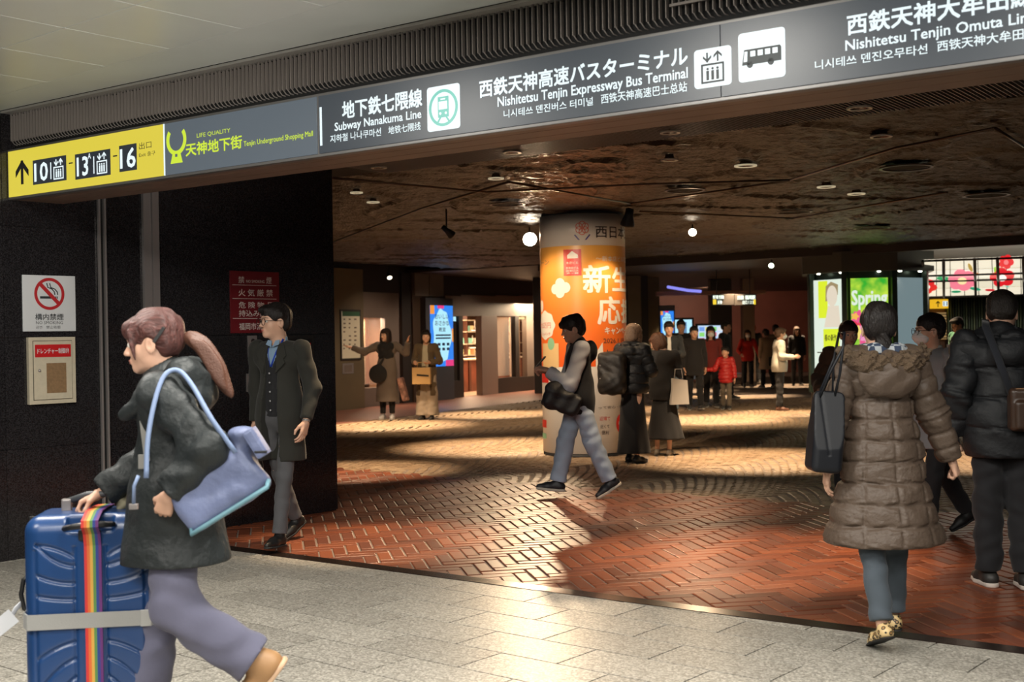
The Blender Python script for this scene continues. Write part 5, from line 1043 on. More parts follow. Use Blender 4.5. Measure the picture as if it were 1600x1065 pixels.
# ------------------------------------------------------------------ people
def skin(name='skin', c=(0.62, 0.37, 0.26)): return mat(name, c, 0.5, var=(18, 0.06), spec=0.4)
HEADC = {}
def head_parts(sex='f', res=0.0045):
    """head in its own frame: eyes at z=0, face towards +y, metres for a 0.225 head"""
    key = (sex, res)
    if key in HEADC: return HEADC[key]
    j = 1.0 if sex == 'm' else 0.93
    P = [('e', (0, -0.012, 0.035), (0.074, 0.094, 0.082)), ('e', (0, 0.018, -0.028), (0.062*j+0.002, 0.068, 0.078), 0.03),
         ('c', (0, 0.02, -0.062), (0, 0.062, -0.088), 0.042*j, 0.021, 1, 0.03), ('e', (0.034, 0.048, -0.026), (0.026, 0.026, 0.03), 0.02), ('e', (-0.034, 0.048, -0.026), (0.026, 0.026, 0.03), 0.02),
         ('c', (-0.028, 0.076, 0.017), (0.028, 0.076, 0.017), 0.010, 0.010, 1, 0.016),
         ('E', (0.031, 0.096, 0.0), (0.019, 0.014, 0.012), 0.012), ('E', (-0.031, 0.096, 0.0), (0.019, 0.014, 0.012), 0.012),
         ('c', (0, 0.083, 0.004), (0, 0.101, -0.03), 0.006, 0.0105, 1, 0.012), ('e', (0.011, 0.092, -0.034), (0.008, 0.010, 0.007), 0.006), ('e', (-0.011, 0.092, -0.034), (0.008, 0.010, 0.007), 0.006),
         ('c', (-0.015, 0.083, -0.056), (0.015, 0.083, -0.056), 0.0055, 0.0055, 1, 0.007), ('c', (-0.012, 0.082, -0.066), (0.012, 0.082, -0.066), 0.006, 0.006, 1, 0.006),
         ('c', (0, -0.022, -0.05), (0, -0.035, -0.155), 0.052*j, 0.054*j, 1, 0.03),
         ('e', (0.074, -0.008, -0.012), (0.008, 0.019, 0.031), 0.008), ('e', (-0.074, -0.008, -0.012), (0.008, 0.019, 0.031), 0.008),
         ('E', (0.083, -0.004, -0.008), (0.006, 0.010, 0.017), 0.004), ('E', (-0.083, -0.004, -0.008), (0.006, 0.010, 0.017), 0.004)]
    HEADC[key] = solid(P, res, 0.02); return HEADC[key]
HAIRC = {}
def hair_parts(style, res=0.006):
    key = (style, res)
    if key in HAIRC: return HAIRC[key]
    strand = lambda X, Y, Z, D: D+0.0022*np.sin(70*X+40*Y*Y*20)+0.0016*np.sin(95*X-60*Y+12*Z)
    cap = [('e', (0, -0.018, 0.040), (0.087, 0.104, 0.092))]
    face = [('B', (0, 0.115, -0.055), (0.062, 0.085, 0.085), None, 0.03, 0.012)]
    ear = [('E', (0.085, 0.004, -0.02), (0.03, 0.024, 0.04), 0.01), ('E', (-0.085, 0.004, -0.02), (0.03, 0.024, 0.04), 0.01)]
    if style == 'short':
        P = cap+[('e', (0, -0.05, -0.01), (0.077, 0.066, 0.062), 0.02), ('e', (0.02, 0.055, 0.075), (0.062, 0.045, 0.030), 0.02)]+face+ear+[('B', (0, -0.05, -0.15), (0.2, 0.2, 0.075), None, 0.02, 0.01)]
    elif style == 'crop':
        P = [('e', (0, -0.018, 0.038), (0.082, 0.100, 0.088)), ('e', (0, -0.05, -0.01), (0.074, 0.062, 0.055), 0.02)]+[('B', (0, 0.12, -0.055), (0.075, 0.085, 0.095), None, 0.03, 0.012)]+ear+[('B', (0, -0.05, -0.14), (0.2, 0.2, 0.085), None, 0.02, 0.012)]
    elif style == 'tousled':
        P = [('e', (0, -0.012, 0.045), (0.094, 0.112, 0.094)), ('e', (0, -0.055, -0.01), (0.08, 0.066, 0.066), 0.02), ('e', (0, 0.07, 0.055), (0.07, 0.04, 0.032), 0.02)]+[('B', (0, 0.12, -0.075), (0.066, 0.085, 0.092), None, 0.03, 0.012)]+ear+[('B', (0, -0.05, -0.16), (0.2, 0.2, 0.075), None, 0.02, 0.01)]
        P.append(('f', lambda X, Y, Z, D: D+0.006*np.sin(45*X+8)*np.sin(38*Z+3)*np.cos(40*Y)))
    elif style == 'bob':
        P = cap+[('e', (0, -0.045, -0.03), (0.09, 0.075, 0.095), 0.03), ('e', (0.074, 0.02, -0.035), (0.018, 0.04, 0.085), 0.02), ('e', (-0.074, 0.02, -0.035), (0.018, 0.04, 0.085), 0.02), ('e', (0, 0.06, 0.06), (0.06, 0.036, 0.028), 0.02)]+face
    elif style == 'long':
        P = cap+[('e', (0, -0.05, -0.06), (0.092, 0.07, 0.14), 0.03), ('e', (0.072, 0.02, -0.08), (0.024, 0.045, 0.13), 0.03), ('e', (-0.072, 0.02, -0.08), (0.024, 0.045, 0.13), 0.03), ('e', (0, 0.06, 0.06), (0.06, 0.036, 0.028), 0.02)]+face
    elif style == 'tied':                   # drawn back over the ears
        P = cap+[('e', (0, -0.05, -0.005), (0.076, 0.064, 0.062), 0.02)]+face+[('B', (0, 0.04, -0.10), (0.2, 0.085, 0.075), None, 0.02, 0.01), ('B', (0, -0.05, -0.16), (0.2, 0.2, 0.09), None, 0.02, 0.01)]+ear
    elif style == 'fringe':                 # tied back, with a long side fringe
        P = cap+[('e', (0, -0.05, -0.005), (0.078, 0.064, 0.062), 0.02), ('e', (0, 0.062, 0.055), (0.062, 0.044, 0.040), 0.02)]
        P += [('B', (0, 0.125, -0.062), (0.058, 0.085, 0.083), None, 0.03, 0.012), ('B', (0, 0.04, -0.10), (0.2, 0.07, 0.075), None, 0.02, 0.01), ('B', (0, -0.05, -0.16), (0.2, 0.2, 0.09), None, 0.02, 0.01)]+ear
        P += [('c', (-0.06, 0.068, 0.04), (-0.072, 0.052, -0.058), 0.013, 0.004, 1, 0.012), ('c', (0.06, 0.068, 0.04), (0.072, 0.052, -0.058), 0.013, 0.004, 1, 0.012)]
    HAIRC[key] = solid(P+[('f', strand)], res, 0.02); return HAIRC[key]
HANDC = {}
def hand_parts(curl, res=0.004, spread=0.0):
    """right hand, wrist at the origin, fingers along -z, palm facing -x (towards the thigh), thumb towards +y"""
    key = (curl, res, spread)
    if key in HANDC: return HANDC[key]
    P = [('c', (0, 0, 0.03), (0, 0, -0.02), 0.021, 0.022, 1, 0.02)]
    for i, (y, L, r) in enumerate([(0.028, 0.072, 0.0082), (0.010, 0.080, 0.0085), (-0.009, 0.074, 0.008), (-0.026, 0.058, 0.0072)]):
        k = np.array([0, y, -0.088+abs(y-0.005)*0.25]); P.append(('c', (0.002, y*0.55, -0.015), tuple(k), 0.014, 0.0105, 1, 0.014))
        p = k; a = curl*0.55; dy = y*spread
        for s, f in ((0.45, 1.0), (0.32, 0.9), (0.25, 0.8)):
            d = np.array([-math.sin(a), dy, -math.cos(a)]); q = p+d*L*s
            P.append(('c', tuple(p), tuple(q), r*f*1.05, r*f*0.9, 1, 0.004)); p = q; a += curl*0.75
    t0 = np.array([-0.004, 0.020, -0.022]); t1 = np.array([-0.016, 0.044, -0.052]); t2 = t1+np.array([-0.010-0.012*curl, 0.012-0.010*curl, -0.030]); t3 = t2+np.array([-0.008*curl, -0.006*curl, -0.022])
    P += [('c', tuple(t0), tuple(t1), 0.016, 0.0115, 1, 0.012), ('c', tuple(t1), tuple(t2), 0.0105, 0.0092, 1, 0.005), ('c', tuple(t2), tuple(t3), 0.0092, 0.0075, 1, 0.005)]
    HANDC[key] = solid(P, res, 0.006); return HANDC[key]
FOOTC = {}
def foot_prims(kind):
    """shoe with the ankle at the origin, toe towards +y, ground at z=-0.075"""
    g = -0.075
    if kind == 'flat':   up = [('c', (0, -0.035, g+0.03), (0, 0.09, g+0.022), 0.031, 0.034, 1, 0.02), ('c', (0, 0.09, g+0.022), (0, 0.15, g+0.018), 0.032, 0.020, 1, 0.02), ('c', (0, -0.02, g+0.035), (0, -0.008, g+0.058), 0.033, 0.034, 1, 0.02), ('E', (0, 0.045, g+0.085), (0.03, 0.05, 0.04), 0.01), ('C', (0, 0, g+0.07), (0, 0, g+0.2), 0.03, 0.03, 1, 0.008)]
    elif kind == 'boot': up = [('c', (0, -0.03, g+0.045), (0, 0.10, g+0.04), 0.044, 0.045, 1, 0.03), ('c', (0, 0.09, g+0.035), (0, 0.145, g+0.03), 0.044, 0.034, 1, 0.03), ('c', (0, -0.006, g+0.05), (0, -0.004, g+0.19), 0.052, 0.060, 1, 0.03)]
    elif kind == 'sneaker': up = [('c', (0, -0.038, g+0.045), (0, 0.09, g+0.036), 0.037, 0.040, 1, 0.03), ('c', (0, 0.09, g+0.035), (0, 0.17, g+0.03), 0.040, 0.026, 1, 0.03), ('c', (0, -0.015, g+0.05), (0, 0.0, g+0.085), 0.039, 0.038, 1, 0.03), ('c', (0, 0.03, g+0.06), (0, 0.08, g+0.055), 0.026, 0.022, 1, 0.03)]
    else:                up = [('c', (0, -0.036, g+0.038), (0, 0.09, g+0.030), 0.033, 0.037, 1, 0.025), ('c', (0, 0.09, g+0.028), (0, 0.175, g+0.022), 0.036, 0.020, 1, 0.025), ('c', (0, -0.015, g+0.045), (0, -0.002, g+0.075), 0.036, 0.036, 1, 0.025), ('c', (0, 0.02, g+0.055), (0, 0.07, g+0.045), 0.026, 0.022, 1, 0.025)]
    th = {'flat': 0.008, 'boot': 0.02, 'sneaker': 0.026, 'oxford': 0.014}[kind]
    wide = {'flat': 0.0, 'boot': 0.008, 'sneaker': 0.006, 'oxford': 0.002}[kind]
    up = up+[cut_below(g+th*0.8)]
    sole = [('c', (0, -0.038, g+th/2), (0, 0.09, g+th/2), 0.034+wide, 0.040+wide), ('c', (0, 0.09, g+th/2), (0, 0.165, g+th/2), 0.039+wide, 0.024+wide, 1, 0.02), cut_below(g), cut_above(g+th)]
    return up, sole
def foot_parts(kind, res):
    key = (kind, res)
    if key not in FOOTC:
        u, s = foot_prims(kind); FOOTC[key] = (solid(u, res, 0.02), solid(s, res*0.8, 0.02, box=(np.array([-0.06, -0.1, -0.1]), np.array([0.06, 0.22, -0.04]))))
    return FOOTC[key]
def frame(d, side_hint):
    """rotation taking -z to d with +y close to side_hint"""
    z = -Vector(d).normalized(); y = Vector(side_hint); y = (y-z*y.dot(z)).normalized(); x = y.cross(z)
    return Matrix(((x.x, y.x, z.x), (x.y, y.y, z.y), (x.z, y.z, z.z)))
def xf(VQ, R=None, t=(0, 0, 0), s=1.0, mirror=False):
    V, Q = VQ; V = V*s
    if mirror: V = V*np.array([-1, 1, 1]); Q = Q[:, ::-1]
    if R is not None: V = V@np.array(R).T
    return V+np.array(t), Q

def person(label, pos, rz, h=1.65, sex='f', res=0.02, legs=((0, 0, 0), (0, 0, 0)), arms=None, lean=0.0, head=(0, 0), hair=('short', (0.02, 0.015, 0.012)),
           top=None, bottom=None, shoes=('oxford', (0.03, 0.03, 0.03), (0.05, 0.05, 0.05)), group=None, skinc=None, mask=False, glasses=False, face=True, legabs=None, armabs=None, hands=('r', 'r'), hipz=None, bulk=1.0, neck_tilt=0.0):
    """legs: per side (-x, +x) (thigh forward deg, knee bend deg, foot pitch deg); arms: per side (upper dir, fore dir) with x outward"""
    root = thing('person', label, 'person', pos, rz, group); k = h/1.65
    H = lambda f: f*h
    # legs
    th, sh = 0.245*h, 0.235*h; an = 0.045*h; J = {}
    low = []
    for i, s in ((0, -1), (1, 1)):
        a, b, pch = [math.radians(v) for v in legs[i]]
        kn = Vector((s*0.052*h, math.sin(a)*th, -math.cos(a)*th)); ak = kn+Vector((0, math.sin(a-b)*sh, -math.cos(a-b)*sh))
        toe = min(-math.cos(pch)*an-math.sin(-pch)*0.11*h, -math.cos(pch)*an-math.sin(pch)*0.03*h); low.append(ak.z+toe)
        J[i] = [Vector((s*0.05*h, 0, 0)), kn, ak, pch]
    hz = -min(low) if hipz is None else hipz
    for i in J:
        for q in range(3): J[i][q].z += hz
    if legabs:
        for i, s in ((0, -1), (1, 1)):
            if legabs[i]: (ky, kz), (ay, az), pch = legabs[i]; J[i] = [Vector((s*0.05*h, 0, hz)), Vector((s*0.055*h, ky, kz)), Vector((s*0.05*h, ay, az)), math.radians(pch)]
    ln = math.radians(lean); hip = Vector((0, 0, hz))
    def T(x, y, zf):                                      # torso point at height fraction zf, leaned about the hips
        d = (zf-0.525)*h; return Vector((x, y*math.cos(ln)+math.sin(ln)*d, hz+math.cos(ln)*d-y*math.sin(ln)))
    sw = (0.108 if sex == 'm' else 0.098)*h*bulk
    A = {}
    for i, s in ((0, -1), (1, 1)):
        S = T(s*sw, 0, 0.815)
        if armabs and armabs[i]:
            E_, W_ = Vector(armabs[i][0]), Vector(armabs[i][1]); hd = Vector(armabs[i][2]) if len(armabs[i]) > 2 else (W_-E_).normalized()
        else:
            u, f = (arms[i] if arms and arms[i] else ((0.14, -0.03, -1), (0.06, 0.16, -1)))
            u = Vector((u[0]*s, u[1], u[2])).normalized(); f = Vector((f[0]*s, f[1], f[2])).normalized()
            E_ = S+u*0.168*h; W_ = E_+f*0.148*h; hd = f
        A[i] = (S, E_, W_, hd)
    # body: one continuous skin
    m_sk = skin(*( ('skin',) if skinc is None else skinc))
    parts = []
    tp = []
    def c(a, b, ra, rb, fy=1.0, kk=0.03): tp.append(('c', tuple(a), tuple(b), ra*k, rb*k, fy, kk*k))
    c(T(-sw*0.75, 0, 0.79), T(sw*0.75, 0, 0.79), 0.055, 0.055, 0.8, 0.05)
    c(T(0, 0, 0.74), T(0, 0, 0.62), 0.100, 0.088, 0.72, 0.05); c(T(0, 0, 0.62), T(0, 0, 0.54), 0.088, 0.098, 0.75, 0.05)
    nk = T(0, 0.0, 0.83); hb = T(0, 0.005*h, 0.874)
    c(nk-Vector((0, 0, 0.02)), hb, 0.055, 0.05, 1.0, 0.03)
    for i in (0, 1):
        S, E_, W_, hd = A[i]; c(S, E_, 0.048, 0.038); c(E_, W_, 0.038, 0.024)
        a, b, d, _ = J[i]; c(a, b, 0.070, 0.048); c(b, d, 0.048, 0.030)
    lo, hi = prim_bounds(tp, 0.03)
    zc = (hb.z-0.02*h)
    parts.append(solid(tp+[cut_above(zc)], max(res, 0.016), 0.03, box=(lo, hi)))
    hs = 1.06*h/1.68
    if h <= 1.4: hs = 0.88
    yaw, pit = math.radians(head[0]), math.radians(head[1])
    Rh = Matrix.Rotation(yaw, 3, 'Z')@Matrix.Rotation(pit-ln*0.5, 3, 'X')@Matrix.Rotation(math.radians(neck_tilt), 3, 'Y')
    hc = hb+Rh@Vector((0, 0.028*hs, 0.085*hs))
    hres = 0.0045 if res <= 0.012 else 0.008
    parts.append(xf(head_parts(sex, hres), Rh, hc, hs))
    for i, s in ((0, -1), (1, 1)):
        S, E_, W_, hd = A[i]; hk = hands[i]
        curl = {'r': 0.55, 'f': 1.75, 'g': 1.25, 'o': 0.25, 'p': 1.0}[hk[0]]
        hint = Vector((0, 1, 0.2)) if len(hk) == 1 else {'u': Vector((-s*0.9, 0.1, 0.6)), 'd': Vector((-s, 0.2, 0)), 'b': Vector((0, 0.4, 1))}[hk[1]]
        parts.append(xf(hand_parts(curl, 0.0042 if res <= 0.012 else 0.0065), frame(hd, hint), W_, k*(1.0 if sex == 'm' else 0.93), mirror=(s < 0)))
    np_mesh('body', *join(parts), m_sk, root)
    # face details
    if face:
        for s in (-1, 1):
            e = MB().lathe([(0.0001, 0.0125), (0.006, 0.0112), (0.0108, 0.006), (0.0125, 0), (0.009, -0.008)], n=12, R=Matrix.Rotation(-pi/2, 3, 'X')); e.v = [tuple(hc+Rh@((Vector(v)+Vector((s*0.031, 0.0735, -0.001)))*hs)) for v in e.v]
            e.cur = 0; eo = e.build('eye', mat('eye_white', (0.7, 0.66, 0.6), 0.3), root, False)
            ir = MB().lathe([(0.0001, 0.0135), (0.0058, 0.0123), (0.0064, 0.0105)], n=12, R=Matrix.Rotation(-pi/2, 3, 'X')); ir.v = [tuple(hc+Rh@((Vector(v)+Vector((s*0.031, 0.0735, -0.001)))*hs)) for v in ir.v]
            ir.build('iris', mat('iris', (0.02, 0.012, 0.008), 0.2), eo, False)
            b = MB().tube([hc+Rh@(Vector(p)*hs) for p in ((s*0.014, 0.0865, 0.0185), (s*0.03, 0.0855, 0.0225), (s*0.046, 0.073, 0.019))], [0.002*hs, 0.0028*hs, 0.0014*hs], n=6)
            b.build('eyebrow', mat('eyebrow', (0.03, 0.02, 0.015), 0.8), root)
        if not mask:
            b = MB().tube([hc+Rh@(Vector(p)*hs) for p in ((-0.020, 0.0815, -0.061), (-0.008, 0.0895, -0.0575), (0, 0.0905, -0.059), (0.008, 0.0895, -0.0575), (0.020, 0.0815, -0.061))], [0.001, 0.0042*hs, 0.0045*hs, 0.0042*hs, 0.001], n=8)
            b.tube([hc+Rh@(Vector(p)*hs) for p in ((-0.018, 0.081, -0.062), (0, 0.0895, -0.0665), (0.018, 0.081, -0.062))], [0.001, 0.0048*hs, 0.001], n=8)
            b.build('lips', mat('lips', (0.50, 0.16, 0.13), 0.45), root)
    if mask:
        V, Q = solid([('e', (0, 0.052, -0.048), (0.064, 0.060, 0.050)), ('c', (0, 0.08, -0.01), (0, 0.108, -0.04), 0.012, 0.014, 1, 0.03), ('f', lambda X, Y, Z, D: np.maximum(D, 0.012-Y+np.abs(Z+0.045)*0.4)), ('f', lambda X, Y, Z, D: D+0.0012*np.sin(Z*420))], hres, 0.02)
        mo = np_mesh('face_mask', *xf((V, Q), Rh, hc, hs), mat('mask_white', (0.80, 0.80, 0.80), 0.8), root)
        b = MB()
        for s in (-1, 1):
            b.tube([hc+Rh@(Vector(p)*hs) for p in ((s*0.058, 0.035, -0.02), (s*0.076, 0.0, 0.004), (s*0.080, -0.012, -0.01))], 0.0012, n=5)
        b.build('ear_loop', mat('mask_white'), mo)
    if glasses:
        b = MB()
        for s in (-1, 1):
            u = Rh@Vector((1, 0, 0)); v = Rh@Vector((0, 0, 1)); n = Rh@Vector((0, 1, 0))
            b.ring(hc+Rh@(Vector((s*0.033, 0.100, -0.004))*hs), u, v, n, 0.0215*hs, 0.0245*hs, 0.003*hs, n=20)
            b.tube([hc+Rh@(Vector(p)*hs) for p in ((s*0.057, 0.1, 0.002), (s*0.075, 0.06, 0.004), (s*0.082, -0.005, 0.004))], 0.0018*hs, n=6)
        b.tube([hc+Rh@(Vector(p)*hs) for p in ((-0.010, 0.102, 0), (0, 0.104, 0.004), (0.010, 0.102, 0))], 0.0016*hs, n=6)
        go = b.build('glasses', mat('glasses_frame', (0.03, 0.02, 0.018), 0.3), root)
    # hair
    ho = None
    if hair:
        st, hcol = hair[0], hair[1]; m_h = mat('hair_%d_%d' % (int(hcol[0]*999), int(hcol[2]*999)), hcol, 0.48, spec=0.35, bump=None)
        if not m_h.get('strands'):
            m_h['strands'] = 1; nt = m_h.node_tree; tc = nt.nodes.new('ShaderNodeTexCoord'); mp = nt.nodes.new('ShaderNodeMapping'); mp.inputs['Scale'].default_value = (260, 18, 60)
            n = nt.nodes.new('ShaderNodeTexNoise'); n.inputs['Scale'].default_value = 1.0; bp = nt.nodes.new('ShaderNodeBump'); bp.inputs['Strength'].default_value = 0.9; bp.inputs['Distance'].default_value = 0.008; n.inputs['Detail'].default_value = 3; vr = nt.nodes.new('ShaderNodeMapRange'); vr.inputs['From Min'].default_value = 0.3; vr.inputs['From Max'].default_value = 0.7; vr.inputs['To Min'].default_value = 0.5; vr.inputs['To Max'].default_value = 1.6; vm = nt.nodes.new('ShaderNodeVectorMath'); vm.operation = 'SCALE'; vm.inputs[0].default_value = hcol; nt.links.new(n.outputs['Fac'], vr.inputs['Value']); nt.links.new(vr.outputs[0], vm.inputs['Scale']); nt.links.new(vm.outputs[0], nt.nodes['Principled BSDF'].inputs['Base Color'])
            nt.links.new(tc.outputs['Object'], mp.inputs[0]); nt.links.new(mp.outputs[0], n.inputs['Vector']); nt.links.new(n.outputs['Fac'], bp.inputs['Height']); nt.links.new(bp.outputs[0], nt.nodes['Principled BSDF'].inputs['Normal'])
        ho = np_mesh('hair', *xf(hair_parts(st, 0.005 if res <= 0.012 else 0.009), Rh, hc, hs), m_h, root)
    # trousers / skirt
    hip_a = hz
    if bottom:
        kind, bm_ = bottom['kind'], bottom['mat']; w0 = bottom.get('w', 1.0)
        if kind == 'trousers':
            P = [('c', (-0.035*h, 0, hz+0.02*h), (0.035*h, 0, hz+0.02*h), 0.076*k*bulk, 0.076*k*bulk, 0.95, 0.06), ('c', tuple(T(0, 0, 0.54)), tuple(T(0, 0, 0.60)), 0.11*k*bulk, 0.105*k*bulk, 0.75, 0.06)]
            for i, s in ((0, -1), (1, 1)):
                a, b, d, pch = J[i]; hem = b.lerp(d, bottom.get('hem', 0.97)); rk = (bottom.get('knee', 0.068))*k*w0; rh = bottom.get('cuff', 0.062)*k*w0
                P += [('c', tuple(a), tuple(b), 0.084*k*w0, rk, 1, 0.035*k), ('c', tuple(b), tuple(hem), rk, rh, 1, 0.03*k)]
            P.append(folds(bottom.get('fold', 0.004), 14, 30, len(label)))
            bx = prim_bounds(P, 0.03)
            for i in (0, 1):                      # flat hems instead of rounded ends
                b, d = J[i][1], J[i][2]; ax = (d-b).normalized(); e = b.lerp(d, bottom.get('hem', 0.97))
                def cutf(X, Y, Z, D, ax=ax, e=e): 
                    q = (X-e.x)*ax.x+(Y-e.y)*ax.y+(Z-e.z)*ax.z; near = ((X-e.x)**2+(Y-e.y)**2+(Z-e.z)**2) < (0.16*k)**2
                    return np.where(near, np.maximum(D, q), D)
                P.append(('f', cutf))
            solido('trousers', P, max(res*0.8, 0.009), bm_, root, k=0.03*k, box=bx)
        elif kind == 'skirt':
            z1 = bottom.get('hemz', 0.12)*h; fl_ = bottom.get('flare', 0.2)
            P = [('c', tuple(T(0, 0, 0.62)), tuple(hip), 0.10*k*bulk, 0.125*k*bulk, 0.8, 0.04), ('c', tuple(hip), (bottom.get('dx', 0), bottom.get('dy', 0), z1), 0.125*k*bulk, fl_, 0.85, 0.05), folds(0.010, 16, 3, 2), cut_below(z1)]
            solido('skirt', P, max(res*0.8, 0.01), bm_, root, k=0.04)
    # garment on the torso
    if top:
        t = top.get('t', 0.02); zh = top.get('hem', 0.48)*h; fl_ = top.get('flare', 0.15)*k; M = top['mat']; sr = top.get('sleeve', 0.062)*k; rr = max(res*0.8, top.get('res', 0.0085) if res <= 0.012 else 0.0)
        P = []
        def g(a, b, ra, rb, fy=1.0, kk=0.05): P.append(('c', tuple(a), tuple(b), ra, rb, fy, kk*k))
        g(T(-sw*0.80, -0.005, 0.795), T(sw*0.80, -0.005, 0.795), (0.062+t)*k, (0.062+t)*k, 0.9)
        g(T(0, 0, 0.755), T(0, 0, 0.64), (0.128+t)*k*bulk, (0.112+t)*k*bulk, 0.78, 0.07)
        hemp = Vector((top.get('dx', 0), top.get('dy', 0), min(zh, hz)))
        g(T(0, 0, 0.64), T(0, 0, 0.54), (0.112+t)*k*bulk, (0.132+t)*k*bulk, 0.82, 0.07); P.append(('c', tuple(T(-0.045*k, 0, 0.545)), tuple(T(0.045*k, 0, 0.545)), (0.105+t)*k, (0.105+t)*k, 0.9, 0.05))
        if zh < hz: g(T(0, top.get('dy', 0)*0.5, 0.58), hemp, (0.132+t)*k*bulk, fl_, top.get('fy', 0.86), 0.07)
        body_only = list(P)
        if top.get('collar'):
            g(T(0, -0.01, 0.83), T(0, 0.0, 0.83+top['collar']), 0.075*k, 0.075*k, 1.0, 0.03)
        if top.get('hood'):                              # hood lying on the back
            P.append(('e', tuple(T(0, -0.105*k-t*0.5, 0.80)), (0.115*k, 0.06*k, 0.10*k), 0.03)); P.append(('c', tuple(T(-0.07*k, -0.01, 0.845)), tuple(T(0.07*k, -0.01, 0.845)), 0.045*k, 0.045*k, 1, 0.03))
        P.append(folds(top.get('fold', 0.004), 9, 16, len(label)))
        if top.get('quilt'):
            q = top['quilt']
            def qf(X, Y, Z, D, q=q):
                z = (Z-zh+top.get('qy', 0.0)*0)/q; fr = np.abs(z-np.round(z)); c2 = np.exp(-(fr*q/0.010)**2)
                if top.get('seams'):
                    for sx_ in top['seams']:
                        xx = sx_*(1+0.75*np.clip(1.2*h/1.6-Z, 0, 1)); c2 = np.maximum(c2, 0.8*np.exp(-((X-xx)/0.007)**2)*(Y < 0))
                return D+top.get('qd', 0.012)*c2-0.006*np.sqrt(np.clip(fr*2, 0, 1))+(0.004*np.sin(60*X+9*np.sin(40*Z)))*np.exp(-(fr*q/0.03)**2)
            P.append(('f', qf))
        P.append(cut_below(zh) if not top.get('hemfn') else ('f', top['hemfn']))
        P.append(('C', tuple(T(0, 0.015, 0.84)), tuple(T(0, 0.055, 0.93)), 0.052*k, 0.085*k, 1, 0.012))    # neck opening
        if top.get('open'):                              # open front: a wedge carved out from the collar to the hem
            o_ = top['open']
            def of(X, Y, Z, D, o_=o_):
                w = o_[0]+(o_[1]-o_[0])*np.clip((T(0, 0, 0.82).z-Z)/(T(0, 0, 0.82).z-zh), 0, 1)
                return np.maximum(D, np.minimum(w-np.abs(X+o_[2]), Y-0.02*k+o_[3]*0))
            P.append(('f', lambda X, Y, Z, D, o_=o_: np.where(Y > 0.0, np.maximum(D, (o_[0]+(o_[1]-o_[0])*np.clip((T(0, 0, 0.82).z-Z)/(T(0, 0, 0.82).z-zh), 0, 1))-np.abs(X-o_[2])), D)))
        sl = []
        for i in (0, 1):
            S, E_, W_, hd = A[i]; cuff = E_.lerp(W_, top.get('cuff', 0.97))
            sl += [('c', tuple(S), tuple(E_), sr*1.08, sr*0.95, 1, 0.035*k), ('c', tuple(E_), tuple(cuff), sr*0.95, sr*top.get('cuffr', 0.72), 1, 0.03*k)]
        slf = [folds(top.get('fold', 0.004)*1.2, 16, 26, 3)]
        if top.get('quilt'):
            def sq(X, Y, Z, D):
                out = D
                for i in (0, 1):
                    S, E_, W_, hd = A[i]
                    for a, b in ((S, E_), (E_, W_)):
                        L = (b-a).length; ax = (b-a)/L; s_ = (X-a.x)*ax.x+(Y-a.y)*ax.y+(Z-a.z)*ax.z
                        near = (s_ > -0.02) & (s_ < L+0.02) & (np.sign(X+1e-6) == (-1 if i == 0 else 1)); fr = np.abs(s_/top['quilt']/0.8-np.round(s_/top['quilt']/0.8))*top['quilt']*0.8
                        out = np.where(near, out+0.010*np.exp(-(fr/0.009)**2)-0.003, out)
                return out
            slf.append(('f', sq))
        def cuts(X, Y, Z, D):
            for i in (0, 1):
                S, E_, W_, hd = A[i]; e = E_.lerp(W_, top.get('cuff', 0.97)); ax = (W_-E_).normalized()
                q = (X-e.x)*ax.x+(Y-e.y)*ax.y+(Z-e.z)*ax.z; near = ((X-e.x)**2+(Y-e.y)**2+(Z-e.z)**2) < (0.12*k)**2
                D = np.where(near, np.maximum(D, q), D)
            return D
        nm = top.get('name', 'coat')
        if top.get('sleevemat'):
            solido(nm, P, rr, M, root, k=0.05*k); solido('sleeve', sl[:2]+slf+[('f', cuts)], rr, top['sleevemat'], root, k=0.03*k, pad=0.04); solido('sleeve', sl[2:]+slf+[('f', cuts)], rr, top['sleevemat'], root, k=0.03*k, pad=0.04)
        elif top.get('sep', True):
            bx = prim_bounds(P+sl, 0.04)
            V1 = solid(P, rr, 0.05*k); V2 = solid(sl[:2]+slf+[('f', cuts)], rr, 0.03*k, pad=0.04); V3 = solid(sl[2:]+slf+[('f', cuts)], rr, 0.03*k, pad=0.04)
            np_mesh(nm, *join([V1, V2, V3]), M, root)
    # shoes
    if shoes:
        kd, uc, sc_ = shoes; mu = uc if not isinstance(uc, tuple) else mat('shoe_%d_%d_%d' % tuple(int(v*255) for v in uc), uc, 0.5); ms = mat('sole_%d_%d_%d' % tuple(int(v*255) for v in sc_), sc_, 0.7)
        for i, s in ((0, -1), (1, 1)):
            a, b, d, pch = J[i]; R = Matrix.Rotation(s*-0.12, 3, 'Z')@Matrix.Rotation(pch, 3, 'X'); u, sl_ = foot_parts(kd, 0.006 if res <= 0.012 else 0.011)
            sc2 = 0.6*k+0.4*(1.0 if h > 1.4 else 0.75)
            so = np_mesh('shoe', *xf(u, R, d, sc2), mu, root); np_mesh('sole', *xf(sl_, R, d, sc2), ms, so)
    root['_A'] = [list(v) for i in (0, 1) for v in A[i]]
    return root, dict(A=A, J=J, T=T, hc=hc, Rh=Rh, hs=hs, hz=hz, k=k, hair=ho)

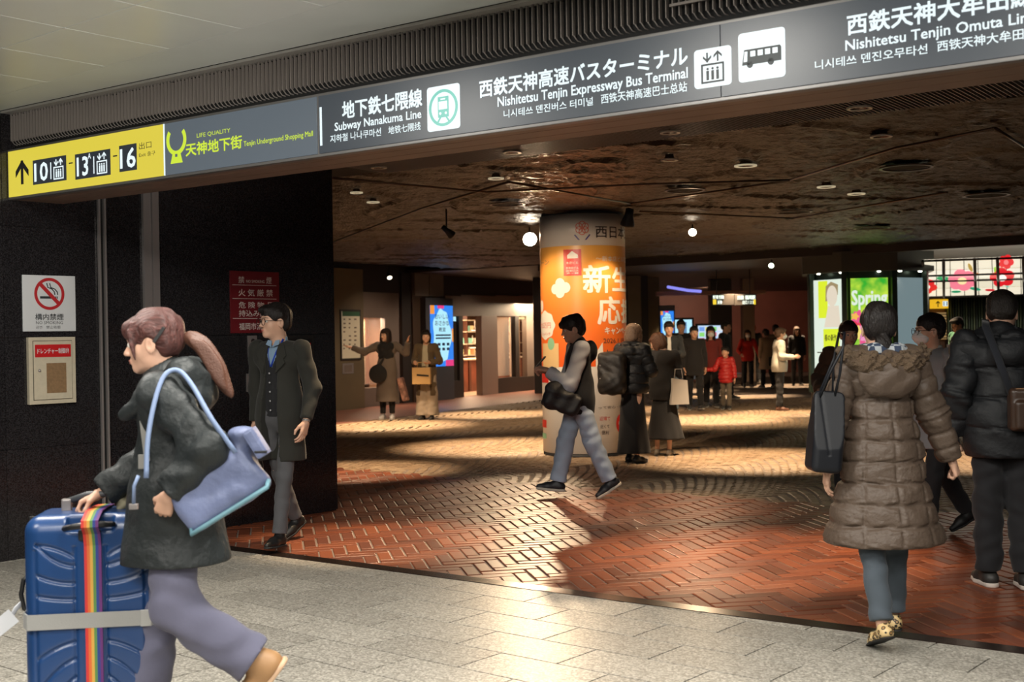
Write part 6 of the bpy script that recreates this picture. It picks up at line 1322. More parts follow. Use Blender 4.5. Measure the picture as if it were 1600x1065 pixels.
# ------------------------------------------------------------------ the people
Fb = fabric
C_blackshell = mat('shell_black', (0.019, 0.023, 0.024), 0.55, bump=(9, 0.9, 0.03), spec=0.35); C_blacksoft = Fb('soft_black', (0.014, 0.014, 0.016)); C_char = Fb('charcoal_wool', (0.024, 0.024, 0.020), scale=160, strength=0.3); C_lav = Fb('lavender_sweat', (0.125, 0.125, 0.185)); C_trg = Fb('grey_trouser', (0.085, 0.085, 0.092)); C_blg = Fb('blue_grey_trouser', (0.060, 0.075, 0.092))
C_brown = mat('quilted_brown', (0.085, 0.060, 0.044), 0.50, bump=(34, 0.7, 0.010), spec=0.35); C_fur = mat('brown_fur', (0.12, 0.078, 0.045), 0.9, bump=(130, 1.0, 0.02)); C_greycoat = Fb('grey_wool', (0.20, 0.205, 0.215)); C_denim = Fb('pale_denim', (0.34, 0.41, 0.52)); C_palesleeve = Fb('pale_sleeve', (0.50, 0.51, 0.55)); C_navy = Fb('dark_navy', (0.016, 0.018, 0.024))
C_down = mat('down_black', (0.012, 0.013, 0.015), 0.55, bump=(22, 0.6, 0.01), spec=0.3); C_olivecoat = Fb('brown_coat', (0.10, 0.070, 0.040)); C_cream = Fb('cream_knit', (0.42, 0.38, 0.28)); C_taupe = Fb('taupe_wool', (0.14, 0.115, 0.10)); C_wide = Fb('wide_trouser', (0.34, 0.28, 0.22)); C_red = mat('red_down', (0.42, 0.018, 0.018), 0.45, bump=(20, 0.5, 0.01)); C_redtop = Fb('red_top', (0.45, 0.022, 0.016)); C_maroon = Fb('maroon_knit', (0.16, 0.025, 0.022)); C_khaki = Fb('khaki', (0.13, 0.11, 0.085)); C_beige = Fb('beige_coat', (0.34, 0.25, 0.17)); C_light = Fb('light_jacket', (0.36, 0.34, 0.29)); C_green = Fb('uniform_green', (0.02, 0.10, 0.055)); C_jeans = Fb('jeans', (0.05, 0.075, 0.10)); C_shirt = Fb('blue_shirt', (0.20, 0.30, 0.42)); C_white = Fb('white_shirt', (0.5, 0.5, 0.48)); C_suit = Fb('dark_suit', (0.018, 0.022, 0.026)); C_brsw = Fb('brown_padded', (0.075, 0.042, 0.025))
BLK = (0.012, 0.009, 0.008)
def up(root, name, cat_, label, mbs, loc):
    """a carried thing of its own; mbs = [(part name, MB, material)] in world space"""
    t = thing(name, label, cat_, loc); iv = Matrix.Translation(-Vector(loc))
    for n, b, m in mbs: o = b.build(n, m, t); o.matrix_parent_inverse = iv
    return t
def attach(o, t): o.parent = t; o.matrix_parent_inverse = Matrix.Translation(-t.location)
def W(root, p): return Vector(root.location)+Matrix.Rotation(root.rotation_euler.z, 3, 'Z')@Vector(p)
def rz_pt(P, a): return Matrix.Rotation(a, 3, 'Z')@Vector(P)

# --- woman with the suitcase (walking left, seen from her left side)
o1 = atd(270, 534, 4.6); o1.z = 0; a1 = math.radians(92)
P1, i1 = person('woman with a ponytail in a black jacket and lavender trousers by a blue suitcase', o1, a1, 1.60, 'f', 0.0075, hipz=0.84,
    legabs=(((0.09, 0.46), (0.16, 0.075), 0), ((-0.01, 0.50), (-0.30, 0.275), -52)) if False else (((-0.01, 0.50), (-0.315, 0.285), -52), ((0.09, 0.46), (0.16, 0.075), 0)),
    armabs=(((-0.275, -0.185, 1.11), (-0.265, -0.04, 0.945), (0.35, 0.35, -0.85)), ((0.20, 0.13, 1.045), (0.13, 0.315, 0.905), (-0.25, 0.9, -0.42))), hands=('g', 'gd'), head=(0, -4), lean=3,
    hair=('fringe', (0.070, 0.026, 0.022)), top=dict(mat=C_blackshell, hem=0.415, flare=0.205, t=0.034, sleeve=0.074, cuffr=0.80, fold=0.008, hood=False, res=0.008, collar=0.02, name='jacket', dy=0.0, fy=1.02), bottom=dict(kind='trousers', mat=C_lav, w=1.08, knee=0.080, cuff=0.085, hem=0.93, fold=0.006), shoes=('boot', (0.36, 0.20, 0.09), (0.60, 0.40, 0.26)))
k = i1['k']; hc, Rh, hs = i1['hc'], i1['Rh'], i1['hs']
HM = i1['hair'].data.materials[0]
m_tail = HM
m_tail = mat('tail_brown', (0.10, 0.042, 0.026), 0.5, bump=(140, 0.6, 0.004))
tl = [Vector(q) for q in ((0.0, -0.055, 1.495), (-0.01, -0.105, 1.475), (-0.015, -0.155, 1.40), (-0.015, -0.185, 1.335), (-0.01, -0.215, 1.275))]
tl = curve_pts(tl, 4); tr = [0.010+0.014*math.sin(pi*min(1, i/(len(tl)-1)*0.8+0.12))**0.8*(1 if i < len(tl)-4 else 0.75-0.22*(i-len(tl)+4)) for i in range(len(tl))]; tr[-1], tr[-2], tr[-3], tr[-4], tr[-5] = 0.002, 0.006, 0.011, 0.015, 0.019
solido('ponytail', [('c', tuple(a), tuple(b), ra, rb, 1, 0.025) for a, b, ra, rb in zip(tl[:-1], tl[1:], tr[:-1], tr[1:])]+[('f', lambda X, Y, Z, D: D+0.0028*np.sin(230*X+2)+0.0028*np.sin(110*(Y*0.75+Z*-0.5)+60*X))], 0.0042, m_tail, P1, k=0.025)
MB().ring(Vector((0, -0.068, 1.492)), Vector((1, 0, 0)), Vector((0, 0.4, 1)).normalized(), Vector((0, 1, -0.4)).normalized(), 0.014, 0.024, 0.014).build('hair_tie', C_blacksoft, P1)
MB().box(hc+Vector((-0.090, -0.045, 0.028)), (0.005, 0.034, 0.006), Matrix.Rotation(-0.95, 3, 'X'), 0.002).build('hair_clip', M_blk, P1)
# gathered hood and standing collar
solido('hood', [('c', (-0.09, -0.055, 1.365), (0.09, -0.055, 1.365), 0.052, 0.052, 1, 0.04), ('c', (-0.085, -0.06, 1.375), (-0.07, 0.045, 1.325), 0.044, 0.036, 1, 0.04), ('c', (0.085, -0.06, 1.375), (0.07, 0.045, 1.325), 0.044, 0.036, 1, 0.04), ('e', (0, -0.105, 1.30), (0.11, 0.055, 0.09), 0.05), ('f', lambda X, Y, Z, D: D+0.006*np.sin(60*Y+30*X)*np.sin(50*Z+20*X))], 0.007, C_blackshell, P1, k=0.04)
solido('collar_flap', [('c', (-0.085, 0.02, 1.345), (-0.075, 0.10, 1.285), 0.040, 0.030, 1, 0.03), ('c', (0.085, 0.02, 1.345), (0.075, 0.10, 1.285), 0.040, 0.030, 1, 0.03), ('c', (-0.10, 0.02, 1.30), (-0.06, 0.17, 1.215), 0.022, 0.018, 1, 0.03), ('c', (0.10, 0.02, 1.30), (0.06, 0.17, 1.215), 0.022, 0.018, 1, 0.03), ('c', (-0.06, 0.17, 1.215), (0.06, 0.17, 1.215), 0.018, 0.018, 1, 0.03), ('c', (-0.11, 0.00, 1.29), (-0.075, 0.15, 1.235), 0.026, 0.022, 1, 0.03), ('f', lambda X, Y, Z, D: D+0.005*np.sin(45*Y+10*Z))], 0.006, C_blackshell, P1, k=0.03)
M_zip = mat('zip_grey', (0.24, 0.235, 0.22), 0.5)
MB().box((-0.142, 0.072, 1.125), (0.006, 0.011, 0.075), Matrix.Rotation(-0.10, 3, 'X'), 0.003).build('zip_flap', M_zip, P1); MB().box((-0.146, 0.082, 1.050), (0.007, 0.014, 0.026), None, 0.003).build('zip_pull', M_zip, P1)
MB().box((-0.112, 0.085, 1.255), (0.006, 0.009, 0.035), Matrix.Rotation(-0.4, 3, 'X'), 0.002).build('drawcord_tab', mat('tab_grey', (0.16, 0.17, 0.16), 0.6), P1)
# her shoulder bag
bc = W(P1, (-0.235, -0.165, 1.005)); M_bag = mat('bag_lilac', (0.135, 0.165, 0.29), 0.5, bump=(16, 0.7, 0.012), var=(7, 0.25)); M_teal = mat('bag_piping', (0.13, 0.27, 0.33), 0.5)
bt_ = thing('shoulder_bag', 'lilac blue shoulder bag with teal piping under the ponytailed woman\'s arm', 'bag', bc, a1)
Rb = Matrix.Rotation(math.radians(-31), 3, 'X')
solido('bag_body', [('b', (0, -0.045, -0.045), (0.058, 0.165, 0.095), [list(r) for r in Rb], 0.04), ('c', (0, 0.045, 0.03), (0, -0.01, 0.09), 0.05, 0.035, 1, 0.06), ('e', (0, -0.13, 0.14), (0.05, 0.055, 0.035), 0.04), folds(0.005, 16, 30, 4)], 0.0075, M_bag, bt_, k=0.05)
bl = [Rb@Vector((-0.052, y, -0.088))+Vector((0, -0.045, -0.045)) for y in (0.155, 0.10, 0.03, -0.04, -0.10, -0.155)]
MB().tube([bl[0]+Vector((0.03, 0.006, 0.03))]+bl+[bl[-1]+Vector((0.03, 0.0, 0.02))], 0.009, n=8).build('piping', M_teal, bt_)
MB().box((-0.058, 0.035, 0.04), (0.004, 0.030, 0.020), Rb, 0.002).build('label', mat('label_pale', (0.55, 0.56, 0.60), 0.5), bt_)
MB().box((-0.02, -0.185, 0.115), (0.045, 0.022, 0.055), Rb, 0.012).build('end_pocket', M_bag, bt_)
MB().box((-0.055, -0.205, 0.085), (0.012, 0.022, 0.004), None, 0.002).build('pocket_buckle', M_blk, bt_)
def loc_b(p): return Vector(p)-Vector((-0.235, -0.165, 1.005))
MB().tube([loc_b(q) for q in curve_pts(((-0.335, 0.02, 1.01), (-0.305, 0.02, 1.14), (-0.262, 0.005, 1.27), (-0.215, -0.02, 1.362), (-0.195, -0.065, 1.378), (-0.245, -0.125, 1.325), (-0.315, -0.205, 1.21), (-0.31, -0.285, 1.09)))], 0.01, n=8, flat=(0.009, 0.009)).build('strap', mat('strap_blue', (0.16, 0.22, 0.36), 0.6), bt_)
MB().tube([loc_b(q) for q in ((-0.340, 0.045, 1.02), (-0.350, 0.058, 0.985), (-0.350, 0.060, 0.925))], 0.01, n=8, flat=(0.006, 0.013)).build('strap_end', mat('strap_blue'), bt_)
MB().box(loc_b((-0.352, 0.060, 0.915)), (0.008, 0.015, 0.010), None, 0.003).build('strap_tip', M_steel, bt_)
# the suitcase
SC = Vector((atd(150, 700, 4.72).x, 4.72, 0)); sr = math.radians(8)
M_blue = mat('case_blue', (0.011, 0.047, 0.155), 0.30, bump=(420, 0.12, 0.0015), spec=0.6); M_bdk = mat('case_groove', (0.010, 0.035, 0.12), 0.35)
sc_ = thing('suitcase', 'large royal blue ribbed suitcase with a rainbow strap and a grey belt', 'suitcase', SC, sr)
hw_, hd_, z0_, z1_ = 0.245, 0.15, 0.055, 0.842
def shell_(X, Y, Z, D):
    f = (Y < -0.05)                                            # relief on the front face
    def line(d, w=0.0065): return np.exp(-(d/w)**2)
    ax_ = np.abs(X); g = 0
    fr = (ax_ > 0.055) & (ax_ < 0.195) & (Z > 0.12) & (Z < 0.78)
    g = g+0.0075*line(ax_-0.055)*((Z > 0.14) & (Z < 0.73)); g = g+0.0075*line(ax_-0.197)*((Z > 0.14) & (Z < 0.72))
    for zc, cv in ((0.655, 2.2), (0.590, 0.9), (0.530, 0.45)): g = g+0.009*line(Z-(zc+cv*(ax_-0.055)**2*2.0))*fr
    for zc, cv in ((0.375, -2.2), (0.315, -4.2), (0.250, -6.8)): g = g+0.009*line(Z-(zc+cv*(ax_-0.02)**2))*fr
    g = g+0.009*line(Z-(0.735-2.4*(0.20-ax_)**2))*((ax_ > 0.06) & (ax_ < 0.2)); g = g+0.008*line(Z-0.145)*(ax_ < 0.2)
    return np.where(f, D+g, D)
solido('shell', [('b', (0, 0, (z0_+z1_)/2), (hw_, hd_, (z1_-z0_)/2), None, 0.065), ('B', (0, -0.155, 0.83), (0.085, 0.045, 0.05), None, 0.012, 0.01), ('f', shell_)], 0.0052, M_blue, sc_, k=0.01)
mb = MB(); 
for z in (0,): mb.box((0, 0.0, (z0_+z1_)/2), (hw_+0.004, 0.006, (z1_-z0_)/2+0.004-0.02), None, 0.003)
mb.build('zip_seam', M_blk, sc_)
mb = MB(); mb.tube([(-0.092, -0.155, 0.795), (-0.05, -0.185, 0.806), (0, -0.192, 0.812), (0.05, -0.185, 0.812), (0.092, -0.155, 0.806)], [0.009, 0.012, 0.013, 0.012, 0.009], n=10); mb.build('front_handle', M_blk, sc_)
MB().tube([(-0.088, -0.172, 0.806), (0, -0.203, 0.822), (0.088, -0.172, 0.816)], 0.0035, n=8).build('handle_trim', M_steel, sc_)
MB().box((0.0, -0.150, 0.77), (0.040, 0.012, 0.020), None, 0.008).build('latch_recess', M_blk, sc_)
mb = MB(); mb.tube([(-0.12, 0.07, 0.835), (-0.115, 0.03, 0.875), (-0.03, -0.02, 0.905), (0.06, -0.02, 0.905), (0.10, 0.03, 0.885), (0.105, 0.07, 0.835)], 0.012, n=10); mb.build('top_handle', mat('handle_grey', (0.06, 0.065, 0.07), 0.4), sc_)
MB().box((-0.115, 0.02, 0.862), (0.018, 0.018, 0.024), None, 0.006).build('handle_mount', M_steel, sc_)
RB = [(0.55, 0.03, 0.025), (0.60, 0.13, 0.03), (0.58, 0.33, 0.06), (0.09, 0.22, 0.06), (0.02, 0.04, 0.22), (0.11, 0.02, 0.14)]
cx0 = 0.012
rs_ = thing('rainbow_strap', 'rainbow striped luggage strap running upright round the blue suitcase', 'strap', SC, sr)
for i, c_ in enumerate(RB):
    x0 = cx0-0.031+i*0.0103; path = [(x0, -0.157, 0.05), (x0, -0.1575, 0.45), (x0, -0.157, 0.73), (x0, -0.172, 0.775), (x0, -0.207, 0.805), (x0, -0.205, 0.83), (x0, -0.12, 0.852), (x0, 0.0, 0.852), (x0, 0.12, 0.845), (x0, 0.155, 0.78), (x0, 0.156, 0.06)]
    V = []; Fc = []
    for p in path: V += [(p[0], p[1], p[2]), (p[0]+0.0103, p[1], p[2]), (p[0]+0.0103, p[1]-0.003 if p[1] < 0.05 else p[1]+0.003, p[2]+(0.003 if p[2] > 0.83 else 0)), (p[0], p[1]-0.003 if p[1] < 0.05 else p[1]+0.003, p[2]+(0.003 if p[2] > 0.83 else 0))]
    for j in range(len(path)-1): Fc += [(4*j+q, 4*j+(q+1) % 4, 4*j+4+(q+1) % 4, 4*j+4+q) for q in range(4)]
    MB().add(V, Fc).build('stripe', mat('rb_%d' % i, c_, 0.6), rs_)
bs_ = thing('luggage_belt', 'grey luggage belt running level round the blue suitcase', 'strap', SC, sr)
mb = MB(); pr = [(hw_+.004, hd_-.05), (hw_-.02, hd_+.004), (-hw_+.02, hd_+.004), (-hw_-.004, hd_-.05), (-hw_-.004, -hd_+.045), (-hw_+.022, -hd_-.0085), (hw_-.022, -hd_-.0085), (hw_+.004, -hd_+.045)]; V = []
for (x, y) in pr: V += [(x, y, 0.425), (x, y, 0.482), (x*1.006+math.copysign(.002, x), y+math.copysign(.003, y), 0.482), (x*1.006+math.copysign(.002, x), y+math.copysign(.003, y), 0.425)]
mb.add(V, [(4*j+q, 4*j+(q+1) % 4, (4*j+4) % 32+(q+1) % 4, (4*j+4) % 32+q) for j in range(8) for q in range(4)]); mb.build('belt', mat('belt_grey', (0.29, 0.29, 0.28), 0.5, bump=(200, .3, .002)), bs_)
MB().box((0.20, -0.163, 0.4535), (0.020, 0.004, 0.031), None, 0.003).build('buckle', mat('buckle', (0.45, 0.45, 0.44), 0.35, 0.5), bs_)
MB().tube([(-0.249, 0.0, 0.60), (-0.275, 0.0, 0.585), (-0.285, 0.0, 0.53), (-0.275, 0.0, 0.475), (-0.249, 0.0, 0.46)], 0.009, n=8).build('side_handle', M_blk, sc_)
lt = thing('luggage_tag', 'white paper luggage tag with a barcode hanging on the blue suitcase side handle', 'tag', W(sc_, (-0.30, -0.03, 0.47)), sr)
Rt = Matrix.Rotation(math.radians(-38), 3, 'Y')
MB().box((-0.085, -0.01, -0.075), (0.105, 0.0015, 0.030), Rt@Matrix.Identity(3), 0.001).build('paper', mat('paper_white', (0.66, 0.68, 0.72), 0.6), lt)
MB().tube([(0.02, 0.03, 0.03), (0.0, 0.01, 0.01), (-0.012, -0.005, -0.015)], 0.010, n=8, flat=(0.002, 0.010)).build('loop', mat('paper_white'), lt)
mb = MB(); random.seed(3)
for i in range(16):
    w2 = random.uniform(.0006, .0022); mb.box(Rt@Vector((0.0-0.04+i*0.0052-0.02, -0.0125, 0.0))+Vector((-0.085, 0, -0.075)), (w2, 0.0006, 0.017), Rt)
tag(mb.build('barcode', M_ink, lt), kind='stuff')
for sx_ in (-1, 1):
    for sy_ in (-1, 1):
        w1 = MB(); w1.lathe([(0.0001, -0.012), (0.022, -0.012), (0.026, -0.008), (0.026, 0.008), (0.022, 0.012), (0.0001, 0.012)], c=(sx_*0.19, sy_*0.10, 0.027), R=Matrix.Rotation(pi/2, 3, 'Y'), n=16); w1.build('wheel', M_blk, sc_)
        MB().box((sx_*0.19, sy_*0.10, 0.058), (0.022, 0.026, 0.022), None, 0.006).build('wheel_mount', M_blk, sc_)
cp_ = thing('pouch_charm', 'small olive scarf bundle tied on the suitcase handle', 'scarf', W(sc_, (0.14, 0.02, 0.845)), sr)
solido('bundle', [('e', (0, 0, 0.022), (0.07, 0.03, 0.022)), ('e', (-0.05, -0.01, 0.01), (0.022, 0.02, 0.03), 0.02), folds(0.006, 40, 60, 2)], 0.005, mat('olive_cloth', (0.22, 0.20, 0.13), 0.8), cp_)

# --- suited man
o2 = atd(436, 532, 8.85); o2.z = 0; a2 = math.radians(156)
P2, i2 = person('man in glasses, long dark open coat and grey trousers by the black wall', o2, a2, 1.73, 'm', 0.009, legs=((13, 3, 4), (-15, 14, -26)), head=(-26, 2), hair=('short', BLK), glasses=True,
    arms=(((0.22, -0.16, -1), (0.02, 0.42, -1)), ((0.12, -0.12, -1), (0.02, 0.10, -1))), hands=('r', 'f'),
    top=dict(mat=C_char, hem=0.36, flare=0.185, t=0.018, sleeve=0.060, open=(0.040, 0.085, 0.0, 0), name='overcoat', cuff=0.93, fold=0.003, res=0.009), bottom=dict(kind='trousers', mat=C_trg, w=0.86, cuff=0.056, knee=0.062), shoes=('oxford', (0.010, 0.010, 0.010), (0.02, 0.02, 0.02)))
T2 = i2['T']; k = i2['k']
def tors(root, info, name, m, t, z0f, z1f, extra=(), res=0.009, vneck=None):
    T, k, h = info['T'], info['k'], info['k']*1.65; sw = 0.105*h
    P = [('c', tuple(T(-sw*0.55, 0, 0.80)), tuple(T(sw*0.55, 0, 0.80)), (0.050+t)*k, (0.050+t)*k, 0.9, 0.05), ('c', tuple(T(0, 0.0, 0.76)), tuple(T(0, 0, 0.62)), (0.118+t)*k, (0.102+t)*k, 0.78, 0.06), ('c', tuple(T(0, 0, 0.62)), tuple(T(0, 0, 0.53)), (0.102+t)*k, (0.112+t)*k, 0.80, 0.06), ('c', tuple(T(0, -0.012, 0.80)), tuple(T(0, 0.0, 0.865)), (0.060+t)*k, 0.058*k, 1, 0.02), *extra, ('C', tuple(T(0, 0.012, 0.85)), tuple(T(0, 0.06, 0.93)), 0.050*k, 0.08*k, 1, 0.01), cut_below(T(0, 0, z0f).z), cut_above(T(0, 0, z1f).z)]
    if vneck: P.append(('f', lambda X, Y, Z, D: np.where(Y > 0, np.maximum(D, np.minimum(Z-T(0, 0, vneck[0]).z-np.abs(X)*vneck[1], 0.06-np.abs(X))), D)))
    return solido(name, P, res, m, root, k=0.04*k)
tors(P2, i2, 'shirt', C_shirt, 0.004, 0.62, 0.868); tors(P2, i2, 'vest', C_blacksoft, 0.010, 0.535, 0.83, vneck=(0.735, 2.4))
for q in range(5): MB().lathe([(0.0001, 0.004), (0.006, 0.003), (0.007, 0)], c=T2(0.006, 0.0, 0.715-q*0.038)+Vector((0, 0.113*k-0.0015*q, 0)), R=Matrix.Rotation(-pi/2, 3, 'X'), n=12).build('vest_button', mat('button', (0.35, 0.35, 0.36), 0.3), P2)
for s in (-1, 1):
    MB().tube([T2(s*0.058, 0.03, 0.855), T2(s*0.035, 0.088, 0.80), T2(s*0.004, 0.106*k, 0.742)], 0.005, n=8, flat=(0.002, 0.008)).build('lanyard', mat('lanyard_blue', (0.01, 0.05, 0.42), 0.5), P2)
    MB().prism([(0, 0), (s*0.052, 0.022), (s*0.046, 0.058), (s*0.012, 0.052)], T2(s*0.004, 0.090, 0.822), (1, 0, 0), (0, -0.5, 0.9), (0, 1, 0.3), 0.004).build('shirt_collar', C_shirt, P2)
    # lapel
    MB().prism([(0, 0), (s*0.070, 0.075), (s*0.055, 0.105), (s*0.075, 0.13), (s*0.045, 0.21), (s*0.012, 0.17)], T2(s*0.050, 0.123, 0.715), (1, 0, 0), (0, -0.22, 0.97), (0, 1, 0.2), 0.006).build('lapel', C_char, P2)
S_, E_, W_, hd_2 = i2['A'][0]
MB().tube([W_-hd_2*0.012, W_+hd_2*0.002], [0.029, 0.028], n=16).build('wristwatch', M_steel, P2)
hb = W(P2, (0.27, 0.02, 0.60))
t = thing('briefcase', 'soft black leather bag hanging behind the lilac bag', 'bag', hb, a2); solido('bag_body', [('b', (0, 0, 0.0), (0.045, 0.14, 0.10), None, 0.04), folds(0.006, 20, 30, 1)], 0.009, mat('leather_black', (0.010, 0.010, 0.011), 0.28, bump=(60, 0.3, 0.003)), t); MB().tube([(0, 0.07, 0.09), (0, 0.05, 0.19), (0, -0.05, 0.19), (0, -0.07, 0.09)], 0.008, n=8).build('handle', mat('leather_black'), t)

# --- man with the phone in front of the column
o3 = atd(903, 524, 11.2); o3.z = 0; a3 = math.radians(97)
P3, i3 = person('man in a black vest and pale jeans looking at a phone while walking', o3, a3, 1.63, 'm', 0.009, legs=((-15, 10, -30), (17, 5, 6)), head=(6, -10), hair=('tousled', BLK),
    armabs=(((-0.205, 0.12, 1.03), (-0.12, 0.30, 1.17), (0.1, 0.9, 0.25)), ((0.21, 0.08, 1.03), (0.06, 0.27, 1.15), (-0.2, 0.9, 0.2))), hands=('gu', 'gu'),
    top=dict(mat=C_blacksoft, hem=0.47, flare=0.155, t=0.024, sleeve=0.072, sleevemat=C_palesleeve, collar=0.015, hood=True, name='vest', cuffr=0.75), bottom=dict(kind='trousers', mat=C_denim, w=1.05, cuff=0.072, knee=0.078, fold=0.006, hem=0.95), shoes=('sneaker', (0.012, 0.012, 0.016), (0.55, 0.50, 0.42)))
hp_ = W(P3, (-0.04, 0.36, 1.24)); t = thing('phone', 'black smartphone held up by the man in pale jeans', 'phone', hp_, a3); MB().box((0, 0, 0), (0.037, 0.005, 0.075), Matrix.Rotation(0.75, 3, 'X'), 0.004).build('case', M_blk, t); MB().box((0, -0.0058, 0.0), (0.033, 0.001, 0.070), Matrix.Rotation(0.75, 3, 'X')).build('screen', emis('phone_lit', (0.3, 0.35, 0.45), 0.3), t)
hb = W(P3, (-0.24, 0.20, 0.90)); t = thing('shoulder_bag', 'black crumpled shoulder bag in front of the man in pale jeans', 'bag', hb, a3)
solido('bag_body', [('b', (0, 0, 0), (0.07, 0.17, 0.10), [list(r) for r in Matrix.Rotation(0.35, 3, 'X')], 0.05), ('e', (0, 0.06, 0.13), (0.055, 0.07, 0.05), 0.05), folds(0.008, 18, 30, 5)], 0.009, mat('nylon_black', (0.008, 0.008, 0.010), 0.6, bump=(50, .5, .005)), t, k=0.05); MB().tube([(0.02, -0.10, 0.10), (0.02, -0.18, 0.35), (0.10, -0.2, 0.50), (0.26, -0.18, 0.46)], 0.01, n=8, flat=(0.003, 0.015)).build('strap', mat('nylon_black'), t)

# --- two women at the column
o4 = fl(990, 722); a4 = math.radians(-38)
P4, i4 = person('person with short fair hair, black puffer and backpack at the poster column', o4, a4, 1.60, 'f', 0.010, head=(-10, -8), hair=('bob', (0.16, 0.10, 0.065)), legs=((4, 2, 0), (-3, 3, 0)),
    armabs=(((-0.23, 0.05, 1.06), (-0.13, 0.24, 1.03)), ((0.23, 0.05, 1.06), (0.15, 0.24, 1.05))), hands=('g', 'g'), top=dict(mat=C_down, hem=0.50, flare=0.17, t=0.045, sleeve=0.08, quilt=0.11, collar=0.02, hood=True, name='puffer_jacket', res=0.011), bottom=dict(kind='skirt', mat=C_blacksoft, hemz=0.07, flare=0.205), shoes=('oxford', (0.02, 0.02, 0.02), (0.02, 0.02, 0.02)))
pb = W(P4, (-0.10, -0.27, 1.02)); t = thing('backpack', 'worn black backpack on the person with short fair hair', 'backpack', pb, a4+0.25)
M_pack = mat('pack_black', (0.018, 0.015, 0.013), 0.55, bump=(40, 0.4, 0.006), var=(12, 0.4)); solido('pack_body', [('b', (0, 0, 0.02), (0.165, 0.095, 0.25), None, 0.08), ('e', (0, -0.07, -0.09), (0.13, 0.065, 0.12), 0.03), folds(0.005, 18, 26, 3)], 0.010, M_pack, t, k=0.03)
for s in (-1, 1): MB().tube([(s*0.09, 0.06, 0.20), (s*0.10, 0.14, 0.27), (s*0.11, 0.24, 0.20), (s*0.12, 0.27, 0.0), (s*0.12, 0.14, -0.14), (s*0.11, 0.05, -0.16)], 0.01, n=8, flat=(0.004, 0.025)).build('shoulder_strap', M_pack, t)
for q in range(3): MB().lathe([(0.0001, 0.008), (0.010, 0.006), (0.012, 0)], c=(-0.11, -0.083, 0.11-q*0.075), R=Matrix.Rotation(pi/2, 3, 'X'), n=12).build('stud', M_steel, t)
o5 = fl(1037, 710); a5 = math.radians(-12)
P5, i5 = person('person with brown hair in black beside the backpack wearer, holding out a phone', o5, a5, 1.50, 'f', 0.011, head=(75, -22), hair=('bob', (0.07, 0.032, 0.018)), legs=((2, 2, 0), (-4, 3, 0)),
    armabs=(((-0.20, 0.06, 1.0), (-0.05, 0.25, 1.05)), ((0.21, 0.03, 1.0), (0.10, 0.22, 1.08), (-0.1, 0.6, 0.4))), hands=('g', 'gu'), top=dict(mat=C_blacksoft, hem=0.45, flare=0.17, t=0.03, sleeve=0.068, name='jacket'), bottom=dict(kind='skirt', mat=C_blacksoft, hemz=0.13, flare=0.23, dx=0.03), shoes=('flat', (0.42, 0.38, 0.32), (0.3, 0.28, 0.25)))
q = W(P5, (0.05, 0.29, 1.13)); t = thing('phone', 'smartphone held out beside the backpack wearer', 'phone', q, a5); MB().box((0, 0, 0), (0.036, 0.005, 0.072), Matrix.Rotation(0.9, 3, 'X'), 0.004).build('case', M_blk, t)
q = W(P5, (0.20, -0.06, 0.78)); t = thing('paper_bag', 'white paper bag hanging beside the long black skirts', 'bag', q, a5+0.5); mb = MB(); mb.prism([(-0.12, -0.16), (0.12, -0.16), (0.10, 0.13), (-0.09, 0.16)], (0, -0.04, 0), (1, 0, 0), (0, 0, 1), (0, 1, 0), 0.08); mb.build('bag_body', mat('paper_grey', (0.42, 0.40, 0.38), 0.7), t); MB().tube([(-0.06, 0, 0.14), (-0.04, 0, 0.27), (0.04, 0, 0.27), (0.06, 0, 0.13)], 0.004, n=6).build('handle', mat('paper_grey'), t)

# --- brown quilted coat, seen from behind
o6 = Vector((atd(1376, 600, 5.85).x, 5.85, 0)); a6 = math.radians(2)
P6, i6 = person('woman in a long quilted brown coat with a fur trimmed hood, seen from behind', o6, a6, 1.575, 'f', 0.0075, legs=((-13, 6, -22), (9, 2, 4)), head=(-10, 0), hair=('tied', BLK),
    arms=(((0.30, -0.02, -1), (0.12, 0.05, -1)), ((0.40, -0.02, -1), (0.42, 0.10, -1))), hands=('r', 'fb'),
    top=dict(mat=C_brown, hem=0.30, flare=0.300, t=0.030, sleeve=0.072, quilt=0.098, qd=0.011, seams=(-0.10, 0.012, 0.115), name='quilted_coat', fold=0.006, res=0.0075, cuffr=0.82), bottom=dict(kind='trousers', mat=C_blg, w=0.92, cuff=0.060, knee=0.066, hem=0.96), shoes=('flat', None, (0.01, 0.01, 0.01)) if False else ('flat', mat('leopard', (0.55, 0.38, 0.17), 0.5), (0.012, 0.012, 0.012)))
m_l = MATS['leopard']; nt = m_l.node_tree; tc = nt.nodes.new('ShaderNodeTexCoord'); vo = nt.nodes.new('ShaderNodeTexVoronoi'); vo.feature = 'F1'; vo.inputs['Scale'].default_value = 48; cr = nt.nodes.new('ShaderNodeValToRGB'); el = cr.color_ramp.elements; cr.color_ramp.interpolation = 'CONSTANT'
el[0].position = 0; el[0].color = (0.30, 0.17, 0.06, 1); el[1].position = 0.30; el[1].color = (0.012, 0.01, 0.008, 1); e_ = el.new(0.50); e_.color = (0.58, 0.42, 0.20, 1); nt.links.new(tc.outputs['Object'], vo.inputs['Vector']); nt.links.new(vo.outputs['Distance'], cr.inputs['Fac']); nt.links.new(cr.outputs['Color'], nt.nodes['Principled BSDF'].inputs['Base Color'])
T6 = i6['T']; hc = i6['hc']; HB = i6['hair'].data.materials[0]
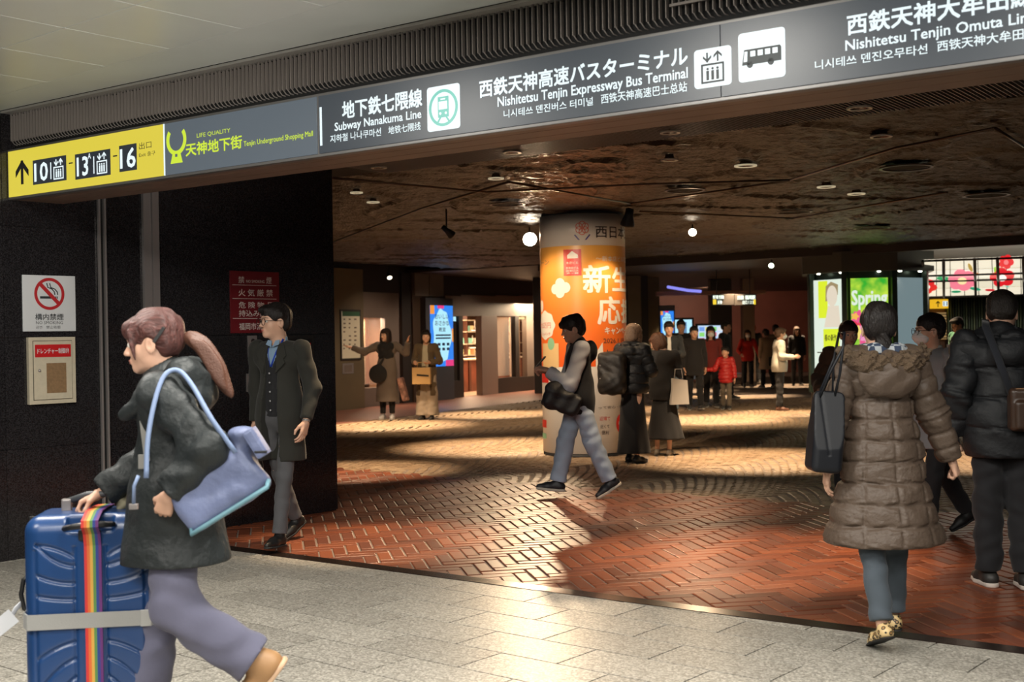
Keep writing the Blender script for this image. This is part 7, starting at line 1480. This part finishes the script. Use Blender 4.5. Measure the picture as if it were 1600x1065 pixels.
solido('hair_knot', [('e', tuple(hc+Vector((-0.015, -0.105, -0.085))), (0.042, 0.035, 0.050)), ('c', tuple(hc+Vector((-0.01, -0.09, -0.03))), tuple(hc+Vector((-0.015, -0.10, -0.09))), 0.022, 0.03, 1, 0.02), ('f', lambda X, Y, Z, D: D+0.002*np.sin(120*X+80*Z))], 0.005, HB, P6)
np.random.seed(5)
def furf(X, Y, Z, D): return D+0.012*np.sin(90*X+20*Z)*np.sin(75*Z+30*Y)+0.008*np.sin(170*X+60*Y)*np.cos(150*Z)
fz = T6(0, 0, 0.82).z
solido('fur_trim', [('c', (-0.185, -0.03, fz+0.052), (-0.10, -0.135, fz+0.005), 0.040, 0.046, 1, 0.04), ('c', (-0.10, -0.135, fz+0.005), (0.08, -0.140, fz+0.002), 0.047, 0.047, 1, 0.04), ('c', (0.08, -0.140, fz+0.002), (0.185, -0.03, fz+0.045), 0.046, 0.040, 1, 0.04), ('f', furf)], 0.006, C_fur, P6, k=0.03)
solido('hood', [('e', (0, -0.135, fz-0.055), (0.150, 0.055, 0.105)), ('c', (-0.13, -0.04, fz+0.02), (0.13, -0.04, fz+0.02), 0.07, 0.07, 1, 0.06), folds(0.004, 24, 30, 2)], 0.0075, C_brown, P6, k=0.05)
m_sc = mat('scarf_print', (0.03, 0.04, 0.07), 0.8); nt = m_sc.node_tree; tc = nt.nodes.new('ShaderNodeTexCoord'); wv_ = nt.nodes.new('ShaderNodeTexChecker'); wv_.inputs['Scale'].default_value = 32; wv_.inputs[1].default_value = (0.02, 0.035, 0.07, 1); wv_.inputs[2].default_value = (0.35, 0.38, 0.40, 1); nt.links.new(tc.outputs['Object'], wv_.inputs['Vector']); nt.links.new(wv_.outputs['Color'], nt.nodes['Principled BSDF'].inputs['Base Color'])
solido('scarf', [('c', (-0.085, 0.0, fz+0.062), (-0.05, -0.075, fz+0.058), 0.036, 0.036, 1, 0.03), ('c', (-0.05, -0.075, fz+0.058), (0.06, -0.075, fz+0.056), 0.036, 0.034, 1, 0.03), ('c', (0.06, -0.075, fz+0.056), (0.095, 0.0, fz+0.060), 0.034, 0.036, 1, 0.03), folds(0.004, 40, 50, 1)], 0.006, m_sc, P6)
tb_ = W(P6, (-0.285, -0.08, 1.02)); t = thing('tote_bag', 'smooth black leather tote on the brown coated woman\'s left shoulder', 'bag', tb_, a6)
M_lea = mat('tote_black', (0.007, 0.008, 0.011), 0.45, spec=0.3)
mb = MB(); prof = [(-0.115, -0.19), (0.075, -0.21), (0.095, 0.17), (-0.035, 0.19)]
V = []; 
for (x, z), d_ in ((prof[0], .075), (prof[1], .06), (prof[2], .02), (prof[3], .02)): V += [(x, -d_, z), (x, d_, z)]
bmv = [(-0.10, -.075, -.12), (0.06, -.06, -.20), (0.06, .06, -.20), (-0.10, .075, -.12), (-0.055, -.03, .19), (0.045, -.02, .16), (0.045, .02, .16), (-0.055, .03, .19)]
solido('bag_body', [('f', lambda X, Y, Z, D: None), ] if False else [('b', (-0.005, 0.0, -0.01), (0.072, 0.082, 0.19), [list(r) for r in Matrix.Rotation(0.10, 3, 'Y')], 0.03), ('f', lambda X, Y, Z, D: np.maximum(D, (np.abs(Y)-0.085+0.26*np.clip(Z+0.10, 0, 1))*0.9)), ('f', lambda X, Y, Z, D: D+0.004*np.exp(-((X+0.02+Z*0.06)/0.006)**2)*(Z > -.12))], 0.006, M_lea, t, k=0.02)
for dx in (-0.035, 0.035): MB().tube([(dx, -0.012, 0.15), (dx*0.7+0.03, -0.035, 0.26), (0.065, -0.055, 0.38), (0.085, -0.02, 0.452), (0.08, 0.05, 0.452), (0.06, 0.07, 0.33), (dx, 0.02, 0.15)], 0.0065, n=8).build('handle', M_lea, t)

# --- grey coat with face mask (behind the brown coat), walking towards the left
o7 = Vector((atd(1460, 600, 8.75).x, 8.75, 0)); a7 = math.radians(112)
P7, i7 = person('woman in a grey coat with glasses and a white face mask beside the brown coat', o7, a7, 1.60, 'f', 0.009, legs=((14, 4, 4), (-20, 16, -26)), head=(-16, 0), hair=('tied', BLK), mask=True, glasses=True, arms=(((0.16, 0.0, -1), (0.04, 0.10, -1)), ((0.14, 0.0, -1), (0.02, 0.10, -1))), hands=('r', 'r'),
    top=dict(mat=C_greycoat, hem=0.40, flare=0.19, t=0.022, sleeve=0.062, name='wool_coat'), bottom=dict(kind='trousers', mat=C_blacksoft, w=1.0, cuff=0.06), shoes=('oxford', (0.01, 0.01, 0.01), (0.01, 0.01, 0.01)))
tors(P7, i7, 'turtleneck', mat('knit_white', (0.48, 0.46, 0.42), 0.8, bump=(90, .4, .003)), 0.006, 0.60, 0.865)
t = thing('canvas_tote', 'pale canvas shoulder bag hanging on the masked woman in grey', 'bag', W(P7, (-0.255, 0.0, 1.0)), a7); M_cv = Fb('canvas_pale', (0.42, 0.39, 0.35)); solido('bag_body', [('b', (0, 0, -0.06), (0.035, 0.13, 0.17), None, 0.03), folds(0.006, 20, 20, 2)], 0.009, M_cv, t); MB().tube([(0, -0.03, 0.09), (0.012, -0.02, 0.22), (0.05, 0.0, 0.352), (0.10, 0.02, 0.36)], 0.01, n=8, flat=(0.004, 0.018)).build('strap', M_cv, t); MB().box((0.0, -0.03, 0.10), (0.012, 0.028, 0.028), None, 0.008).build('knot', M_cv, t)

# --- black down jacket man at the right edge, seen from behind
o8 = fl(1572, 916); a8 = math.radians(-4)
P8, i8 = person('man in a black down jacket and black trousers at the right edge, seen from behind', o8, a8, 1.70, 'm', 0.008, legs=((3, 2, 0), (-3, 4, 0)), head=(-22, -14), hair=('crop', (0.022, 0.017, 0.014)), arms=(((0.26, -0.06, -1), (-0.02, 0.30, -1)), ((0.26, -0.06, -1), (-0.02, 0.30, -1))), hands=('f', 'f'), bulk=1.06,
    top=dict(mat=C_down, hem=0.44, flare=0.205, t=0.045, sleeve=0.086, quilt=0.17, qd=0.010, hood=True, collar=0.025, name='down_jacket', fold=0.009, res=0.009, cuffr=0.85), bottom=dict(kind='trousers', mat=C_blacksoft, w=1.02, cuff=0.070, knee=0.078, fold=0.007, hem=0.96), shoes=('sneaker', (0.03, 0.028, 0.026), (0.60, 0.52, 0.46)))
solido('collar_band', [('c', tuple(i8['T'](-0.05, -0.05, 0.865)), tuple(i8['T'](0.05, -0.05, 0.865)), 0.022, 0.022, 1, 0.02)], 0.007, C_navy, P8)
t = thing('messenger_bag', 'brown black leather bag worn on the back of the man at the right edge', 'bag', W(P8, (0.10, -0.245, 1.03)), a8); M_msg = mat('msg_leather', (0.045, 0.025, 0.016), 0.35, bump=(30, .4, .004)); solido('bag_body', [('b', (0, 0, 0), (0.15, 0.045, 0.12), None, 0.025), ('b', (0, -0.045, -0.03), (0.13, 0.02, 0.08), None, 0.018, 0.01)], 0.008, M_msg, t); MB().tube([(-0.13, 0.0, 0.08), (-0.19, 0.035, 0.28), (-0.235, 0.10, 0.46), (-0.20, 0.22, 0.50)], 0.01, n=8, flat=(0.004, 0.022)).build('strap', C_navy, t); MB().tube([(-0.12, -0.03, 0.11), (0.13, -0.03, 0.11)], 0.008, n=8).build('flap_edge', mat('flap_tan', (0.30, 0.17, 0.09), 0.35), t)

# --- woman facing us beside the kiosk
o9 = Vector((atd(1326, 600, 11.0).x, 11.0, 0))
person('woman in a brown padded jacket facing the camera left of the brown quilted coat', o9, math.radians(172), 1.56, 'f', 0.010, head=(8, -2), hair=('tied', (0.03, 0.015, 0.01)), arms=(((0.3, 0.05, -1), (-0.2, 0.7, 0.2)), ((0.42, 0.12, -1), (0.1, 0.75, -0.25))), hands=('r', 'r'), top=dict(mat=C_brsw, hem=0.45, flare=0.18, t=0.035, sleeve=0.078, fold=0.007, name='padded_jacket', quilt=0.13), bottom=dict(kind='trousers', mat=C_blacksoft))

# --- two women by the shop
o = fl(606, 655); ra = math.radians(172)
PA, iA = person('woman in a long taupe coat and black scarf pointing by the pink shop window', o, ra, 1.66, 'f', 0.012, head=(-22, 0), hair=('long', (0.025, 0.014, 0.01)), arms=(((0.75, 0.35, -0.45), (0.25, 0.5, 0.75)), ((0.8, 0.1, -0.35), (0.9, 0.2, 0.35))), hands=('o', 'o'), top=dict(mat=C_taupe, hem=0.20, flare=0.22, t=0.03, sleeve=0.07, name='long_coat'), bottom=dict(kind='trousers', mat=C_blacksoft, cuff=0.05, hem=0.9), shoes=('sneaker', (0.36, 0.35, 0.36), (0.4, 0.38, 0.36)))
solido('scarf', [('e', tuple(iA['T'](0, 0.03, 0.80)), (0.17, 0.13, 0.10)), ('e', tuple(iA['T'](0.0, 0.06, 0.72)), (0.15, 0.09, 0.13), 0.05), folds(0.008, 20, 30, 1)], 0.012, C_blacksoft, PA, k=0.05)
t = thing('shoulder_bag', 'round black bag hanging in front of the pointing woman', 'bag', W(PA, (0.12, 0.20, 0.84)), ra); solido('bag_body', [('e', (0, 0, 0), (0.17, 0.07, 0.17)), ('c', (0, 0, .12), (-.12, 0, .3), .03, .012, 1, .04)], 0.012, C_blacksoft, t)
t = thing('long_umbrella', 'patterned shopping sack held between the two women', 'bag', W(PA, (-0.30, 0.02, 0.60)), ra); t.name = 'patterned_sack'; solido('bag_body', [('b', (0, 0, -0.05), (0.055, 0.10, 0.22), [list(r) for r in Matrix.Rotation(0.25, 3, 'Y')], 0.03)], 0.012, mat('sack_print', (0.30, 0.16, 0.13), 0.6, var=(14, 0.7)), t)
o = fl(668, 655); rb = math.radians(168)
PB_, iB = person('woman in an open brown coat, cream top and wide pale trousers by the lit screen', o, rb, 1.62, 'f', 0.012, head=(16, 0), hair=('bob', BLK), arms=(((0.30, -0.1, -1), (-0.45, 0.75, -0.10)), ((0.25, 0.0, -1), (-0.25, 0.8, -0.1))), hands=('r', 'g'), top=dict(mat=C_olivecoat, hem=0.27, flare=0.20, t=0.026, sleeve=0.066, open=(0.045, 0.10, 0, 0), name='open_coat'), bottom=dict(kind='trousers', mat=C_wide, w=1.15, knee=0.098, cuff=0.118, hem=0.98), shoes=('oxford', (0.02, 0.02, 0.02), (0.03, 0.03, 0.03)))
tors(PB_, iB, 'blouse', C_cream, 0.010, 0.52, 0.86, res=0.012)
t = thing('shopping_bag', 'tan handbag with a dark band in front of the woman in wide trousers', 'bag', W(PB_, (0.03, 0.215, 0.80)), rb); MB().box((0, 0, 0), (0.17, 0.05, 0.15), None, 0.012).build('bag_body', mat('bag_tan', (0.52, 0.33, 0.14), 0.5), t); MB().box((-0.03, 0.052, 0.01), (0.11, 0.004, 0.015), Matrix.Rotation(-0.08, 3, 'Y')).build('dark_band', M_blk, t); MB().tube([(-0.09, 0, 0.14), (-0.07, 0, 0.24), (0.07, 0, 0.24), (0.09, 0, 0.14)], 0.008, n=8).build('handle', mat('bag_tan'), t)

# --- the crowd in the far hall
def far(label, px, py, h, sex, rz, hair, tm, bm, head=(0, 0), mask=False, legs=((8, 3, 0), (-10, 8, -12)), arms=None, top=None, bot=None, shoes=None, **kw):
    tp = dict(mat=tm, hem=0.46, flare=0.16, t=0.024, sleeve=0.064, name='jacket'); tp.update(top or {}); bt__ = dict(kind='trousers', mat=bm); bt__.update(bot or {})
    return person(label, fl(px, py), math.radians(rz), h, sex, 0.015, legs=legs, arms=arms, head=head, hair=hair, mask=mask, top=tp, bottom=bt__, shoes=shoes or ('sneaker', (0.05, 0.05, 0.05), (0.4, 0.38, 0.34)), group=None, **kw)
G1 = 'passers-by in the far hall'
P_, I_ = far('man in a dark jacket over a white shirt behind the backpack wearer', 1047, 648, 1.69, 'm', 178, ('short', BLK), C_suit, C_jeans, head=(0, -6), arms=(((0.2, 0, -1), (-0.5, 0.7, 0.0)), ((0.2, 0, -1), (-0.5, 0.7, 0.05))), top=dict(open=(0.03, 0.05, 0, 0))); tors(P_, I_, 'white_shirt', C_white, 0.008, 0.55, 0.86, res=0.015)
far('man in black standing close behind the man in the white shirt', 1066, 634, 1.74, 'm', 178, ('short', BLK), C_blacksoft, C_blacksoft)
far('woman in a black coat with dark hair left of the masked woman', 1086, 641, 1.60, 'f', 182, ('tied', BLK), C_blacksoft, C_blacksoft, top=dict(hem=0.42, flare=0.18, t=0.035), legs=((14, 6, 4), (-10, 4, -10)))
far('woman with a face mask and maroon scarf behind the child in red', 1112, 637, 1.60, 'f', 176, ('long', BLK), C_maroon, C_blacksoft, mask=True)
far('older man in a dark suit facing away to the right', 1134, 625, 1.72, 'm', -120, ('crop', (0.03, 0.025, 0.022)), C_suit, C_suit)
far('child in a red down jacket walking hand in hand', 1135, 640, 1.17, 'f', 168, ('short', BLK), C_red, C_khaki, head=(-14, 4), top=dict(hem=0.44, t=0.04, flare=0.16, quilt=0.07, sleeve=0.075, collar=0.02), legs=((10, 8, 0), (-8, 6, -10)), arms=(((0.2, 0.1, -1), (0.1, 0.2, -1)), ((0.5, 0.1, -1), (0.9, 0.1, -0.1))))
far('woman in a bright red top leaning forward in the far hall', 1169, 606, 1.56, 'f', 172, ('long', (0.03, 0.012, 0.01)), C_redtop, C_blacksoft, mask=True, head=(0, 10), lean=14, legs=((20, 20, 6), (-16, 14, -24)), arms=(((0.4, 0.1, -1), (0.3, 0.2, -1)), ((0.35, 0, -1), (-0.2, 0.7, -0.4))))
far('dark haired person with an orange cap behind the red top', 1178, 600, 1.70, 'm', 10, ('crop', (0.35, 0.07, 0.02)), C_blacksoft, C_blacksoft)
far('person in a beige coat carrying a dark bag in the far hall', 1199, 607, 1.55, 'f', 20, ('short', BLK), C_beige, C_blacksoft, head=(0, -10), top=dict(hem=0.33, flare=0.25, t=0.035))
far('tall person in brown behind the light jacketed one', 1213, 604, 1.66, 'm', -20, ('short', BLK), C_olivecoat, C_blacksoft)
far('masked person in a light grey jacket and black trousers standing in profile', 1219, 641, 1.55, 'f', -88, ('short', (0.10, 0.06, 0.04)), C_light, C_blacksoft, mask=True, legs=((2, 1, 0), (-2, 2, 0)), arms=(((0.2, 0, -1), (0, 1, -0.05)), ((0.2, 0, -1), (0, 1, 0.0))), top=dict(hem=0.47, t=0.032, flare=0.17, sleeve=0.074), shoes=('oxford', (0.12, 0.05, 0.03), (0.1, 0.05, 0.03)))
far('woman in black walking alone left of the kiosk', 1246, 602, 1.60, 'f', 175, ('long', (0.04, 0.02, 0.012)), C_blacksoft, C_blacksoft)
far('man in a dark green uniform looking left under the stained glass', 1502, 652, 1.66, 'm', 110, ('short', BLK), C_green, C_green, head=(0, -12), top=dict(open=(0.02, 0.03, 0, 0)))
t = thing('handbag', 'cream tagged handbag carried by the person in beige', 'bag', fl(1199, 607)+Vector((0.12, -0.28, 0.72))); solido('bag_body', [('b', (0, 0, 0), (0.13, 0.05, 0.12), None, 0.03)], 0.014, C_blacksoft, t); MB().box((0.02, -0.055, -0.03), (0.06, 0.004, 0.03)).build('tag', emis('tag_pale', (0.8, 0.7, 0.3), 0.25), t)
